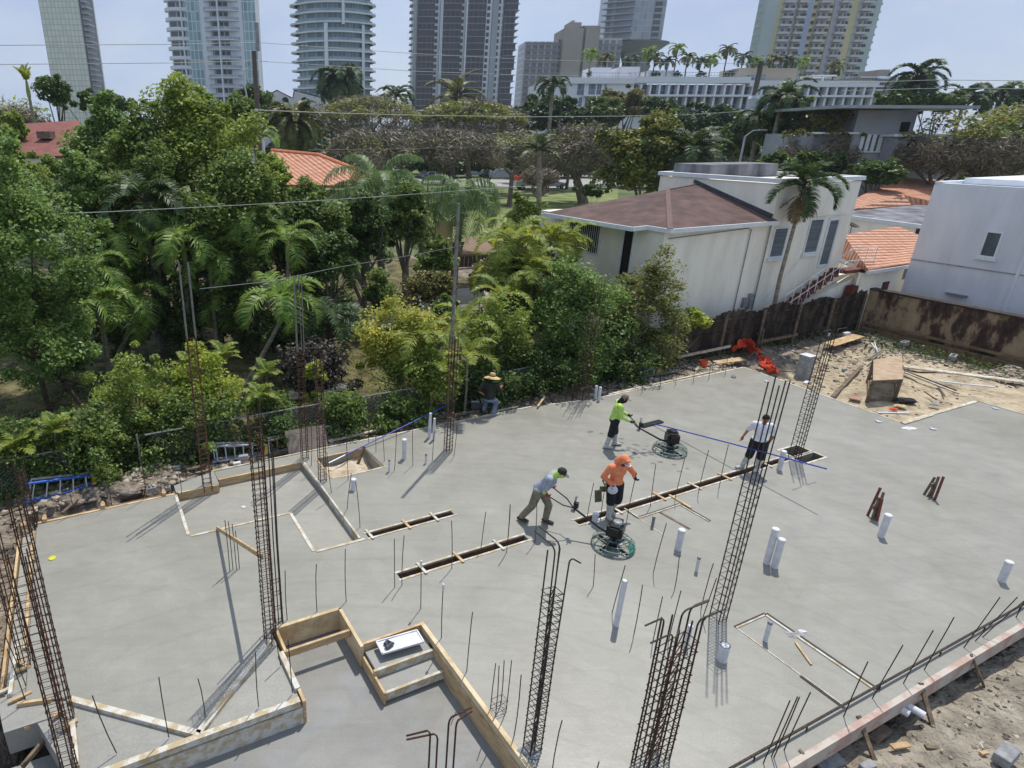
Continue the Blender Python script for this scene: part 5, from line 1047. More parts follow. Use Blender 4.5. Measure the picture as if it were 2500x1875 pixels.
def hipquad(name, pts, mat, parent, thick=.12):
    mb = MB(); n = (Vector(pts[1])-Vector(pts[0])).cross(Vector(pts[2])-Vector(pts[0])).normalized(); n = n if n.z > 0 else -n
    k = len(pts); b_ = len(mb.v); mb.v += [tuple(Vector(p)) for p in pts]+[tuple(Vector(p)-n*thick) for p in pts]; mb.f.append(tuple(range(b_, b_+k))); mb.f.append(tuple(reversed(range(b_+k, b_+2*k)))); mb.m += [0, 0]
    for i in range(k): mb.f.append((b_+i, b_+k+i, b_+k+(i+1) % k, b_+(i+1) % k)); mb.m.append(0)
    return mb.build(name, mat, parent)
# low tiled roof between the houses: ray points at chosen heights
e = [G('m4', 780, 690, 2.9), G('m4', 1010, 812, 2.75), G('m4', 1330, 765, 2.75), G('m4', 1440, 560, 3.3), G('m4', 1240, 480, 3.8), G('m4', 820, 545, 3.8)]
t = empty('low_tiled_house', Vector((e[1].x, e[1].y+3, -.3)), 'low house with pale orange tiled roof between the two light houses', 'house')
hipquad('roof', [e[0], e[1], e[2], e[3], e[4], e[5]], m_tile2, t)
mb = MB(); q = [Vector((v.x, v.y, 2.5)) for v in (e[0], e[1], e[2])]; mb.bar(q[0]+V3(.2, .3, -1.4), q[1]+V3(0, .35, -1.4), .2, 2.8); mb.bar(q[1]+V3(0, .35, -1.4), q[2]+V3(0, .35, -1.4), .2, 2.8); mb.build('wall', m_wall, t)
mb = MB(); mb.bar(e[1]-EZ*.16, e[2]-EZ*.16, .12, .16); mb.build('gutter', m_trim, t)
w0 = [G('m4', 880, 835, 1.9), G('m4', 1290, 815, 2.2), G('m4', 1270, 885, 1.9), G('m4', 1060, 915, 1.8)]; hipquad('white_awning', w0, M('white_sheet_roof', srgb('e4e4e0'), srgb('d4d4d0'), 3, .6), t, .05)
mb = MB(); mb.bar(w0[3]+V3(0, .1, -.9), w0[2]+V3(0.3, .1, -.9), .15, 1.7); mb.build('lower_wall', m_wall, t)
# big tiled roof behind
z1 = 3.4; T1 = [G('m4', 890, 345, z1), G('m4', 1350, 310, z1), G('m4', 1470, 325, z1), G('m4', 1560, 150, 4.6), G('m4', 1240, 100, 5.2)]
t = empty('tiled_house', Vector((T1[1].x, T1[1].y+4, -.3)), 'larger orange tiled hip roof house behind the grey flat roof', 'house')
hipquad('roof', [G('m4', 890, 350, z1), G('m4', 1345, 312, z1), G('m4', 1285, 240, 4.1), G('m4', 920, 262, 4.0)], m_tile2, t)
hipquad('roof', [G('m4', 920, 262, 4.0), G('m4', 1285, 240, 4.1), G('m4', 1345, 312, z1), G('m4', 1700, 330, 3.3), G('m4', 1900, 145, 4.75), G('m4', 1690, 128, 4.8), G('m4', 1240, 102, 5.0)], m_tile, t)
g0, g1 = G('m4', 895, 370, 3.2), G('m4', 1460, 340, 3.2); mb = MB(); mb.bar(g0+V3(0, .5, -1.6), g1+V3(0, .5, -1.6), .2, 3.3); mb.build('wall', m_wall, t)
F1 = [G('m4', 870, 400, 3.3), G('m4', 1420, 470, 3.3), G('m4', 1480, 320, 3.45), G('m4', 1380, 315, 3.5), G('m4', 880, 360, 3.45)]
t = empty('flat_roof_house', Vector((F1[0].x, F1[0].y, -.3)), 'low building with stained grey flat roof and white gutter', 'house')
hipquad('roof', F1, m_parin, t, .15); mb = MB(); mb.bar(F1[0]-EZ*.1, F1[1]-EZ*.1, .15, .25); mb.build('gutter', m_trim, t)
mb = MB(); mb.bar(F1[0]+V3(0, .4, -1.8), F1[1]+V3(0, .4, -1.8), .2, 3.3); mb.build('wall', m_wall, t)
c = G('m4', 885, 475, 3.3); c = Y('m4', 885, 475, F1[0].y-2); t = empty('satellite_dish', c-EZ*.5, 'brown satellite dish behind the cream house corner', 'satellite dish'); mb = MB(); mb.lathe(c, [(.02, -.05), (.3, .02), (.42, .1), (.43, .11), (.3, .04), (.01, -.03)], 20, Vector((.25, -.3, .9))); mb.build('dish', m_brn, t); mb = MB(); mb.tube([c, c-EZ*.6], .03, 6); mb.build('mast', m_galv, t)
# tiled house behind left trees
t = empty('left_tiled_house', Vector((-5, 44, -.3)), 'house with orange tiled roof half hidden by the left trees', 'house')
r0, r1, r2 = Y('t2', 200, 1160, 44), Y('t2', 560, 1195, 42), Y('t2', 955, 1350, 38); l0, l1 = Y('t2', 160, 1420, 36), Y('t2', 840, 1430, 36)
hipquad('roof', [l0, l1, r2, r1, r0], m_tile, t); mb = MB(); mb.tube([r0, r1, r2], .14, 8); mb.tube([r2, l1], .12, 8); mb.build('ridge_tiles', M('orange_ridge', srgb('d08560'), srgb('b86c4a'), 5, .8), t)
mb = MB(); mb.bar(l0+V3(0, .5, -2.4), l1+V3(-.4, .5, -2.4), .2, 4.2); mb.bar(l1+V3(-.4, .5, -2.4), r2+V3(-.5, .3, -3), .2, 4.2); mb.build('wall', M('yellow_wall', srgb('d6c389'), srgb('c2ae76'), 2, .85), t)
# red roof far left
t = empty('red_roof_house', Vector((-24, 52, -.3)), 'house with faded dull red roof far left behind the trees', 'house')
q = [Y('t1', 100, 1200, 47), Y('t1', 690, 1200, 47), Y('t1', 610, 925, 54), Y('t1', 140, 955, 54)]; m_dred = M('faded_red_roof', srgb('8a5850'), srgb('774840'), 1.5, .9)
rf = hipquad('roof', q, m_dred, t); mb = MB(); c = Y('t1', 355, 1040, 50); mb.box(c, 1.0, .8, .5); mb.build('roof_vent', m_wooddk, rf)
mb = MB(); mb.bar(q[0]+V3(.5, .5, -3.5), q[1]+V3(-.5, .5, -3.5), .2, 6.6); mb.build('wall', m_wall, t)
# brown garden shed fence behind palms
m_brf = M('brown_board_fence', srgb('8d765f'), srgb('6a5645'), 2, .85, stretch=(5, 5, .3)); m_dkf = M('dark_board_fence', srgb('4a3d33'), srgb('2a221c'), 3, .9, stretch=(5, 5, .3))
def bfence(c, p0, p1, z0, z1, mat, lab, n=26):
    a = G(c, *p0, z0); b = G(c, *p1, z0); t = empty('board_fence', a, lab, 'fence'); 
    for i in range(n):
        p = a.lerp(b, i/n); q = a.lerp(b, (i+.94)/n); mb = MB(); mb.bar(p+EZ*(z1-z0)/2, q+EZ*(z1-z0)/2, .03, z1-z0); mb.build('fence_board', mat, t)
bfence('m2', (1330, 650), (2150, 620), -.3, 1.5, m_dkf, 'dark board fence behind the queen palms')
a = Y('m2', 1440, 540, 34); t = empty('garden_shed', Vector((a.x, 36, -.3)), 'low shed with plank roof and yellow post behind the palms', 'shed')
hipquad('roof', [Y('m2', 1660, 540, 35), Y('m2', 1960, 520, 35), Y('m2', 1850, 430, 41), Y('m2', 1700, 400, 41)], m_brf, t); mb = MB(); p = Y('m2', 1520, 560, 34.5); mb.box(p+EZ*.6, .9, .5, 2.6); mb.build('wall', M('pale_yellow_render', srgb('cdbb86'), srgb('b8a470'), 3, .85), t)
hipquad('white_awning', [Y('m2', 1350, 560, 34), Y('m2', 1490, 555, 34), Y('m2', 1440, 515, 36.5), Y('m2', 1360, 500, 36.5)], m_pvc, t, .06)
# ================= grey modern house =================
m_dg = M('dark_grey_render', srgb('a2a4a9'), srgb('94969b'), .4, .85); m_lg = M('light_grey_render', srgb('a6a8ad'), srgb('989aa0'), .4, .85)
D = 62; t = empty('modern_house', Vector((36, D, -.3)), 'dark grey modern house with flat overhanging roof behind the trees', 'house')
def fbox(c, u0, v0, u1, v1, d, dep, mat, name, par):
    p = Y(c, u0, v1, d); q = Y(c, u1, v0, d); mb = MB(); x0, x1, z0, z1 = min(p.x, q.x), max(p.x, q.x), min(p.z, q.z), max(p.z, q.z); mb.box(((x0+x1)/2, d+dep/2, (z0+z1)/2), x1-x0, dep, z1-z0); return mb.build(name, mat, par)
def wall_to_ground(c, u0, u1, v, d, dep, mat, name, par, zb=-.4):
    p = Y(c, u0, v, d); q = Y(c, u1, v, d); mb = MB(); z1 = max(p.z, q.z); mb.box(((p.x+q.x)/2, d+dep/2, (zb+z1)/2), abs(q.x-p.x), dep, z1-zb); return mb.build(name, mat, par)
wall_to_ground('t4', 940, 1400, 850, D, 9, m_dg, 'wall', t); wall_to_ground('t4', 600, 940, 1030, D+1, 8, m_lg, 'wing_wall', t); wall_to_ground('t4', 1230, 1330, 1040, D-1.5, 1.4, m_lg, 'pier', t); wall_to_ground('t4', 1400, 1700, 1050, D+1.5, 8, m_dg, 'wing_wall', t)
fbox('t4', 800, 812, 1880, 832, D-2.5, 12, M('grey_roof_edge', srgb('9fa6a6'), srgb('8d9494'), 2, .6), 'flat_roof', t)
fbox('t4', 600, 1018, 945, 1032, D-.2, 1.2, m_trim, 'canopy', t); fbox('t4', 1210, 1035, 1640, 1052, D-1.8, 3.3, m_trim, 'canopy', t)
w = fbox('t4', 960, 1040, 1100, 1165, D-.05, .06, m_glass, 'window', t)
for u in (960, 1005, 1050, 1100): fbox('t4', u-4, 1035, u+4, 1170, D-.1, .06, m_trim, 'window_bar', w)
fbox('t4', 950, 1165, 1110, 1175, D-.14, .2, m_trim, 'sill', w)
w = fbox('t4', 1250, 940, 1340, 1015, D-.06, .06, m_black, 'window', t); w = fbox('t4', 1250, 1080, 1400, 1240, D-.07, .06, m_black, 'garage_door', t); w = fbox('t4', 850, 1090, 880, 1180, D+.93, .06, m_black, 'window', t)
# ================= distant white gabled building =================
D = 210; t = empty('gabled_building', Vector((-40, D, -.3)), 'white building with two gables and round windows beyond the trees', 'building')
m_wfar = M('white_render_far', srgb('d6d4d2'), srgb('c8c6c6'), .1, .8); m_rfar = M('pale_metal_roof', srgb('c9cbce'), srgb('babdc2'), .1, .6)
for (ua, ub, uc, vt, vb, rr) in ((130, 240, 360, 690, 750, (305, 775)), (360, 370, 620, 690, 755, (452, 775))):
    p0, p1, p2 = Y('t2', ua, vb, D), Y('t2', ub, vt, D), Y('t2', uc, vb, D); q0, q1, q2 = (v+V3(0, 14, 0) for v in (p0, p1, p2))
    mb = MB(); g0, g2 = Vector((p0.x, D, -.3)), Vector((p2.x, D, -.3)); mb.quad(g0, g2, p2, p1, p0); mb.quad(g0+V3(0, 14, 0), g2+V3(0, 14, 0), q2, q1, q0); mb.quad(g2, g2+V3(0, 14, 0), q2, p2); mb.quad(g0, g0+V3(0, 14, 0), q0, p0); mb.build('wall', m_wfar, t)
    hipquad('roof', [p1, p2, q2, q1], m_rfar, t, .3); hipquad('roof', [p0, p1, q1, q0], m_rfar, t, .3)
    c = Y('t2', *rr, D-.1); mb = MB(); mb.lathe(c, [(1.0, 0), (1.0, .1), (.8, .12)], 16, Vector((0, -1, 0))); mb.build('round_window', m_black, t)
c = Y('t1', 1910, 800, 120); t = empty('chimney_turret', Vector((c.x, 120, 0)), 'small white round turret beside the left utility pole', 'turret'); mb = MB(); mb.lathe(Vector((c.x, 120, 0)), [(2.6, 0), (2.6, Y('t1', 1910, 800, 120).z), (3.0, Y('t1', 1910, 785, 120).z), (2.2, Y('t1', 1910, 765, 120).z), (.9, Y('t1', 1910, 760, 120).z), (.9, Y('t1', 1910, 735, 120).z)], 20); mb.build('turret_body', m_wfar, t)
D = 150
for (u0, v0, u1, lab) in ((120, 950, 300, 'far white wall behind the date palm'), (1360, 1040, 1640, 'far grey house wall behind the bare trees, left one'), (1900, 1105, 2080, 'far grey house wall behind the bare trees, right one')):
    p, q = Y('t2', u0, v0, D), Y('t2', u1, v0, D); t = empty('far_house', Vector(((p.x+q.x)/2, D, -.3)), lab, 'house'); mb = MB(); mb.box(((p.x+q.x)/2, D+4, (p.z-.3)/2), q.x-p.x, 8, p.z+.3); mb.build('wall', m_wfar if 'white' in lab else m_gw, t)
    mb = MB(); mb.box(((p.x+q.x)/2, D+4, p.z+.2), q.x-p.x+.8, 8.8, .4); mb.build('roof', m_wfar, t)
# ================= vegetation =================
def leafm(name, h1, h2, tr=.32, sc=.7, lo=.3, hi=.7):
    return M(name, srgb(h1), srgb(h2), sc, .5, 0, island=True, trans=tr, spec=.35, lo=lo, hi=hi)
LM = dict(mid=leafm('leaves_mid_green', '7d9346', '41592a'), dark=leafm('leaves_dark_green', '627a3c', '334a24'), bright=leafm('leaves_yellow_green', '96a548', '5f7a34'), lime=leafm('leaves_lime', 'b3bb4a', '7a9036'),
    yellow=leafm('leaves_golden', 'bcb54c', '7c9140'), olive=leafm('leaves_olive', '8f9150', '5c6636'), fine=leafm('leaves_fine_green', '86a055', '4e6c34'), far=leafm('leaves_far_green', '536b38', '2e4526', .2, .12), farl=leafm('leaves_far_light', '71803f', '455f30', .2, .12),
    grey=leafm('twigs_grey', '958b74', '655c4a', 0, .3), bron=leafm('leaves_bronze', '7f7a44', '4d5428', .25), flat=leafm('leaves_flat_top', '8a8a3e', '63703a', .25, .1), purple=leafm('leaves_purple_brown', '4a433a', '25221d', .1), mango=leafm('leaves_mango', '8f8f42', '3c5527', .2, .35), brown=leafm('dry_fronds', '8d7a52', '5c4d34', .1))
PM = dict(xmas=leafm('palm_green', '859f46', '4d6c2e', .35), queen=leafm('palm_grey_green', '7b9458', '486238', .3), date=leafm('palm_olive', '6f7338', '4a4f2a', .2), dark=leafm('palm_dark', '4b6232', '283c20', .2), areca=leafm('palm_yellow_green', 'a0a545', '5f7a34', .4))
m_bark = M('grey_bark', srgb('8a8072'), srgb('5b5248'), 3, .9, .5, 20, stretch=(1, 1, .4)); m_barkd = M('dark_bark', srgb('574a3e'), srgb('352c25'), 3, .9, .5, 20); m_palmt = M('palm_trunk', srgb('9a9484'), srgb('6e6759'), 2, .85, .4, 12, stretch=(1, 1, 5)); m_shaft = M('green_crownshaft', srgb('8f9a52'), srgb('6f7f3c'), 2, .6)
def leaves(C, size, rg, elong=1.7, flat=.6):
    n = len(C); nrm = rg.normal(size=(n, 3)); nrm[:, 2] = np.abs(nrm[:, 2])+flat; nrm /= np.linalg.norm(nrm, axis=1)[:, None]
    t = rg.normal(size=(n, 3)); t -= (t*nrm).sum(1)[:, None]*nrm; t /= np.linalg.norm(t, axis=1)[:, None]; b = np.cross(nrm, t)
    s = size*rg.uniform(.6, 1.35, n)[:, None]; w = s/elong
    V = np.stack([C-t*s*.5, C+b*w*.5+t*s*.05+nrm*s*.06, C+t*s*.5, C-b*w*.5+t*s*.05+nrm*s*.06], 1).reshape(-1, 3)
    return V, np.arange(n*4).reshape(n, 4)
def crown_points(c, rad, n, rg, clumps=40, cr=.28, hollow=.35, low=-.75):
    c = np.array(c); rad = np.array(rad); d = rg.normal(size=(clumps, 3)); d /= np.linalg.norm(d, axis=1)[:, None]; d[:, 2] = np.where(d[:, 2] < low, -d[:, 2], d[:, 2])
    rr = rg.uniform(hollow, 1.0, clumps)**.6; wob = 1+.3*np.sin(d[:, 0]*5+c[0])*np.cos(d[:, 1]*4+c[1])+.15*np.sin(d[:, 2]*7); spr = rg.uniform(0, 1, clumps) < .2; wob = np.where(spr, wob*rg.uniform(1.1, 1.4, clumps), wob)
    CC = c+d*rad*(rr*wob)[:, None]*.85; cs = rg.uniform(.5, 1.35, clumps)*cr*min(rad[0], rad[2]*1.2); cs = np.where(spr, cs*.5, cs)
    k = rg.integers(0, clumps, n); off = rg.normal(size=(n, 3)); off /= np.linalg.norm(off, axis=1)[:, None]; off *= (rg.uniform(0, 1, n)**.45)[:, None]
    off[:, 2] = off[:, 2]*.75+.1
    return CC[k]+off*cs[k][:, None], CC
def limbs(mb, base, CC, r, rg, k=7, fork=.45, ctr=None):
    base = Vector(base); ctr = Vector(ctr); fk = base.lerp(ctr, fork); mb.tube([base-EZ*.2, base.lerp(fk, .5)+V3(rg.uniform(-.1, .1), 0, 0), fk], [r*1.25, r, r*.8], 8)
    idx = rg.choice(len(CC), min(k, len(CC)), replace=False)
    for i in idx:
        q = Vector(CC[i]); m = fk.lerp(q, .5)+V3(*rg.uniform(-.25, .25, 3))*(q-fk).length*.35; mb.tube([fk, m, q], [r*.6, r*.35, r*.12], 5)
TREES = [0]
def tree(u0, v0, u1, v1, d, label, leaf='mid', n=9000, ls=.16, clumps=45, cr=.3, trunk=None, tr=.16, cat='tree', name='tree', group=None, bark=None, ry=.85, c='f', hollow=.35, limb=7, fork=.45, zg=-.3, flat=.6, elong=1.7, low=-.75):
    TREES[0] += 1; rg = np.random.default_rng(TREES[0]*13+5)
    T_ = Y(c, (u0+u1)/2, v0, d); B_ = Y(c, (u0+u1)/2, v1, d); L_ = Y(c, u0, (v0+v1)/2, d); R2 = Y(c, u1, (v0+v1)/2, d)
    ctr = np.array([(L_.x+R2.x)/2, d, (T_.z+B_.z)/2]); rad = np.array([(R2.x-L_.x)/2, (R2.x-L_.x)/2*ry, max((T_.z-B_.z)/2, .2)])
    base = Vector((ctr[0], d, zg)) if trunk is None else G(trunk[0], trunk[1], trunk[2], zg)
    root = empty(name, base, label, cat, group)
    P_, CC = crown_points(ctr, rad, int(n*1.35), rg, int(clumps*1.25), cr*1.18, hollow, low); P_ = P_[P_[:, 2] > zg+.03]
    V_, F_ = leaves(P_, ls*.93, rg, elong, flat); mesh_np('crown', V_, F_, LM[leaf], root)
    mb = MB(); limbs(mb, base, CC, tr, rg, limb, fork, ctr); mb.build('trunk', bark or m_bark, root)
    return root
def frond(rg, o, az, el, L, droop, nl, ll, lw, vee=.5, twist=0, spread=1.0, tips=.6):
    """one feather frond: returns (verts, faces, rachis points)"""
    n = 9; P_ = []; p = np.array(o, float); e = el; h = np.array([math.cos(az), math.sin(az), 0]); sd = np.array([-math.sin(az), math.cos(az), 0])
    T = []
    for i in range(n):
        d = h*math.cos(e)+np.array([0, 0, math.sin(e)]); T.append(d); P_.append(p.copy()); p = p+d*L/(n-1); e -= droop/(n-1)*(1+.6*i/n)
    P_ = np.array(P_); T = np.array(T)
    s = np.linspace(.14, 1, nl); idx = s*(n-1); i0 = np.minimum(idx.astype(int), n-2); f = (idx-i0)[:, None]; Q = P_[i0]*(1-f)+P_[i0+1]*f; D = T[i0]
    V = []; lens = ll*np.sin(np.clip(s*2.6+.25, 0, math.pi))**.7*(1-.35*s)
    for side in (-1, 1):
        up = np.cross(D, sd)*-1; up[up[:, 2] < 0] *= -1
        dr = sd*side*spread + D*.55 + up*vee + rg.normal(size=(nl, 3))*.10; dr /= np.linalg.norm(dr, axis=1)[:, None]
        w = D*lw*.5; m_ = Q+dr*lens[:, None]*.5; t_ = m_+(dr+np.array([0, 0, -tips]))*lens[:, None]*.5
        V.append(np.stack([Q-w, Q+w, m_+w, m_-w], 1)); V.append(np.stack([m_-w, m_+w, t_+w*.15, t_-w*.15], 1))
    V = np.concatenate(V).reshape(-1, 3); return V, P_
def palm(top, d, label, kind='xmas', nf=14, L=2.2, droop=1.7, el=(.2, 1.3), nl=34, ll=.55, lw=.05, base=None, tr=.09, shaft=.8, c='f', group='palms in the garden', vee=.5, tips=.6, skirt=0, zg=-.3, fr=None, lean=None, name='palm_tree', spread=1.0):
    TREES[0] += 1; rg = np.random.default_rng(TREES[0]*17+3)
    if base is not None and len(base) == 3: d = G(base[0], base[1], base[2], zg).y
    t_ = Y(c, top[0], top[1], d)
    b_ = Vector((t_.x, d, zg)) if base is None else Y(base[0], base[1], base[2], d) if len(base) > 3 else G(base[0], base[1], base[2], zg)
    root = empty(name, b_, label, 'palm', group); VV = []; mb = MB()
    for i in range(nf):
        az = 2.399*i+rg.uniform(-.3, .3); e = el[1]-(el[1]-el[0])*(i/nf)**.9+rg.uniform(-.12, .12); l_ = L*rg.uniform(.85, 1.1)
        V, P_ = frond(rg, np.array(t_)+[0, 0, rg.uniform(-.1, .05)], az, e, l_, droop*rg.uniform(.85, 1.2), nl, ll, lw, vee, tips=tips, spread=spread); VV.append(V); mb.tube([Vector(q) for q in P_[::2]], [lw*.5, lw*.4, lw*.3, lw*.2, lw*.1][:len(P_[::2])], 4)
    V = np.concatenate(VV); mesh_np('crown', V, np.arange(len(V)).reshape(-1, 4), PM[kind], root); mb.build('frond_stems', m_shaft if kind in ('xmas', 'areca') else m_barkd, root)
    if skirt:
        VV = []
        for i in range(skirt):
            V, P_ = frond(rg, np.array(t_)+[0, 0, -.35], 2.4*i, rg.uniform(-1.2, -.2), L*.7, .6, max(8, nl//2), ll*.7, lw, vee*.2); VV.append(V)
        V = np.concatenate(VV); mesh_np('dry_skirt', V, np.arange(len(V)).reshape(-1, 4), LM['brown'], root)
    mb = MB(); s0 = t_-EZ*shaft if shaft else t_; k = b_.lerp(s0, .5)+V3(rg.uniform(-.12, .12), 0, 0); mb.tube([b_-EZ*.2, k, s0], [tr*1.25, tr, tr*.85], 10); mb.build('trunk', m_palmt if kind != 'date' else m_barkd, root)
    if shaft: mb = MB(); mb.tube([s0, s0.lerp(t_, .4), t_], [tr*1.15, tr*1.2, tr*.6], 10); mb.build('crownshaft', m_shaft if kind in ('xmas', 'areca') else m_barkd, root)
    return root
def bare(u0, v0, u1, v1, d, label, base=None, tw='grey', ntw=9000, ts=.5, tr=.3, leafy=None, nleaf=0, lsz=.3, c='f', group='bare crowned street trees', levels=4, zg=-.3, flatness=.5):
    TREES[0] += 1; rg = np.random.default_rng(TREES[0]*29+1); L_, R2 = Y(c, u0, (v0+v1)/2, d), Y(c, u1, (v0+v1)/2, d); T_, B_ = Y(c, (u0+u1)/2, v0, d), Y(c, (u0+u1)/2, v1, d)
    cx, rx, cz, rz = (L_.x+R2.x)/2, (R2.x-L_.x)/2, (T_.z+B_.z)/2, (T_.z-B_.z)/2; b_ = Vector((cx, d, zg)) if base is None else Vector((Y(base[0], base[1], base[2], d).x, d, zg))
    root = empty('bare_tree', b_, label, 'tree', group); fk = b_.lerp(Vector((cx, d, cz-rz)), .8) if cz-rz > zg+.8 else b_+EZ*1.0
    mb = MB(); mb.tube([b_-EZ*.2, b_.lerp(fk, .6), fk], [tr*1.3, tr, tr*.9], 8); tips = []
    def grow(p, dr, ln, r, lv):
        q = p+dr*ln; m_ = p.lerp(q, .5)+V3(*rg.uniform(-1, 1, 3))*ln*.12; mb.tube([p, m_, q], [r, r*.8, r*.6], 5 if lv < 2 else 3, cap=False)
        if lv >= levels: tips.append(q); return
        for _ in range(3 if lv < 3 else 2):
            nd = (dr+V3(*rg.normal(size=3))*.62+V3(0, 0, .12)).normalized(); nd.z = max(nd.z, -.25)
            e = q+nd*ln*.7; k = ((e.x-cx)/rx)**2+((e.y-d)/rx)**2+((e.z-cz)/max(rz, .5))**2
            if k > 1.6: nd = (nd+(Vector((cx, d, cz))-e).normalized()*.9).normalized()
            grow(q, nd, ln*.72, r*.58, lv+1)
            tips.append(q)
    for i in range(5):
        a = 2*math.pi*i/5+rg.uniform(-.4, .4); grow(fk, V3(math.cos(a)*.9, math.sin(a)*.9, .75).normalized(), rx*.48, tr*.6, 0)
    mb.build('trunk', m_bark if tw == 'grey' else m_barkd, root)
    tp = np.array([tuple(x) for x in tips]); k = rg.integers(0, len(tp), ntw); C_ = tp[k]+rg.normal(size=(ntw, 3))*rx*.10; C_ = C_[((C_[:, 0]-cx)/rx)**2+((C_[:, 2]-cz)/rz)**2+((C_[:, 1]-d)/rx)**2 < 1.35]
    V_, F_ = leaves(C_, ts, rg, 9, .1); mesh_np('twigs', V_, F_, LM[tw], root)
    if nleaf:
        th = rg.uniform(0, 2*math.pi, nleaf); rr = np.sqrt(rg.uniform(0, 1, nleaf)); C2 = np.stack([cx+rx*rr*np.cos(th), d+rx*rr*np.sin(th), cz+rz*(1-rr**2*.75)*rg.uniform(.35, 1.05, nleaf)], 1); C2 += rg.normal(size=C2.shape)*rx*.03
        clm = np.sin(C2[:, 0]*1.7)+np.cos(C2[:, 1]*1.9)+np.sin(C2[:, 2]*2.5) > -.6; V_, F_ = leaves(C2[clm], lsz, rg, 1.8, .9); mesh_np('leafy_crown', V_, F_, LM[leafy], root)
    return root
# ---- hedge bushes beyond the chain link fence ----
HG = 'bushes behind the chain link fence'
def bush(*a, **k):
    k.setdefault('cat', 'bush'); k.setdefault('name', 'bush'); k.setdefault('group', HG); k.setdefault('tr', .04); k.setdefault('limb', 9); k.setdefault('fork', .25); k.setdefault('low', -.95); return tree(*a, **k)
bush(372, 738, 522, 985, 17.6, 'bright yellow green bush behind the orange rusted cage', 'lime', 8500, .12, 50, .3)
bush(205, 765, 400, 985, 16.9, 'tall light green bush left of the orange rusted cage', 'bright', 8500, .11, 55, .28)
bush(-30, 900, 130, 1060, 14.6, 'low dark bush at the far left end of the fence', 'mid', 6000, .11, 40, .35)
bush(80, 890, 300, 1040, 15.2, 'low hedge bush with white notice in front', 'mid', 7500, .11, 45, .35)
bush(330, 850, 560, 960, 16.6, 'low green bush right under the yellow green bush', 'mid', 6000, .11, 40, .35)
bush(540, 840, 640, 920, 17.6, 'small dense bush behind the silver ladder', 'mid', 4000, .10, 30, .4)
bush(520, 900, 660, 985, 16.9, 'dark bush at the fence behind the old ladder', 'dark', 4500, .1, 30, .4)
bush(648, 770, 712, 870, 18.6, 'small pale sapling on the mulch bed', 'lime', 900, .12, 14, .35)
bush(600, 735, 770, 850, 19.6, 'purple brown shrubs on the mulch bed', 'purple', 5000, .14, 40, .35)
bush(690, 850, 800, 935, 17.6, 'mid green bush behind the white bucket', 'mid', 4500, .11, 35, .4)
bush(760, 850, 960, 930, 18.6, 'loose green bush at the fence under the golden shrub', 'mid', 5500, .11, 45, .33)
bush(765, 650, 965, 800, 20.5, 'tall golden yellow shrub at the centre of the hedge', 'yellow', 8500, .13, 55, .3)
bush(830, 730, 1010, 880, 19.6, 'green shrub growing below the golden one', 'bright', 6500, .12, 50, .33)
bush(980, 650, 1150, 800, 21.5, 'mid green shrub behind the man with the straw hat', 'bright', 7500, .12, 50, .33)
bush(960, 780, 1130, 905, 20.2, 'dark hedge right behind the man with the straw hat', 'dark', 6500, .12, 45, .38)
bush(1125, 560, 1345, 850, 22.6, 'largest round bush, fresh green, left of the cream house', 'fine', 17000, .14, 75, .27)
bush(1290, 548, 1500, 830, 24.0, 'olive feathery tree right of the largest bush', 'olive', 14000, .13, 75, .27)
bush(1040, 740, 1250, 870, 21.4, 'dark bush at the foot of the largest bush', 'dark', 7500, .12, 50, .35)
bush(1200, 700, 1420, 850, 22.9, 'dark leafy undergrowth behind the wide orange cage', 'dark', 9000, .13, 55, .33)
bush(1440, 670, 1545, 720, 24.8, 'yellow green branch hanging over the black fence', 'lime', 700, .2, 16, .4)
bush(1570, 700, 1620, 830, 27, 'vine climbing the black fence', 'mid', 900, .16, 16, .4, cat='vine')
bush(120, 905, 265, 1025, 15.6, 'leafy bush right of the white notice on the fence', 'bright', 6000, .1, 45, .35)
bush(250, 890, 410, 1010, 16.2, 'leafy bush left of the cage foot behind the dirt mound', 'mid', 6500, .1, 45, .35)
bush(380, 900, 480, 985, 16.7, 'small leafy bush right behind the orange rusted cage foot', 'bright', 3500, .1, 30, .35)
# ---- garden shrubs ----
GS = 'shrubs inside the neighbouring garden'
bush(880, 575, 985, 665, 28, 'reddish green shrub before the dark board fence, left', 'bron', 4500, .16, 35, .35, group=GS)
bush(1005, 570, 1075, 640, 29, 'round reddish green shrub before the dark board fence, right', 'bron', 3000, .15, 25, .35, group=GS)
bush(780, 590, 860, 680, 28, 'green shrub beside the driveway under the queen palms', 'mid', 3500, .16, 30, .35, group=GS)
bush(930, 640, 1000, 700, 25.5, 'green shrub between the grey trunks', 'mid', 2500, .15, 25, .35, group=GS)
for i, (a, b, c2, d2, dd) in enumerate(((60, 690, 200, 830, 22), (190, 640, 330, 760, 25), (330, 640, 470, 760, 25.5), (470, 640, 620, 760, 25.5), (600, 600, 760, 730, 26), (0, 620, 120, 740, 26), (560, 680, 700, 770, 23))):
    bush(a, b, c2, d2, dd, 'dark shaded shrub, %s from the left, under the garden trees' % ORD[i], 'dark', 4200, .17, 35, .35, group=GS)
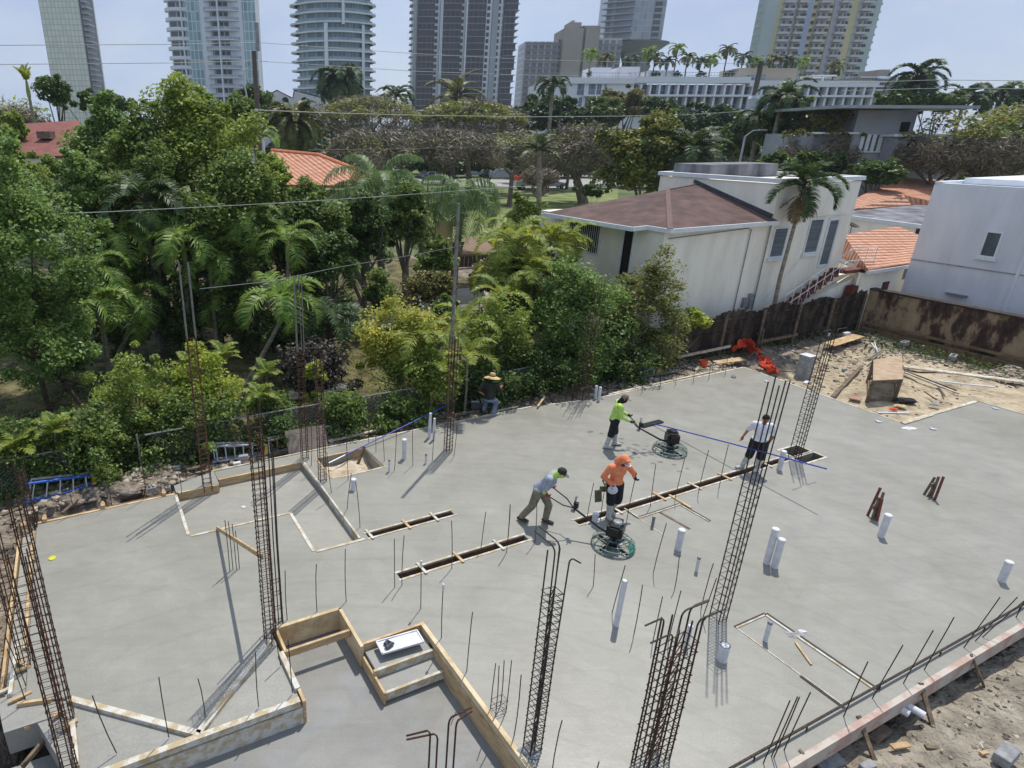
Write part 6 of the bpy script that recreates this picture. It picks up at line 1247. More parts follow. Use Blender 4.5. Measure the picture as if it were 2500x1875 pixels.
# ---- garden trees left ----
GT = 'leafy trees in the garden on the left'
tree(-150, 300, 215, 860, 18.0, 'nearest big tree at the left edge with fine leaves', 'fine', 42000, .13, 130, .2, trunk=('n1', 420, 560), tr=.09, bark=m_barkd, group=GT, hollow=.45)
tree(-80, 560, 190, 900, 20.5, 'drooping lower tree under the nearest big one', 'fine', 15000, .12, 70, .25, trunk=('n1', 670, 470), tr=.07, bark=m_barkd, group=GT)
tree(155, 205, 330, 440, 34, 'feathery tree with dark open branches at the upper left', 'fine', 11000, .22, 60, .25, tr=.16, bark=m_barkd, group=GT, hollow=.2)
tree(300, 178, 545, 430, 32, 'tall yellow green tree reaching in front of the white tower', 'bright', 19000, .2, 85, .24, tr=.2, group=GT)
tree(200, 330, 420, 590, 28, 'dense dark green tree in the middle of the left grove', 'mid', 17000, .17, 80, .24, tr=.18, group=GT)
tree(380, 330, 640, 590, 27, 'dense green tree left of the orange tiled roof', 'mid', 19000, .17, 85, .24, tr=.18, group=GT)
tree(130, 470, 330, 700, 25.5, 'dark tree between the big left tree and the small palms', 'dark', 11000, .17, 60, .27, tr=.15, group=GT)
tree(330, 520, 600, 690, 26.5, 'dark understorey tree behind the small palms', 'dark', 12000, .17, 60, .27, tr=.14, group=GT)
tree(530, 330, 650, 470, 29, 'light green tree in front of the orange tiled roof', 'bright', 6000, .18, 40, .27, tr=.1, group=GT)
tree(560, 440, 720, 620, 27.5, 'dark tree behind the queen palms', 'dark', 10000, .18, 55, .27, tr=.14, group=GT)
tree(-40, 330, 120, 450, 38, 'yellow green tree behind the nearest big tree', 'bright', 8000, .22, 45, .27, tr=.14, group=GT)
tree(75, 160, 150, 235, 70, 'small dark tree beside the leftmost tower', 'dark', 3500, .35, 30, .3, tr=.2, bark=m_barkd, group=GT)
tree(115, 200, 330, 250, 75, 'low green tree line left of the white tower', 'farl', 6500, .4, 45, .3, tr=.2, group=GT)
# ---- garden palms ----
palm((283, 650), 20.0, 'small palm with three big arching fronds on the left', 'xmas', 11, 2.1, 2.2, (.1, 1.2), 36, .75, .05, base=('m1', 855, 1400), tr=.09, shaft=.9)
palm((190, 650), 20.5, 'small palm half hidden by the big left tree', 'xmas', 9, 2.0, 2.3, (.0, 1.0), 34, .7, .05, base=('m1', 640, 1560), tr=.09)
palm((492, 650), 21.5, 'small palm left of the forked small palm', 'xmas', 12, 2.0, 2.1, (.1, 1.35), 36, .7, .05, base=('m1', 1660, 1300), tr=.09)
palm((602, 650), 20.5, 'small palm with greenish forked stem', 'xmas', 12, 2.1, 2.1, (.1, 1.3), 36, .75, .05, base=('m1', 1870, 1560), tr=.09)
palm((715, 690), 22.5, 'low dark palm at the end of the lawn', 'dark', 11, 1.7, 2.0, (.2, 1.2), 34, .6, .045, tr=.12)
palm((310, 430), 26, 'palm top showing dark above the small palms', 'dark', 12, 2.3, 2.0, (.1, 1.3), 34, .8, .06, tr=.12)
palm((395, 520), 25, 'shaded palm with drooping fronds in the grove', 'xmas', 10, 2.2, 2.3, (.0, 1.1), 34, .8, .06, tr=.1)
palm((700, 470), 27, 'queen palm with the widest drooping fronds', 'queen', 15, 4.2, 2.3, (.2, 1.35), 62, .95, .045, tr=.17, shaft=.6, vee=.1, tips=1.5, base=('m2', 1050, 960))
palm((815, 420), 28.5, 'tallest queen palm with an upright plume', 'queen', 14, 3.6, 1.9, (.4, 1.5), 60, .9, .045, tr=.17, shaft=.6, vee=.1, tips=1.5, base=('m2', 1075, 900))
palm((880, 490), 28, 'queen palm between the plume palm and the grey pole', 'queen', 13, 3.2, 2.2, (.1, 1.3), 56, .85, .045, tr=.15, shaft=.6, vee=.1, tips=1.5, base=('m2', 1240, 850))
palm((997, 430), 26.5, 'queen palm with thick dark trunk beside the grey pole', 'queen', 17, 3.3, 2.4, (.1, 1.4), 62, .95, .04, tr=.2, shaft=.9, vee=.1, tips=1.6, base=('m2', 1590, 900), zg=-.3)
palm((750, 560), 24.5, 'slim leaning queen palm at the driveway', 'queen', 11, 1.9, 2.3, (.0, 1.3), 50, .8, .04, tr=.09, shaft=.5, vee=.1, tips=1.4, base=('m2', 950, 1050))
for i, (u, v, d_, L_, n_) in enumerate(((1000, 700, 21.0, 1.5, 9), (905, 730, 19.8, 1.3, 8), (1085, 640, 23, 1.6, 9), (935, 800, 19.0, 1.2, 7), (1010, 770, 19.4, 1.3, 7))):
    palm((u, v), d_, ('pale areca palm, the %s one of those round the grey pole' % ['middle', 'left', 'upright right', 'lowest left', 'lowest right'][i]), 'areca', n_, L_, 1.5, (.3, 1.3), 30, .42, .045, tr=.04, shaft=.3, group='areca palms along the hedge')
for i, (u, v, d_, L_) in enumerate(((1110, 530, 25, 1.9), (1150, 590, 24, 1.7), (1190, 520, 26.5, 1.9), (1085, 600, 25, 1.6), (1222, 530, 27.5, 1.7))):
    palm((u, v), d_, 'clump forming yellow palm, %s from the left, beside the tall grey trunk' % ['second', 'third', 'fourth', 'first', 'fifth'][i], 'areca', 13, L_, 1.8, (.3, 1.45), 34, .6, .05, tr=.06, shaft=.5, group='yellow palms left of the cream house')
    tree(u-45, v+20, u+45, v+150, d_+.3, 'leafy base of the %s yellow palm clump' % ['second', 'third', 'fourth', 'first', 'fifth'][i], 'olive', 1800, .2, 18, .45, cat='shrub', name='shrub', group='undergrowth of the yellow palms', tr=.04)
for i, (u, v, d_) in enumerate(((35, 965, 14.2), (118, 930, 14.7), (170, 950, 15.0), (560, 855, 17.2), (480, 770, 18.5), (1330, 850, 24.5), (405, 790, 18.4), (575, 810, 19))):
    palm((u, v), d_, 'small pale bromeliad like palm, %s' % ['at the far left fence end', 'above the white notice', 'right of the white notice', 'with cream leaves beside the paired cages', 'inside the yellow green bush', 'beside the yellow ended ladder', 'on the shaded lawn behind the bushes', 'on the lawn behind the silver ladder'][i], 'areca', 9, .62, .9, (.3, 1.3), 16, .3, .05, tr=.03, shaft=0, group='little palms along the fence', name='palm_sapling')
# leaning foxtail in front of the cream house
fx = PB('f', 1650, 655, 17.7); palm((1738, 400), PB('f', 1738, 400, 17.7).y, 'leaning foxtail palm in front of the cream house', 'dark', 17, 1.75, 1.5, (-.2, 1.4), 46, .6, .045, tr=.085, shaft=1.0, skirt=8, group='palms at the cream house', vee=.7)
# tall grey trunk with small head
palm((1165, 325), 31, 'tall slender palm with bluish tuft left of the cream house', 'dark', 14, 1.5, 1.1, (.0, 1.45), 26, .45, .05, tr=.15, shaft=0, base=('m3', 385, 1010), group='palms at the cream house')
# ---- middle distance ----
MD = 'trees round the street'
bush(1310, 250, 1500, 430, 62, 'dense dark mango tree behind the cream house roof', 'mango', 15000, .45, 80, .26, group=MD, cat='tree', name='tree', tr=.3)
bush(1240, 400, 1320, 425, 66, 'low dark shrub at the street by the mango tree', 'dark', 2500, .35, 25, .35, group=MD, cat='shrub')
palm((1495, 330), 60, 'coconut palm right of the mango tree', 'dark', 18, 4.2, 1.8, (-.3, 1.45), 46, 1.2, .12, tr=.25, shaft=0, group=MD)
tree(1480, 350, 1560, 430, 61, 'loose tree below the coconut palm', 'bron', 3500, .4, 35, .3, group=MD)
palm((635, 262), 80, 'date palm with round crown behind the tiled roof', 'date', 44, 4.6, 1.7, (-.9, 1.4), 40, 1.0, .14, tr=.45, shaft=0, group=MD)
palm((1195, 185), 110, 'wind blown palm before the white hotel corner', 'dark', 14, 3.6, 2.0, (.0, 1.4), 30, 1.1, .16, tr=.3, shaft=0, group=MD)
bare(680, 212, 905, 300, 100, 'wide olive brown crown left of the flat topped tree', None, 'grey', 5000, .9, .4, 'olive', 12000, .45)
bare(890, 222, 1130, 305, 108, 'flat topped yellow green tree in the middle distance', ('t2', 1750, 1100), 'grey', 5000, 1.0, .4, 'flat', 14000, .6)
bare(700, 285, 900, 385, 84, 'grey bare tree behind the plume palm', None, 'grey', 11000, .9, .35, 'olive', 1200, .4)
bare(860, 285, 1060, 358, 90, 'grey bare tree over the parked pickups', None, 'grey', 11000, .9, .35, 'olive', 900, .4)
bare(1020, 285, 1200, 362, 88, 'grey bare tree right of the parked pickups', None, 'grey', 9000, .9, .3, 'olive', 900, .4)
bare(1160, 262, 1335, 375, 92, 'big bare tree with forked trunk on the verge', ('q5', 1740, 1100), 'grey', 14000, .9, .6, 'bron', 900, .4)
bare(1120, 330, 1215, 395, 48, 'frangipani with bare stubby twigs left of the roof', ('m3', 385, 300), 'grey', 5000, .5, .14)
bare(-60, 205, 110, 300, 62, 'grey bare crown over the dull red roof', None, 'grey', 12000, .7, .3, 'bright', 500, .3)
tree(1270, 195, 1420, 262, 128, 'broad olive tree before the white hotel', 'bron', 8000, .6, 55, .28, group=MD, tr=.4)
for i, (a, b, c2, d2, dd, lf, lab) in enumerate(((1180, 235, 1300, 285, 118, 'far', 'dark green tree below the white hotel corner'), (1400, 225, 1500, 300, 105, 'far', 'green tree behind the mango tree'), (1480, 225, 1600, 300, 112, 'far', 'green tree left of the right utility pole'), (1560, 245, 1660, 340, 82, 'dark', 'dark tree behind the right utility pole'), (1530, 300, 1640, 345, 76, 'dark', 'low dark tree by the street lamp'),
    (1640, 190, 1740, 340, 72, 'dark', 'tall dark tree right of the utility pole'), (1690, 330, 1830, 395, 60, 'dark', 'dark shrubbery behind the flat parapet'), (1840, 345, 1960, 405, 56, 'dark', 'black green shrubs in front of the grey modern house'), (1950, 340, 2130, 400, 84, 'olive', 'brushy undergrowth left of the leaning palms'),
    (1890, 195, 2000, 245, 100, 'farl', 'light green tree above the grey modern house, left'), (1980, 200, 2090, 245, 104, 'farl', 'light green tree above the grey modern house, right'), (2060, 340, 2230, 420, 80, 'olive', 'brushy undergrowth at the right edge'), (1640, 330, 1720, 380, 58, 'dark', 'dark shrub at the end of the roof parapet'),
    (500, 188, 590, 250, 100, 'dark', 'round dark tree beside the left utility pole'))):
    tree(a, b, c2, d2, dd, lab, lf, 5500, .0045*dd+.12, 50, .3, group=MD, tr=.25, cat='tree')
bare(1700, 232, 1850, 370, 64, 'half bare tree in front of the hotel end', None, 'grey', 9000, .7, .3, 'bron', 3500, .4)
bare(1960, 240, 2130, 372, 59, 'grey brushy tree right of the modern house', None, 'grey', 12000, .6, .25, 'olive', 1500, .35)
bare(2080, 225, 2260, 372, 57, 'grey brushy tree at the right picture edge', None, 'grey', 11000, .6, .25, 'olive', 2500, .35)
palm((1690, 215), 70, 'dark wind blown palm beside the right utility pole', 'dark', 17, 3.6, 1.9, (-.2, 1.4), 40, 1.1, .12, tr=.25, shaft=0, group=MD)
palm((1640, 260), 74, 'second dark palm just left of the wind blown one', 'dark', 15, 3.3, 2.0, (-.2, 1.3), 36, 1.0, .12, tr=.25, shaft=0, group=MD)
palm((1985, 165), 100, 'tall wind blown royal palm above the modern house', 'dark', 20, 4.6, 1.9, (-.5, 1.4), 44, 1.5, .15, tr=.4, shaft=1, group=MD)
for i, (u, v, bu, lab) in enumerate(((2150, 280, 2050, 'left leaning palm at the right edge'), (2195, 300, 2110, 'middle leaning palm at the right edge'), (2120, 310, 2010, 'lowest leaning palm at the right edge'), (2215, 260, 2190, 'rightmost leaning palm, half out of frame'))):
    p_ = palm((u, v), 72, lab, 'date' if i % 2 else 'xmas', 16, 3.4, 1.9, (-.2, 1.3), 36, 1.0, .1, tr=.2, shaft=0, group='leaning palms at the right edge', base=('f', bu, 395, 1))
for i, (u, v) in enumerate(((2085, 212), (2160, 208), (2200, 212))): palm((u, v), 120, 'distant dark palm on the skyline, %s on the right' % ['first', 'second', 'third'][i], 'dark', 14, 5.5, 1.8, (.0, 1.2), 26, 1.6, .25, tr=.3, shaft=0, group='distant skyline palms')
palm((733, 172), 130, 'dark drooping palm in front of the round tower', 'dark', 22, 7.0, 2.2, (-.5, 1.3), 44, 2.2, .26, tr=.5, shaft=0, group='distant skyline palms')
palm((985, 212), 135, 'pale frond coconut palm below the dark tower', 'date', 14, 7.5, 1.4, (-.2, 1.4), 36, 1.8, .26, tr=.4, shaft=0, group='distant skyline palms')
palm((855, 208), 150, 'thin palm between the round and dark towers', 'dark', 12, 5.5, 1.8, (.1, 1.4), 26, 1.6, .26, tr=.4, shaft=0, group='distant skyline palms')
palm((57, 175), 58, 'tall thin palm with a small upright head at left', 'areca', 8, 1.3, .5, (1.0, 1.5), 18, .5, .08, tr=.14, shaft=1.2, group='distant skyline palms')
palm((560, 300), 60, 'green palm behind the left utility pole foot', 'xmas', 10, 2.5, 1.8, (.2, 1.4), 26, .9, .1, tr=.14, shaft=0, group='distant skyline palms')
for i, (a, b, c2, d2, dd, lf, n_, lab) in enumerate(((225, 250, 420, 440, 31, 'mid', 13000, 'mid green tree filling the grove under the tall yellow green one'), (420, 230, 545, 400, 34, 'bright', 9000, 'leafy tree beside the left utility pole'), (590, 400, 760, 560, 29, 'mid', 9000, 'green tree above the widest queen palm'), (250, 400, 420, 560, 27, 'mid', 11000, 'mid green tree with hanging branches in the left grove'), (420, 430, 600, 600, 26.3, 'mid', 12000, 'green tree right behind the two small palms'), (120, 330, 260, 560, 27, 'fine', 11000, 'fine leaved tree under the dull red roof'), (-40, 350, 130, 520, 34, 'mid', 9000, 'green tree hiding the wall of the red roofed house'), (60, 340, 190, 400, 42, 'mid', 5000, 'small tree right in front of the dull red roof'), (640, 500, 780, 620, 25.8, 'dark', 6000, 'dark tree under the widest queen palm'), (0, 240, 60, 340, 50, 'bright', 3500, 'thin yellow green tree at the left edge by the red roof'))):
    tree(a, b, c2, d2, dd, lab, lf, n_, .007*dd, 60, .28, group=GT, tr=.14)
for i, (u, v, d_) in enumerate(((330, 470, 26), (260, 520, 25), (450, 560, 25), (540, 480, 26), (620, 520, 25.5), (200, 590, 23))):
    palm((u, v), d_, 'shaded palm crown in the grove, %s' % ['below the pale wire', 'left of the three crowns', 'above the forked small palm', 'under the left utility pole', 'left of the widest queen palm', 'beside the big left tree'][i], 'xmas', 12, 1.8, 2.2, (.0, 1.3), 36, .6, .04, tr=.09)
for i, (a, b, c2, d2, dd, lf, n_, lab) in enumerate(((720, 400, 850, 590, 31, 'dark', 9000, 'dark tree behind the stems of the queen palms'), (820, 400, 930, 560, 33, 'mid', 8000, 'green tree behind the plume palm'), (900, 520, 990, 620, 30, 'mid', 4500, 'low green tree left of the yellow post'), (1080, 430, 1180, 560, 36, 'bright', 4500, 'light green tree left of the cream house'), (560, 225, 640, 300, 95, 'far', 3500, 'green tree below the two white gables, left'), (630, 228, 700, 290, 100, 'far', 3500, 'green tree below the two white gables, right'), (470, 205, 560, 300, 60, 'mid', 6000, 'green tree around the left utility pole'), (1480, 400, 1560, 440, 56, 'dark', 2500, 'dark shrub under the coconut palm'), (1140, 205, 1250, 300, 120, 'far', 7000, 'dark green tree covering the left end of the white hotel'), (1250, 212, 1345, 290, 124, 'farl', 6500, 'green tree covering the foot of the white hotel'), (1380, 215, 1480, 280, 122, 'far', 6000, 'second green tree at the foot of the white hotel'), (1110, 215, 1190, 270, 135, 'far', 4500, 'tree between the dark tower and the white hotel'))):
    tree(a, b, c2, d2, dd, lab, lf, n_, .0058*dd+.02, 55, .3, group=MD if dd > 50 else GT, tr=.14)
# continuous far wood behind the street (nobody could count its trees)
rg = np.random.default_rng(99); cs = []
for x in np.arange(-40, 130, 3.2):
    for row, (yy, hh) in enumerate(((150, 6.5), (168, 8.5), (190, 10.5))):
        if row == 2 and x > 20: continue
        if row == 1 and x > 62: continue
        n = 900; cxx = x+rg.uniform(-2, 2); r_ = rg.uniform(2.6, 4.2); h_ = hh+rg.uniform(-2.2, 1.8)
        o = rg.normal(size=(n, 3)); o /= np.linalg.norm(o, axis=1)[:, None]; o *= rg.uniform(.5, 1, n)[:, None]; cs.append(np.array([cxx, yy+rg.uniform(-4, 4), h_*.55])+o*[r_, r_, h_*.5])
for x in np.arange(-110, -36, 4):
    n = 800; cxx = x; h_ = rg.uniform(7, 10); o = rg.normal(size=(n, 3)); o /= np.linalg.norm(o, axis=1)[:, None]; cs.append(np.array([cxx, 140+rg.uniform(-6, 6), h_*.55])+o*[3.8, 3.8, h_*.5])
V_, F_ = leaves(np.concatenate(cs), .95, rg, 1.5, .7); o = mesh_np('far_wood', V_, F_, LM['far']); tag(o, 'continuous dark green wood between the street and the towers', 'wood', kind='stuff')
cs = []
for x in np.arange(70, 330, 7):
    n = 500; h_ = rg.uniform(6, 9); o = rg.normal(size=(n, 3)); o /= np.linalg.norm(o, axis=1)[:, None]; cs.append(np.array([x, 215+rg.uniform(-10, 10), h_*.5])+o*[7, 6, h_*.55])
V_, F_ = leaves(np.concatenate(cs), 1.5, rg, 1.5, .7); o = mesh_np('skyline_wood', V_, F_, LM['far']); tag(o, 'low far tree line on the right horizon', 'wood', kind='stuff')
# hedge under the street trees
bfence_pts = None
for i, (a, c2) in enumerate(((700, 860), (850, 1000), (990, 1130), (1120, 1260), (1250, 1330))):
    tree(a, 345, c2, 372, 112, 'clipped dark hedge section, %s from the left, behind the parked cars' % ORD[i], 'dark', 4500, .5, 40, .35, cat='hedge', name='hedge', group='hedge behind the parked cars', tr=.1)
# ================= towers and far buildings =================
def grid_mat(name, c1, c2, mort, bw, rh, ms=.06, off=0, rough=.3, bias=0, sq=1.0, z0=0.0, sm=.1):
    m = bpy.data.materials.new(name); m.use_nodes = True; nt = m.node_tree; N = nt.nodes; l = nt.links.new; b = N['Principled BSDF']; b.inputs['Roughness'].default_value = rough
    tcn = N.new('ShaderNodeTexCoord'); sx = N.new('ShaderNodeSeparateXYZ'); l(tcn.outputs['Object'], sx.inputs[0]); ad = N.new('ShaderNodeMath'); ad.operation = 'ADD'; l(sx.outputs[0], ad.inputs[0]); l(sx.outputs[1], ad.inputs[1])
    cb = N.new('ShaderNodeCombineXYZ'); l(ad.outputs[0], cb.inputs[0]); l(sx.outputs[2], cb.inputs[1]); br = N.new('ShaderNodeTexBrick'); br.offset = off; br.squash = sq; br.inputs['Scale'].default_value = 1; br.inputs['Brick Width'].default_value = bw; br.inputs['Row Height'].default_value = rh
    br.inputs['Mortar Size'].default_value = ms; br.inputs['Mortar Smooth'].default_value = sm; br.inputs['Bias'].default_value = bias; br.inputs['Color1'].default_value = (*srgb(c1), 1); br.inputs['Color2'].default_value = (*srgb(c2), 1); br.inputs['Mortar'].default_value = (*srgb(mort), 1)
    l(cb.outputs[0], br.inputs['Vector']); l(br.outputs['Color'], b.inputs['Base Color']); return m
m_w = M('tower_white', srgb('dadee4'), srgb('ced3da'), .05, .8); m_railg = M('pale_balcony_glass', srgb('93a4a8'), srgb('7b8d92'), .2, .25, spec=.6); m_twg = M('tower_grey', srgb('a3a8b0'), srgb('969ba4'), .05, .8); m_dkg = M('tower_dark_glass', srgb('3f434b'), srgb('2c2f36'), .15, .3)
def ext(c, u0, u1, v, d): p, q = Y(c, u0, v, d), Y(c, u1, v, d); return p.x, q.x
def zat(c, u, v, d): return Y(c, u, v, d).z
def xbox(mb, x0, x1, y0, y1, z0, z1): mb.box(((x0+x1)/2, (y0+y1)/2, (z0+z1)/2), x1-x0, y1-y0, z1-z0)
def comb(name, mat, par, teeth, yb, z0, z1, yin=1.0):
    P_ = [(teeth[0][0], yb)]; yi = D+yin+1.5
    for i, (a, b, y) in enumerate(teeth):
        P_ += ([(a, yi)] if i else [])+[(a, y), (b, y)]+([(b, yi)] if i < len(teeth)-1 else [])
    P_.append((teeth[-1][1], yb)); mb = MB(); mb.prism(P_, z0, z1); return mb.build(name, mat, par)
def part(name, mat, par, *boxes):
    mb = MB()
    for b in boxes: xbox(mb, *b)
    return mb.build(name, mat, par)
def disc(mb, cx, cy, rx, ry, z0, z1, n=36, a0=0, a1=2*math.pi):
    P_ = [(cx+rx*math.cos(a0+(a1-a0)*i/n), cy+ry*math.sin(a0+(a1-a0)*i/n)) for i in range(n+(0 if a1-a0 > 6.28 else 1))]; mb.prism(P_, z0, z1)
    k = len(mb.v); mb.v += [(x, y, z0) for x, y in P_]; mb.f.append(tuple(range(k, k+len(P_)))[::-1]); mb.m.append(0)
# -- round teal tower --
D = 267; x0, x1 = ext('t2', 365, 975, 400, D); cx = (x0+x1)/2; rx = (x1-x0)/2; t = empty('round_tower', Vector((cx, D+rx*.8, -.3)), 'round apartment tower with white curved balconies and teal glazing', 'tower')
gm = grid_mat('teal_glazing', '6f8289', '4f616b', '8fa0a6', 1.8, 3.2, .12); cy = D+rx*.75; mb = MB(); disc(mb, cx, cy, rx-.9, rx*.75-.9, -.3, 86, 48); mb.build('glazed_wall', gm, t); FH = 3.2
for k in range(1, 27):
    z = k*FH; mb = MB(); disc(mb, cx, cy, rx+.25, rx*.75+.25, z-.3, z+.2, 40); mb.build('floor_slab', m_w, t); mb = MB(); disc(mb, cx, cy, rx+.05, rx*.75+.05, z+.22, z+1.15, 40); mb.build('balcony_rail', m_railg, t)
    mb = MB(); disc(mb, cx-rx*.93, cy-1, 3.0, 4.5, z-.3, z+.22, 16); mb.build('corner_balcony', m_w, t); mb = MB(); disc(mb, cx+rx*.9, cy-2, 2.9, 4.2, z-.3, z+.22, 16); mb.build('corner_balcony', m_w, t)
for u, v1, w_ in ((620, 175, 1.4), (905, 180, 1.0), (755, -400, 1.0)):
    xx = Y('t2', u, 300, D).x; yy = cy-(rx*.75+.6)*math.sqrt(max(0, 1-((xx-cx)/rx)**2)); zt_ = zat('t2', u, v1, D) if v1 > 0 else 86; zb_ = -.3 if v1 > 0 else zat('t2', 755, 185, D); part('pier', m_w, t, (xx-w_/2, xx+w_/2, yy-.3, yy+2, zb_, zt_))
# -- white tower with teal panels --
D = 267; t = empty('balcony_tower', Vector((Y('t1', 1650, 400, D).x, D, -.3)), 'white tower with curved balconies and teal glass panels', 'tower'); X = lambda u: Y('t1', u, 350, D).x
pan = grid_mat('teal_panel', '93b0b2', '64808a', 'c5ced2', 1.5, 3.2, .14, bias=-.2); part('wall', m_w, t, (X(1320), X(1985), D, D+9, -.3, 84)); part('glass_panel', pan, t, (X(1450), X(1560), D-.3, D-.02, -.3, 84)); part('glass_panel', pan, t, (X(1885), X(1985), D-.3, D-.02, -.3, 84))
part('recess', grid_mat('dark_recess', '4a4f57', '2f343c', 'a9aeb6', 2.2, 3.2, .2), t, (X(1640), X(1775), D-.15, D-.01, -.3, 84)); part('left_recess', grid_mat('left_dark_recess', '6a6f78', '454b55', 'aeb3bb', 3.2, 3.2, .25), t, (X(1330), X(1440), D-.15, D-.01, -.3, 84))
part('fin', m_w, t, (X(1706)-.25, X(1706)+.25, D-2.3, D, -.3, 84)); part('fin', m_w, t, (X(1425)-.2, X(1425)+.2, D-1.5, D, -.3, 84)); cxx, hw = (X(1590)+X(1860))/2, (X(1860)-X(1590))/2; cl = X(1385)
for k in range(1, 26):
    z = k*FH; mb = MB(); disc(mb, cxx, D+.3, hw, 2.6, z-.25, z+.05, 20, math.pi, 2*math.pi); mb.build('floor_slab', m_w, t); mb = MB(); disc(mb, cxx, D+.3, hw-.1, 2.5, z+.06, z+1.05, 20, math.pi, 2*math.pi); mb.build('balcony_rail', M('white_rail', srgb('b4bac4'), srgb('8d949f'), 1.2, .7) if k == 1 else bpy.data.materials['white_rail'], t)
    mb = MB(); disc(mb, cl+.2, D+3, 5.2, 4.6, z-.25, z+.9, 20, math.pi, 2*math.pi); mb.build('curved_balcony', m_w, t)
# -- dark tower --
D = 362; FH2 = 2.9; t = empty('dark_tower', Vector((Y('t2', 1670, 400, D).x, D, -.3)), 'tall tower with dark glazed bays between white window strips', 'tower'); X = lambda u: Y('t2', u, 350, D).x; HT = 118
part('wall', m_w, t, (X(1290), X(2060), D, D+26, -.3, HT)); bay = grid_mat('dark_bay', '332f34', '1b1a20', '625e62', 2.3, FH2, .16, bias=-.1); win = grid_mat('white_window_strip', '282b32', '3d424a', 'd8dce2', 2.6, FH2, .55, sm=.0)
for a, b in ((1322, 1448), (1512, 1650), (1696, 1836), (1972, 2058)): part('dark_bay', bay, t, (X(a), X(b), D-2.2, D-.01, -.3, HT))
for a, b in ((1452, 1488), (1654, 1684), (1840, 1884), (1930, 1966)): part('window_strip', win, t, (X(a), X(b), D-.5, D-.01, -.3, HT))
part('pilaster', m_twg, t, (X(1886), X(1930), D-1.5, D-.01, -.3, HT)); part('pilaster', m_twg, t, (X(1290), X(1318), D-1.5, D-.01, -.3, HT))
for u in (1497, 1505, 1690): part('fin', m_w, t, (X(u)-.35, X(u)+.35, D-3, D-.01, -.3, HT))
for k in range(1, 40): z = k*FH2; comb('floor_slab', m_twg, t, [(X(1262), X(1291), D+1)]+[(X(a)-.1, X(b)+.1, D-2.9) for a, b in ((1322, 1448), (1512, 1650), (1696, 1836))]+[(X(1972), X(2084), D-3.2)], D+9, z-.12, z+.1)
R = random.Random(4)
for k in range(1, 40):
    for a, b in ((1322, 1448), (1512, 1650), (1696, 1836), (1972, 2075)):
        if R.random() < .33: z = k*FH2; part('enclosed_balcony', m_dkg, t, (X(a)+.2, X(b)-.2, D-2.95, D-2.21, z+.1, z+FH2-.15))
# -- beige slab building --
D = 368; t = empty('beige_block', Vector((Y('t3', 640, 600, D).x, D, -.3)), 'beige stepped apartment block with tan centre and roof boxes', 'building'); X = lambda u, v=500: Y('t3', u, v, D).x; Z = lambda v: zat('t3', 600, v, D); FH3 = 2.8
m_tan = M('tan_concrete', srgb('a29a92'), srgb('958d85'), .06, .85); bw_ = grid_mat('beige_balcony_rows', '7f8188', '5f6269', 'b2b1b1', 3.4, FH3, .5, sm=.2)
part('left_wing', bw_, t, (X(248), X(500), D, D+18, -.3, Z(320))); part('tan_core', m_tan, t, (X(520), X(665), D-4, D+16, -.3, Z(225))); part('tan_core', m_tan, t, (X(685), X(790), D-4, D+16, -.3, Z(205))); part('core_gap', grid_mat('core_windows', '33343a', '55585e', '8f877e', 5.2, FH3, .5), t, (X(665), X(685), D-2, D+16, -.3, Z(200)))
part('roof_box', m_tan, t, (X(610, 180), X(705, 180), D+2, D+12, Z(225), Z(165))); part('roof_box', m_twg, t, (X(640, 160), X(660, 160), D+4, D+8, Z(165), Z(145))); part('right_wing', bw_, t, (X(790), X(1000), D+3, D+18, -.3, Z(285)))
part('left_link', bw_, t, (X(500), X(520), D+1, D+16, -.3, Z(300)))
for k in range(1, 42):
    z = k*FH3
    if z < Z(325): part('floor_slab', m_twg, t, (X(246), X(500), D-1.6, D, z-.1, z+.12))
    if z < Z(290): part('floor_slab', m_twg, t, (X(792), X(1002), D+1.4, D+3, z-.1, z+.12))
# -- glass tower with cone base --
D = 420; t = empty('glass_tower', Vector((Y('t3', 1090, 200, D).x, D, -.3)), 'glass tower standing on a flared concrete cone', 'tower'); X = lambda u: Y('t3', u, 200, D).x; Z = lambda v: zat('t3', 1090, v, D); FH4 = 3.1
gp = grid_mat('pale_curtain_wall', 'a4acb7', '87909b', 'b0b8c2', 2.6, FH4, .1, bias=.1); gl2 = grid_mat('grey_glass_left', '8a94a1', '757e8a', 'a0a8b2', 2.2, FH4, .12); x0, x1, zb = X(885), X(1300), Z(318)
mb = MB(); pl = [(x0, D+2), (X(1040), D-8), (X(1290), D-7), (x1+1, D+2), (x1, D+26), (x0+3, D+26)]; mb.prism(pl, zb, 150); mb.build('curtain_wall', gp, t)
mb = MB(); mb.prism([(x0+.2, D+1.8), (X(1040)-.1, D-8.2), (X(1040), D-7.7), (x0, D+2.5)], zb, 150); mb.build('left_glass', gl2, t)
part('dark_slot', grid_mat('slot_glass', '4c525c', '33383f', '8f979f', 5, FH4, .5), t, (X(1205), X(1262), D-8.0, D-7.3, zb, 150))
for k in range(30):
    z = zb+4+k*FH4
    if z < 148: mb = MB(); mb.prism([(x0-3.5+.25*math.sin(k), D+1), (x0-2, D-2), (X(1040)+.5, D-9.6), (X(1040)+.5, D-7.9), (x0, D+2)], z-.25, z+.25); mb.build('floor_blade', m_twg, t)
mb = MB(); ccx = (X(1040)+X(1290))/2+2; mb.lathe(Vector((ccx, D+8, -.3)), [(8, 0), (8, Z(470)+.3), (10, Z(400)+.3), (17, Z(330)+.3), (17.5, zb+.1)], 28); mb.build('concrete_cone', M('smooth_grey_concrete', srgb('80848c'), srgb('74787f'), .05, .8), t); part('base_glass', gl2, t, (X(880), X(1035), D+2, D+20, -.3, zb-.2))
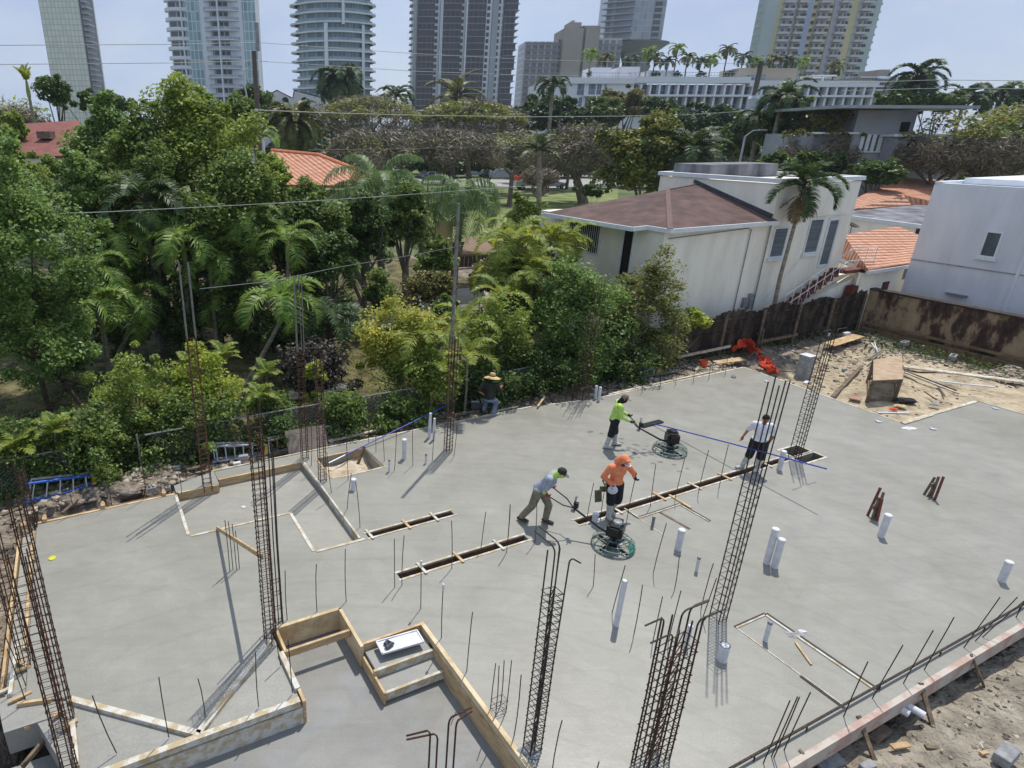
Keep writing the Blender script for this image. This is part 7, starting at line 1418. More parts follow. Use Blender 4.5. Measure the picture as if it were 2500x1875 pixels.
# -- pastel striped tower --
D = 317; FH5 = 3.0; t = empty('pastel_tower', Vector((Y('t4', 640, 300, D).x, D, -.3)), 'tall tower with pastel yellow, blue and green vertical stripes', 'tower'); X = lambda u: Y('t4', u, 300, D).x; HT = 100; R = random.Random(3)
cy_, cb_, cg_, cl_ = (M('pastel_'+n, srgb(a), srgb(b), .05, .85) for n, a, b in (('yellow', 'd2c79f', 'c6ba90'), ('blue', 'aab6cc', '9faac0'), ('green', 'b4c0be', 'a8b4b2'), ('lilac', 'b7b3b2', 'aba7a6')))
S = [(175, 265, cg_), (265, 300, cy_), (300, 400, cb_), (400, 480, cy_), (480, 530, cb_), (530, 690, cy_), (690, 715, cl_), (715, 800, cb_), (800, 880, cy_), (880, 1010, cg_), (1010, 1045, cg_)]
for a, b, m_ in S: part('wall_stripe', m_, t, (X(a), X(b), D+(.4 if m_ is cy_ else 0), D+7, -.3, HT))
BAL = [(305, 365), (415, 465), (575, 650), (730, 790), (895, 960)]; WN = [(372, 392), (470, 490), (540, 562), (662, 682), (800, 822), (966, 1002)]
opn = grid_mat('balcony_openings', '3a3c42', '55575c', 'a5a19a', 2.4, FH5, .55)
for a, b in BAL: part('recess', opn, t, (X(a), X(b), D-.12, D-.01, -.3, HT))
wnd = grid_mat('small_dark_windows', '2c2e34', '45484e', 'a8a596', 9, FH5, .0)
for a, b in WN:
    for k in range(2, 33): z = k*FH5; 
    mb = MB()
for k in range(2, 33):
    z = k*FH5; comb('floor_slab', M('balcony_white', srgb('c6c4c0'), srgb('b8b6b2'), .1, .8) if k == 2 else bpy.data.materials['balcony_white'], t, [(X(170), X(180), D+3)]+[(X(a)-.5, X(b)+.5, D-2.0) for a, b in BAL]+[(X(1040), X(1090), D+3)], D+6, z-.15, z+.75)
wc = 0
for k in range(6, 30):
    for a, b in WN:
        z = k*FH5; wc += 1
        if wc <= 100: part('window', m_dkg, t, (X(a), X(b), D-.1, D+.45, z+1.0, z+2.2))
mb = MB()
for k in range(2, 33):
    for a, b in WN:
        if k >= 23 or k < 6: xbox(mb, X(a), X(b), D-.1, D+.45, k*FH5+1.0, k*FH5+2.2)
o = mb.build('windows', m_dkg, t); o['kind'] = 'stuff'
# -- leftmost slab tower --
D = 440; FH6 = 3.1; t = empty('slim_tower', Vector((Y('t1', 480, 400, D).x, D, -.3)), 'leftmost slim tower with pale yellow green glass and jagged balconies', 'tower'); X = lambda u: Y('t1', u, 400, D).x; HT = 135
yg = grid_mat('yellow_green_glass', 'd9dacb', 'c8cabd', 'adb0a8', 2.4, FH6, .28, bias=.1, sm=.3); part('glass_face', yg, t, (X(362), X(660), D, D+24, -.3, HT)); mb = MB(); mb.prism([(X(335), D+8), (X(362), D-.2), (X(366), D+24), (X(340), D+24)], -.3, HT); mb.build('side_face', m_twg, t)
for k in range(1, 43): z = k*FH6; part('floor_slab', m_twg, t, (X(660), X(700)+(k % 3)*.6, D+1, D+9, z-.2, z+.5)); 
part('dark_side', m_dkg, t, (X(660), X(672), D+.6, D+20, -.3, HT))
# -- white hotel --
D = 176; t = empty('white_hotel', Vector((Y('t3', 1300, 650, D).x, D, -.3)), 'long white curved hotel with striped windows and palms on its roof', 'building'); m_hw = M('hotel_white', srgb('e2e3e6'), srgb('d6d8dc'), .05, .8); m_hb = M('hotel_beige', srgb('b3a894'), srgb('a79c88'), .05, .8)
hg = grid_mat('hotel_glass', '6d7b8c', '4a5462', '9aa0a8', 1.1, 3.3, .06); hd_ = M('hotel_brown_panel', srgb('5c4743'), srgb('493936'), .1, .7)
Xn = lambda n: Y('n', n, 230, D).x; Zn = lambda v, u=1700: zat('n', u, v, D)
part('wall', m_hw, t, (Xn(1335), Xn(1545), D, D+22, -.3, Zn(198))); part('wall', m_hw, t, (Xn(1545), Xn(2100), D+1.2, D+24, -.3, Zn(206)))
part('parapet', m_hw, t, (Xn(1330), Xn(1545), D-.6, D, Zn(205), Zn(190))); part('parapet', m_hw, t, (Xn(1545), Xn(1820), D-1.2, D+1, Zn(203), Zn(188))); part('parapet', m_hw, t, (Xn(1820), Xn(2132), D-1.2, D+1, Zn(211), Zn(196)))
part('balcony_slab', m_hw, t, (Xn(1423), Xn(1462), D-1.2, D, Zn(236), Zn(232))); part('balcony_slab', m_hw, t, (Xn(1545), Xn(2135), D-1.6, D+1.2, Zn(236), Zn(231))); part('balcony_slab', m_hw, t, (Xn(1545), Xn(2135), D-1.6, D+1.2, Zn(272), Zn(267)))
for v0, v1 in ((206, 231), (237, 266)):
    part('window_band', hg, t, (Xn(1545), Xn(2128), D+1.0, D+1.19, Zn(v1), Zn(v0)))
    for i in range(26):
        xx = Xn(1560)+i*(Xn(2125)-Xn(1560))/25; part('facade_fin', m_hw, t, (xx-.25, xx+.25, D-.9, D+1, Zn(v1), Zn(v0)))
        if i % 3 == 1: part('brown_panel', hd_, t, (xx+.35, xx+1.2, D+.6, D+.99, Zn(v1), Zn(v0)))
for u0, u1 in ((1408, 1424), (1436, 1452), (1456, 1466), (1474, 1478)): part('window', hg, t, (Xn(u0), Xn(u1), D-.1, D-.01, Zn(232), Zn(206)))
for u0, u1 in ((1414, 1422), (1430, 1448)): part('window', hg, t, (Xn(u0), Xn(u1), D-.1, D-.01, Zn(262), Zn(238)))
part('roof_block', m_hw, t, (Xn(1450), Xn(1498), D+4, D+12, Zn(195), Zn(161))); part('roof_block', m_hw, t, (Xn(1520), Xn(1568), D+4, D+12, Zn(192), Zn(159))); part('roof_block', m_hw, t, (Xn(1498), Xn(1520), D+5, D+12, Zn(192), Zn(170))); part('roof_block', m_hw, t, (Xn(1600), Xn(1660), D+6, D+12, Zn(192), Zn(166)))
part('roof_block', m_hb, t, (Xn(1803), Xn(1945), D+2, D+12, Zn(196), Zn(163))); part('roof_opening', hg, t, (Xn(1825), Xn(1870), D+1.9, D+2, Zn(196), Zn(180))); part('pergola', m_hw, t, (Xn(1985), Xn(2045), D+2, D+8, Zn(182), Zn(179)), (Xn(1987), Xn(1990), D+2, D+2.5, Zn(200), Zn(182)), (Xn(2012), Xn(2015), D+2, D+2.5, Zn(200), Zn(182)))
mb = MB()
for a, b, v in ((1352, 1545, 190), (1545, 1820, 188), (1820, 2130, 196)):
    z = Zn(v); x = Xn(a)
    while x < Xn(b): mb.box((x, D+.3, z+.55), .05, .05, 1.1); x += .8
    mb.box(((Xn(a)+Xn(b))/2, D+.3, z+1.1), Xn(b)-Xn(a), .08, .08)
mb.build('roof_railing', m_twg, t)
for i, (n_, v) in enumerate(((1443, 130), (1480, 140), (1542, 145), (1583, 128), (1600, 142), (1630, 150), (1655, 118), (1680, 140), (1712, 150), (1738, 145), (1778, 122), (1815, 140), (1845, 150), (1890, 145), (1925, 148), (1960, 150), (2040, 160))):
    p_ = Y('n', n_, v, D+6); palm((n_/1.1302, v/1.1302), D+6, 'palm tree on the hotel roof, %s from the left' % ORD[i], ['xmas', 'date', 'dark'][i % 3], 13, 2.9, 1.7, (-.2, 1.35), 24, 1.0, .17, tr=.15, shaft=0, group='palms on the hotel roof', zg=Zn(194))
    if i % 2 == 0: tree(n_/1.1302-12, 155, n_/1.1302+12, 168, D+5, 'planter shrub on the hotel roof beside the %s palm' % ORD[i], 'far', 350, .7, 12, .4, cat='shrub', name='shrub', group='shrubs on the hotel roof', zg=Zn(194), tr=.05)
# -- low building right of hotel --
D = 230; t = empty('carpark_block', Vector((Y('t4', 1130, 600, D).x, D, -.3)), 'grey stepped block with white balconies right of the hotel', 'building'); X = lambda u: Y('t4', u, 600, D).x; Z = lambda v: zat('t4', 1100, v, D)
part('wall', M('brown_grey_render', srgb('8b8283'), srgb('7c7475'), .06, .85), t, (X(960), X(1230), D, D+16, -.3, Z(590))); part('roof_box', m_tan, t, (X(1120), X(1200), D+2, D+12, Z(590), Z(530)))
for v in (600, 625, 660, 690): part('balcony', m_w, t, (X(1080), X(1150), D-1.5, D, Z(v+12), Z(v)))
part('parapet', m_w, t, (X(950), X(1240), D-.5, D, Z(600), Z(588)))
# ================= poles, wires, lamps, cars =================
m_pole = M('weathered_pole', srgb('6f665c'), srgb('4c453e'), 2, .9, .3, 10, stretch=(1, 1, .2)); m_tr = M('transformer_white', srgb('c9ccd0'), srgb('b0b4b9'), 2, .6)
def upole(c, ut, vt, ub, vb, d, r, label):
    tp = Y(c, ut, vt, d); b = Vector((Y(c, ub, vb, d).x, d, -.4)); b = Vector((tp.x+(b.x-tp.x)*.3, d, -.4)); t = empty('utility_pole', b, label, 'utility pole', 'wooden utility poles'); mb = MB(); mb.tube([b, tp], [r*1.2, r*.85], 10); mb.build('pole', m_pole, t); return t, tp
t, tp = upole('t1', 1958, 392, 2000, 1100, 46, .17, 'left utility pole in front of the white tower')
mb = MB(); mb.box(tp-EZ*.1+V3(.3, -.1, .9), .22, .22, 1.6); mb.build('pole_box', m_galv, t); q = Y('t2', 80, 848, 45.8); mb = MB(); mb.lathe(q, [(.12, -.1), (.14, 0), (.06, .1)], 10); mb.build('insulator', m_tr, t)
mb = MB(); q = Y('t1', 1880, 540, 45.7); mb.tube([q+V3(.5, 0, .2), q, q-EZ*1.0, q+V3(.1, 0, -1.6)], .05, 6); mb.build('bracket', m_tr, t)
t, tp = upole('t3', 2085, 470, 1860, 1300, 78, .3, 'right utility pole with white transformer')
q = Y('t3', 2020, 835, 77.3); mb = MB(); mb.lathe(q-EZ*1.1, [(.75, 0), (.8, .1), (.8, 2.1), (.6, 2.4)], 16); mb.build('transformer', m_tr, t); mb = MB(); mb.tube([q+EZ*1.2, q+EZ*2.2+V3(.2, 0, 0)], .08, 6); mb.build('bushing', m_tr, t)
mb = MB(); mb.bar(tp+V3(-1.2, 0, -.3), tp+V3(1.2, 0, -.3), .12, .14); mb.build('crossarm', m_pole, t)
t, tp = upole('m2', 1020, 0, 1040, 260, 34, .035, 'thin dark pole rising through the plume palm')
b = Y('t3', 1905, 1300, 72); b.z = -.3; tp = Y('t3', 1960, 1050, 72); a_ = Y('t3', 2075, 1000, 71); tp.x = b.x+(tp.x-b.x)*.35; t = empty('street_lamp', b, 'pale street lamp with arm beside the right utility pole', 'street lamp'); mb = MB(); mb.tube([b, tp], [.16, .11], 8); mb.build('pole', m_tr, t)
mb = MB(); mb.tube([tp, tp.lerp(a_, .5)+EZ*.25, a_], .06, 6); mb.build('arm', m_tr, t); mb = MB(); mb.box(a_+V3(.25, 0, 0), .8, .3, .16); mb.build('lamp_head', m_tr, t)
b = G('q5', 1828, 1100, -.3); tp = Y('q5', 1855, 770, b.y); t = empty('street_lamp', b, 'dark street lamp with white globe by the forked bare tree', 'street lamp'); mb = MB(); mb.tube([b, Vector((b.x+.1, b.y, tp.z))], .09, 8); mb.build('pole', m_barkd, t); mb = MB(); mb.ball(Vector((b.x+.1, b.y, tp.z+.35)), .35); mb.build('globe', m_pvc, t)
def wire(pts, d, r, mat, lab):
    P_ = [Y(c, u, v, d if not isinstance(d, (list, tuple)) else d[0]+(d[1]-d[0])*i/(len(pts)-1)) for i, (c, u, v) in enumerate(pts)]; mb = MB(); mb.tube(P_, r, 4); o = mb.build('power_line', mat, org=P_[0]); tag(o, lab, 'power line', 'overhead wires')
m_wire = M('dark_wire', srgb('4b4b4d'), srgb('3b3b3d'), 2, .6); m_wirel = M('pale_wire', srgb('9b9e9c'), srgb('83867f'), 2, .6)
wire([('t1', -60, 348), ('t1', 1300, 341), ('t1', 1990, 326), ('t2', 400, 348), ('t2', 1300, 412), ('t3', 300, 458), ('t3', 1200, 482), ('t3', 2075, 492)], (46, 78), .02, m_wirel, 'topmost sky wire from the left edge to the right pole')
wire([('t1', -60, 496), ('t1', 1300, 484), ('t1', 1990, 470), ('t2', 450, 492), ('t2', 1300, 548), ('t3', 250, 578), ('t3', 1100, 590), ('t3', 2050, 575)], (46, 78), .02, m_wirel, 'second sky wire below the topmost one')
wire([('t2', 90, 848), ('t2', 700, 872), ('t2', 1400, 890), ('t2', 2212, 900), ('t3', 1000, 895), ('t3', 1500, 885), ('t3', 1930, 858)], (46, 78), .035, m_wirel, 'pale thick wire from the left pole across the flat topped tree')
wire([('t2', 480, 1157), ('t2', 1300, 1146), ('t2', 2212, 1120), ('t3', 900, 1090), ('t3', 1400, 1066), ('t3', 1900, 1040)], (46, 76), .03, m_wire, 'dark wire across the bare grey crowns')
wire([('m1', -60, 242), ('m1', 800, 212), ('m1', 1600, 172), ('m2', 400, 135), ('m2', 1200, 82), ('m2', 2000, 22), ('m2', 2212, 10)], (19, 30), .012, m_wirel, 'near pale wire across the left garden trees')
wire([('m1', 1540, 805), ('m1', 2100, 745), ('m2', 700, 640), ('m2', 1340, 535), ('m2', 1900, 425)], (20, 27), .008, m_wirel, 'low thin wire through the small palms')
wire([('t4', 800, 640), ('t4', 1540, 615), ('t4', 2260, 622)], 85, .035, m_wirel, 'upper thin wire in the right sky')
wire([('t4', 800, 700), ('t4', 1540, 680), ('t4', 2260, 683)], 85, .035, m_wirel, 'lower thin wire in the right sky')
m_tyre = M('tyre_rubber', srgb('26272a'), srgb('1a1b1d'), 6, .85); m_cg = M('car_window_glass', srgb('2f363d'), srgb('232a30'), 1, .15, spec=.6)
def car(c, u, v, L_, kind, col, lab, yaw=0, d=None):
    b = G(c, u, v, -.25); t = empty('parked_car', b, lab, 'car', 'cars parked along the street'); m_ = M('paint_'+col, srgb(col), tuple(x*.9 for x in srgb(col)), .5, .3, coat=.5); s = L_/4.6
    ex = V3(math.cos(yaw), math.sin(yaw), 0); ey = EZ.cross(ex)
    prof = {'sedan': [(-2.3, .35), (-2.28, .8), (-1.7, .95), (-1.1, 1.42), (.35, 1.45), (1.05, 1.0), (2.1, .85), (2.3, .6), (2.3, .35)], 'pickup': [(-2.3, .45), (-2.3, 1.1), (-.75, 1.12), (-.7, 1.75), (.5, 1.78), (1.05, 1.2), (2.2, 1.1), (2.3, .7), (2.3, .45)], 'suv': [(-2.3, .4), (-2.25, 1.15), (-2.0, 1.7), (.5, 1.75), (1.1, 1.15), (2.15, 1.0), (2.3, .65), (2.3, .4)]}[kind]
    mb = MB(); n = len(prof); k = 0
    for y in (-.88, .88): mb.v += [tuple(b+ex*x*s+ey*y*s*(.86 if z > 1.3 else 1)+EZ*z*s) for x, z in prof]
    mb.f.append(tuple(range(n))); mb.f.append(tuple(reversed(range(n, 2*n)))); mb.f += [(i, n+i, n+(i+1) % n, (i+1) % n) for i in range(n)]; mb.m = [0]*len(mb.f); bo = mb.build('body', m_, t)
    gz0, gz1 = (.98, 1.36) if kind == 'sedan' else (1.2, 1.65); gx = {'sedan': (-1.2, .55), 'pickup': (-.6, .6), 'suv': (-1.95, .6)}[kind]
    for y in (-1, 1): mb = MB(); yy = y*.865; mb.hexa([b+ex*(gx[0]-.1)*s+ey*(yy-.03)*s+EZ*gz0*s, b+ex*(gx[1]+.25)*s+ey*(yy-.03)*s+EZ*gz0*s, b+ex*(gx[1]+.25)*s+ey*(yy+.03)*s+EZ*gz0*s, b+ex*(gx[0]-.1)*s+ey*(yy+.03)*s+EZ*gz0*s, b+ex*(gx[0]+.15)*s+ey*(yy*.9-.03)*s+EZ*gz1*s, b+ex*(gx[1]-.2)*s+ey*(yy*.9-.03)*s+EZ*gz1*s, b+ex*(gx[1]-.2)*s+ey*(yy*.9+.03)*s+EZ*gz1*s, b+ex*(gx[0]+.15)*s+ey*(yy*.9+.03)*s+EZ*gz1*s]); mb.build('side_window', m_cg, t)
    for x in (-1.42, 1.42):
        for y in (-.8, .8): mb = MB(); mb.lathe(b+ex*x*s+ey*(y-.1)*s+EZ*.34*s, [(.34*s, 0), (.34*s, .2*s)], 14, ey); w = mb.build('wheel', m_tyre, t); mb = MB(); mb.lathe(b+ex*x*s+ey*(y+(.11 if y > 0 else -.115))*s+EZ*.34*s, [(.2*s, 0), (.2*s, .01)], 12, ey); mb.build('rim', m_galv, w)
    for y in (-.6, .6): mb = MB(); mb.box(b+ex*2.3*s+ey*y*s+EZ*.72*s, .05, .35*s, .16*s, ex, ey); mb.build('headlight', m_tr, t)
    return t
car('t2', 1455, 1385, 5.2, 'sedan', '6a7284', 'dark blue grey sedan, leftmost on the street', .1, None)
car('t2', 1770, 1360, 5.0, 'suv', 'b9bfc6', 'white van like car between the sedan and the grey pickup', .2)
car('t2', 1920, 1360, 5.6, 'pickup', '6b7078', 'dark grey pickup facing left on the street', math.pi+.1)
car('q5', 950, 890, 5.0, 'suv', '9aa0a8', 'silver car behind the orange cones', .5)
car('q5', 980, 950, 5.0, 'suv', '4f5966', 'dark car just above the orange cones', .35)
car('q5', 1040, 1120, 6.2, 'pickup', 'b6bfbd', 'pale grey pickup in front of the orange cones', .05)
car('q5', 1290, 1100, 5.2, 'sedan', 'b9c2c0', 'pale sedan behind the tall slender palm trunk', .1)
car('t3', 1715, 1305, 5.0, 'sedan', '8f969b', 'grey car at the street bend behind the parapet', .3)
for i, (u, v) in enumerate(((805, 1025), (840, 1020), (880, 1025))):
    b = G('q5', u, v, -.2); t = empty('traffic_cone', b, 'orange traffic cone, %s of three beside the pale pickup' % ORD[i], 'traffic cone', 'orange cones in the street'); mb = MB(); mb.box(b+EZ*.04, .9, .9, .08); mb.build('base', m_net, t); mb = MB(); mb.lathe(b+EZ*.08, [(.42, 0), (.12, 1.5), (.06, 1.55)], 12); mb.build('cone', M('cone_orange', srgb('e8502f'), srgb('d0442a'), 2, .5) if i == 0 else bpy.data.materials['cone_orange'], t)
# wires on the cream house lot: dark street post
b = Y('t3', 1665, 1360, 40); t = empty('black_post', Vector((b.x, 40, -.3)), 'slim black post behind the roof parapet', 'post'); mb = MB(); mb.tube([Vector((b.x, 40, -.3)), Vector((b.x+.1, 40, zat('t3', 1715, 1190, 40)))], [.09, .07], 8); mb.build('pole', m_barkd, t)

# ================= air =================
mz = bpy.data.materials.new('thin_haze'); mz.use_nodes = True; nt = mz.node_tree; nt.nodes.remove(nt.nodes['Principled BSDF']); pv = nt.nodes.new('ShaderNodeVolumePrincipled'); pv.inputs['Density'].default_value = .00022; pv.inputs['Color'].default_value = (.8, .88, 1, 1); pv.inputs['Anisotropy'].default_value = .2
nt.links.new(pv.outputs[0], nt.nodes['Material Output'].inputs['Volume']); mb = MB(); mb.box((0, 300, 78), 1400, 1000, 160); o = mb.build('haze', mz); tag(o, kind='stuff')
# ================= rubble, boards and debris round the slab =================
def stones(name, regs, mat, label, seed, smin, smax):
    rg2 = np.random.default_rng(seed); V = []; Fq = []; k = 0
    base = np.array([(-1,-1,-.6),(1,-1,-.6),(1,1,-.6),(-1,1,-.6),(-.7,-.7,.7),(.75,-.6,.8),(.6,.7,.6),(-.7,.65,.75)]); fc = np.array([(3,2,1,0),(4,5,6,7),(0,1,5,4),(1,2,6,5),(2,3,7,6),(3,0,4,7)])
    for (a0, a1, b0, b1, n) in regs:
        for _ in range(n):
            a, b = rg2.uniform(a0, a1), rg2.uniform(b0, b1); p = W(a, b); z = gz(p.x, p.y)[0]
            if z < -1: continue
            s = smin+(smax-smin)*rg2.uniform()**4; an = rg2.uniform(0, 6.28); v = base*rg2.uniform(.6, 1.25, (8, 3))*[s, s*.8, s*.5]; c_, s_ = math.cos(an), math.sin(an)
            v = np.stack([v[:, 0]*c_-v[:, 1]*s_, v[:, 0]*s_+v[:, 1]*c_, v[:, 2]], 1)+[p.x, p.y, z+s*.2]; V.append(v); Fq.append(fc+k); k += 8
    o = mesh_np(name, np.concatenate(V), np.concatenate(Fq), mat); tag(o, label, 'rubble', kind='stuff'); return o
m_st1 = M('pale_stones', srgb('b3a997'), srgb('7f7667'), 3, .95, .4, 30, island=True); m_st2 = M('brown_stones', srgb('8a7d6b'), srgb('4a4238'), 3, .95, .4, 30, island=True)
stones('rubble', [(-5.5, -2.4, 8, 16.2, 900), (-2.4, 2, 14.9, 16.5, 700), (2, 16.5, 15.6, 17, 1400), (16.5, 23, 15.3, 17.2, 1300), (23.3, 31, 12.6, 17, 1300), (31, 34, 6, 17, 1500)], m_st1, 'loose pale stones and broken mortar round the slab', 11, .015, .12)
stones('dark_rubble', [(-5.5, -2.4, 8, 16.2, 700), (-2.4, 2, 14.9, 16.5, 500), (2, 23, 15.4, 17, 1800), (30.5, 34.2, 6, 17, 1500), ], m_st2, 'dark clods and stones scattered over the dirt', 12, .012, .09)
stones('dirt_clods', [(6, 22, -1, 3.1, 3200)], M('sandy_clods', srgb('94897a'), srgb('5f564a'), 3, .95, .4, 30, island=True), 'small sandy clods over the bottom right ground', 14, .008, .06)
stones('pebbles', [(6, 22, -1, 3.1, 1500), (23.3, 33, 9.6, 13, 900)], m_st1, 'small pale pebbles on the sand', 13, .008, .05)
# low weeds by the retaining wall and fence
rg3 = np.random.default_rng(5); C_ = []
for (a0, a1, b0, b1, n, h) in ((31.5, 34.3, 9, 16.8, 1600, .15), (22, 31, 16.7, 17.1, 500, .3), (2, 21, 16.3, 17.0, 5200, .5), (-8, 2, 16.0, 17.0, 3500, .5)):
    a, b = rg3.uniform(a0, a1, n), rg3.uniform(b0, b1, n); C_.append(np.stack([a*CA-b*SA, a*SA+b*CA, -.3+rg3.uniform(0, h, n)], 1))
V_, F_ = leaves(np.concatenate(C_), .12, rg3, 2.2, .3); o = mesh_np('weeds', V_, F_, LM['dark']); tag(o, 'low weeds and creepers along the fences', 'weeds', kind='stuff')
# dapple lawn tufts in the shaded garden
n = 5200; a, b = rg3.uniform(-7, 12, n), rg3.uniform(17, 24, n); V_, F_ = leaves(np.stack([a*CA-b*SA, a*SA+b*CA, np.full(n, -.24)], 1), .13, rg3, 3, .2); o = mesh_np('grass', V_, F_, LM['bright']); tag(o, 'thin grass on the shaded garden lawn', 'grass', kind='stuff')
# loose boards (pixel of photo, ground height)
LB = [('n3', 905, 355, 1700, 180, .0, .09, .04, m_woodc, 'long pale plank along the dirt behind the white form board'), ('n3', 960, 245, 1440, 175, -.05, .12, .05, m_greybar, 'grey channel lying under the yellow ended ladder'), ('n3', 1070, 265, 1140, 300, -.05, .1, .04, m_woodc, 'short pale offcut below the yellow ended ladder'), ('n3', 1340, 230, 1410, 262, -.05, .08, .04, m_woodc, 'short offcut right of the yellow ended ladder'),
  ('n3', 540, 330, 780, 265, -.08, .25, .04, m_wooddk, 'upper dark board of the stack left of the white pipes'), ('n3', 560, 365, 780, 325, -.08, .2, .05, m_wooddk, 'lower dark board of the stack left of the white pipes'), ('n3', 1730, 110, 1940, 80, -.15, .35, .03, m_wood, 'brown plywood offcut near the orange bucket'), ('n3', 355, 450, 410, 375, .08, .06, .05, m_wood, 'small yellow stake at the far edge behind the squatting man'),
  ('n2', 640, 715, 1060, 620, .0, .1, .04, m_woodc, 'pale plank from the plywood to the dirt mound'), ('n2', 880, 640, 1800, 480, -.05, .09, .05, m_wooddk, 'long grey board behind the far slab edge'), ('n3', 0, 490, 200, 450, -.03, .07, .04, m_woodc, 'pale batten by the squatting man'),
  ('n1', 780, 1055, 1590, 905, -.1, .12, .06, m_wooddk, 'long dark board lying along the hedge foot'), ('n1', 480, 1270, 680, 1090, .05, .07, .04, m_wooddk, 'brace stick leaning over the dirt at the blue ladder'), ('n1', 0, 1290, 210, 1215, -.1, .1, .05, m_wooddk, 'dark board at the left edge under the blue ladder'), ('n1', 1440, 935, 1590, 905, .0, .1, .05, m_wooddk, 'short board at the foot of the orange rusted cage'),
  ('p5', 365, 900, 650, 600, .0, .12, .04, m_wooddk, 'long plank on the sand left of the work table'), ('p5', 1050, 610, 2212, 760, -.05, .3, .06, m_woodc, 'long wide plank behind the work table'), ('p5', 1060, 665, 1580, 870, .02, .08, .05, m_woodc, 'batten running down the sand right of the table'), ('p5', 1370, 750, 1930, 810, .0, .07, .04, m_pvc, 'thin white pipe across the right sand heap'), ('p5', 1060, 650, 1560, 840, .05, .05, .05, m_wooddk, 'second batten on the sand right of the table'),
  ('p5', 800, 1055, 1110, 1055, -.05, .06, .03, m_pvc, 'white strip lying below the work table'), ('p5', 1250, 850, 1370, 930, .0, .05, .03, m_wooddk, 'thin stick on the sand right of the table'), ('p5', 1380, 790, 1445, 890, .0, .05, .03, m_wooddk, 'second thin stick on the sand'), ('p5', 530, 905, 640, 930, .0, .3, .04, mc('pinkish_board', 'b0897a', '96705f'), 'pinkish square board lying left of the work table'),
  ('p5', 330, 400, 620, 310, -.05, .5, .03, m_wood, 'orange plywood offcut by the corner of the fences'), ('p5', 740, 385, 800, 470, .1, .05, .05, m_pvc, 'first white batten of the scattered bundle'), ('p5', 770, 375, 790, 450, .15, .04, .04, m_pvc, 'second white batten of the scattered bundle'), ('p5', 710, 540, 830, 460, .1, .05, .05, m_greybar, 'third batten of the scattered bundle'), ('p5', 740, 545, 850, 465, .12, .05, .05, m_greybar, 'fourth batten of the scattered bundle'),
  ('p5', 1050, 1160, 1330, 1075, .02, .1, .04, m_woodc, 'loose pale batten beside the slab notch'),
  ('b4', 1190, 1415, 1325, 1395, -.48, .09, .03, m_wood, 'orange offcut on the bottom right sand'), ('b4', 1450, 1415, 1770, 1440, -.48, .07, .04, m_wooddk, 'long brown stick on the bottom right sand'), ('b4', 1040, 1365, 1160, 1270, -.48, .14, .04, m_wooddk, 'grey board by the second stake'), ('b4', 1780, 1280, 1890, 1440, -.48, .08, .03, m_woodc, 'pale thin offcut near the grey block'), ('b4', 1885, 1450, 1915, 1475, -.4, .12, .04, m_wood, 'tiny orange offcut near the grey block'), ('b4', 560, 1500, 740, 1440, -.5, .5, .05, m_block, 'flat grey slab piece under the first stake'), ('b4', 910, 1570, 1010, 1540, -.48, .12, .03, m_woodred, 'pinkish offcut at the bottom edge'),
  ('q1', 100, 1030, 160, 1060, .0, .08, .04, m_wood, 'cleat board across the left footing, nearest the cages'), ('q1', 60, 1105, 180, 1065, .0, .06, .04, m_wood, 'short yellow batten across the pier top'), ('q1', 50, 1275, 185, 1215, .0, .06, .04, m_wood, 'second yellow batten across the pier top'), ('q1', -20, 1225, 70, 1190, .0, .06, .04, m_woodc, 'pale batten running off the left edge'), ('q1', 60, 1240, 100, 950, -.02, .06, .1, m_woodc, 'pale form board at the outside of the pier'), ('q1', 130, 1650, 290, 1460, -.3, .05, .08, m_wooddk, 'grey board slanting over the low left pad'), ('q1', 355, 1430, 450, 1380, .02, .07, .05, m_wood, 'yellow board end across the bottom left form'), ('q1', 310, 1360, 360, 1320, .02, .07, .05, m_wood, 'short yellow cleat between the tall cages'),
  ('q1', 425, 1400, 450, 1660, .0, .07, .1, m_woodc, 'cement smeared board at the bottom left slab edge'), ('q1', 180, 520, 210, 522, .03, .05, .03, m_wood, 'stick across the left form strip'), ('q1', 110, 1320, 310, 1290, -.12, .05, .3, m_wood, 'brown form panel closing the pier front'), ('q1', 150, 1340, 160, 1430, -.1, .08, .08, m_wood, 'upright cleat on the brown form panel')]
for (c, u0, v0, u1, v1, z, w, h, m_, lab) in LB:
    board(G(c, u0, v0, z), G(c, u1, v1, z), w, h, m_, lab, 'loose boards and battens round the site', 'loose_board', 'board')
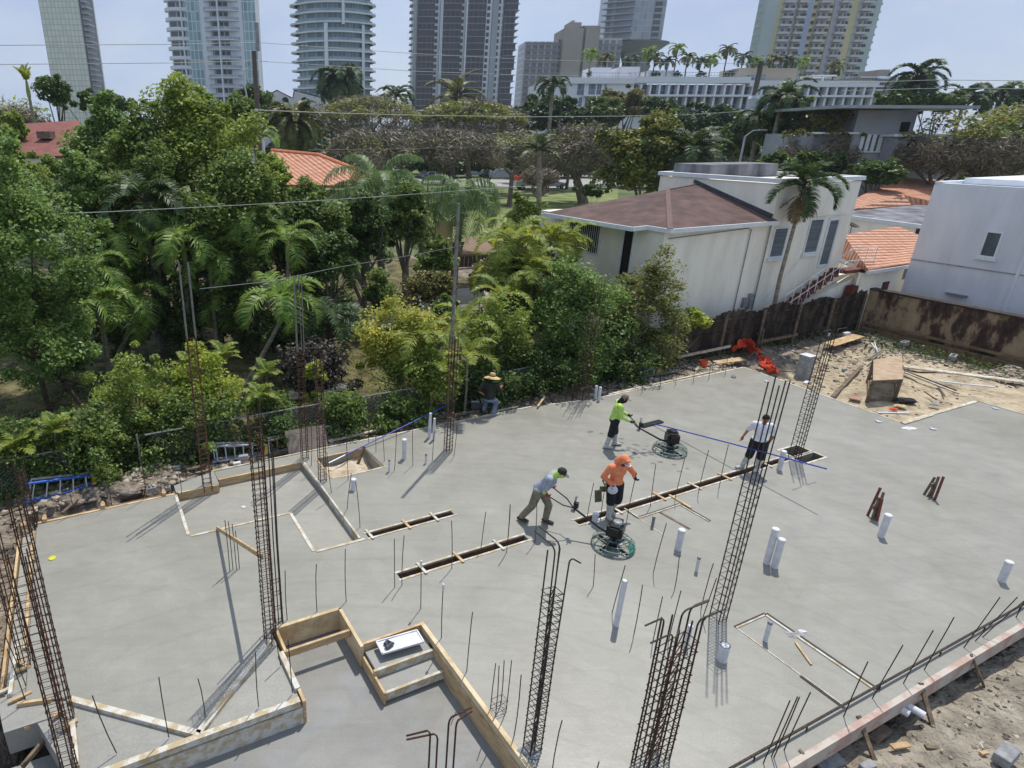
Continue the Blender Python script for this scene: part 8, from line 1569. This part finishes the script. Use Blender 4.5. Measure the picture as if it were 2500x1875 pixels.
# grey concrete blocks
for (c, u, v, z, s, rz_, lab) in (('b4', 2075, 1480, -.3, .38, .5, 'pale grey concrete block at the bottom right corner'), ('b4', 1005, 1570, -.35, .22, .3, 'crumpled grey lump at the bottom edge'), ('n1', 1170, 1085, .05, .22, .3, 'hollow grey block at the far left edge'), ('n1', 1285, 1080, .05, .2, .2, 'small pale block beside the hollow one'), ('n1', 1365, 920, .0, .2, .1, 'block under the upright fence post'), ('n2', 1685, 500, -.05, .16, .4, 'lump of concrete left of the squatting man'),
    ('p5', 1060, 385, -.1, .38, .4, 'tilted grey block against the retaining wall, left'), ('p5', 1525, 520, -.1, .42, .7, 'tilted grey block against the retaining wall, right'), ('p5', 500, 295, .0, .3, .2, 'white bag by the fence corner'), ('p5', 330, 300, .0, .2, .9, 'small white crumpled can near the hooked cage top'), ('n1', 1830, 890, .0, .2, .2, 'white scrap block by the silver ladder'), ('n1', 1880, 840, .1, .26, .1, 'grey block standing in the silver ladder'), ('p5', 480, 640, .0, .18, .3, 'dark stone on the sand by the long plank'), ('p5', 110, 770, -.05, .24, .6, 'white triangular chunk at the concrete post')):
    p = G(c, u, v, z); ex = V3(math.cos(rz_), math.sin(rz_), .12).normalized(); ey = EZ.cross(ex).normalized(); t = empty('concrete_block', p-EZ*s*.3, lab, 'block', 'blocks lying round the site')
    mb = MB(); mb.box(p, s, s*.55, s*.5, ex, ey, ex.cross(ey)); ob = mb.build('block_body', m_pvc if 'white' in lab else m_block, t); bv = ob.modifiers.new('b', 'BEVEL'); bv.width = s*.05; bv.segments = 2
    if 'hollow' in lab or 'tilted' in lab:
        for sg in (-1, 1): mb = MB(); mb.box(p+ex*s*.22*sg+ex.cross(ey)*s*.252, s*.3, s*.3, .004, ex, ey, ex.cross(ey)); mb.build('hollow_core', m_black, t)
# black sheet under the table, rags
for (c, u, v, z, r, m_, lab) in (('p5', 1070, 935, .02, .38, m_blk, 'crumpled black plastic sheet right of the work table'), ('p5', 1020, 990, -.02, .22, M('pale_yellow_rag', srgb('cbb98a'), srgb('a8976c'), 6, .9), 'pale yellow rag below the work table'), ('p5', 960, 1020, -.02, .16, m_net, 'torn red scraps below the work table'), ('p5', 1350, 970, -.02, .2, m_block, 'grey scrap heap near the slab notch'), ('b2', 2180, 1440, .02, .16, m_block, 'grey mortar smear at the long yellow board')):
    p = G(c, u, v, z); mb = MB(); mb.ball(p, r, r*.55, r*.22, 14, 8, .3); o = mb.build('debris_heap', m_, org=p); tag(o, lab, 'debris', 'heaps of scrap on the ground'); sb = o.modifiers.new('s', 'SUBSURF'); sb.levels = sb.render_levels = 1
# boulder rocks at far left
for (u, v, r, lab) in ((710, 1105, .3, 'large dirt clod at the end of the blue ladder'), (960, 1095, .48, 'long low dirt mound behind the far left form'), (560, 1175, .36, 'dirt heap in front of the blue ladder')):
    p = G('n1', u, v, -.05); mb = MB(); mb.ball(p, r, r*.6, r*.38, 16, 10, .13); o = mb.build('dirt_clod', m_dirt, org=p, smooth=True); tag(o, lab, 'dirt heap', 'dirt heaps by the far left form')
# mortar smears on the slab edge boards and splatter by the notch
for (c, u, v, w, lab) in (('n4', 1330, 618, .45, 'white mortar smear on the slab below the notch'), ('q6', 1600, 520, .35, 'mortar lump on the far right strip of the large outline'), ('q6', 1680, 480, .16, 'shiny wet spot beside the large shower outline')):  # the shiny spot is a white blob, its glint put into the colour
    p = G(c, u, v, .0); mb = MB(); mb.ball(p+EZ*.005, w*.5, w*.25, .018, 12, 6, .3); o = mb.build('mortar_smear', m_pvc if 'white' in lab or 'shiny' in lab else m_block, org=p); tag(o, lab, 'mortar', 'mortar smears on the slab')
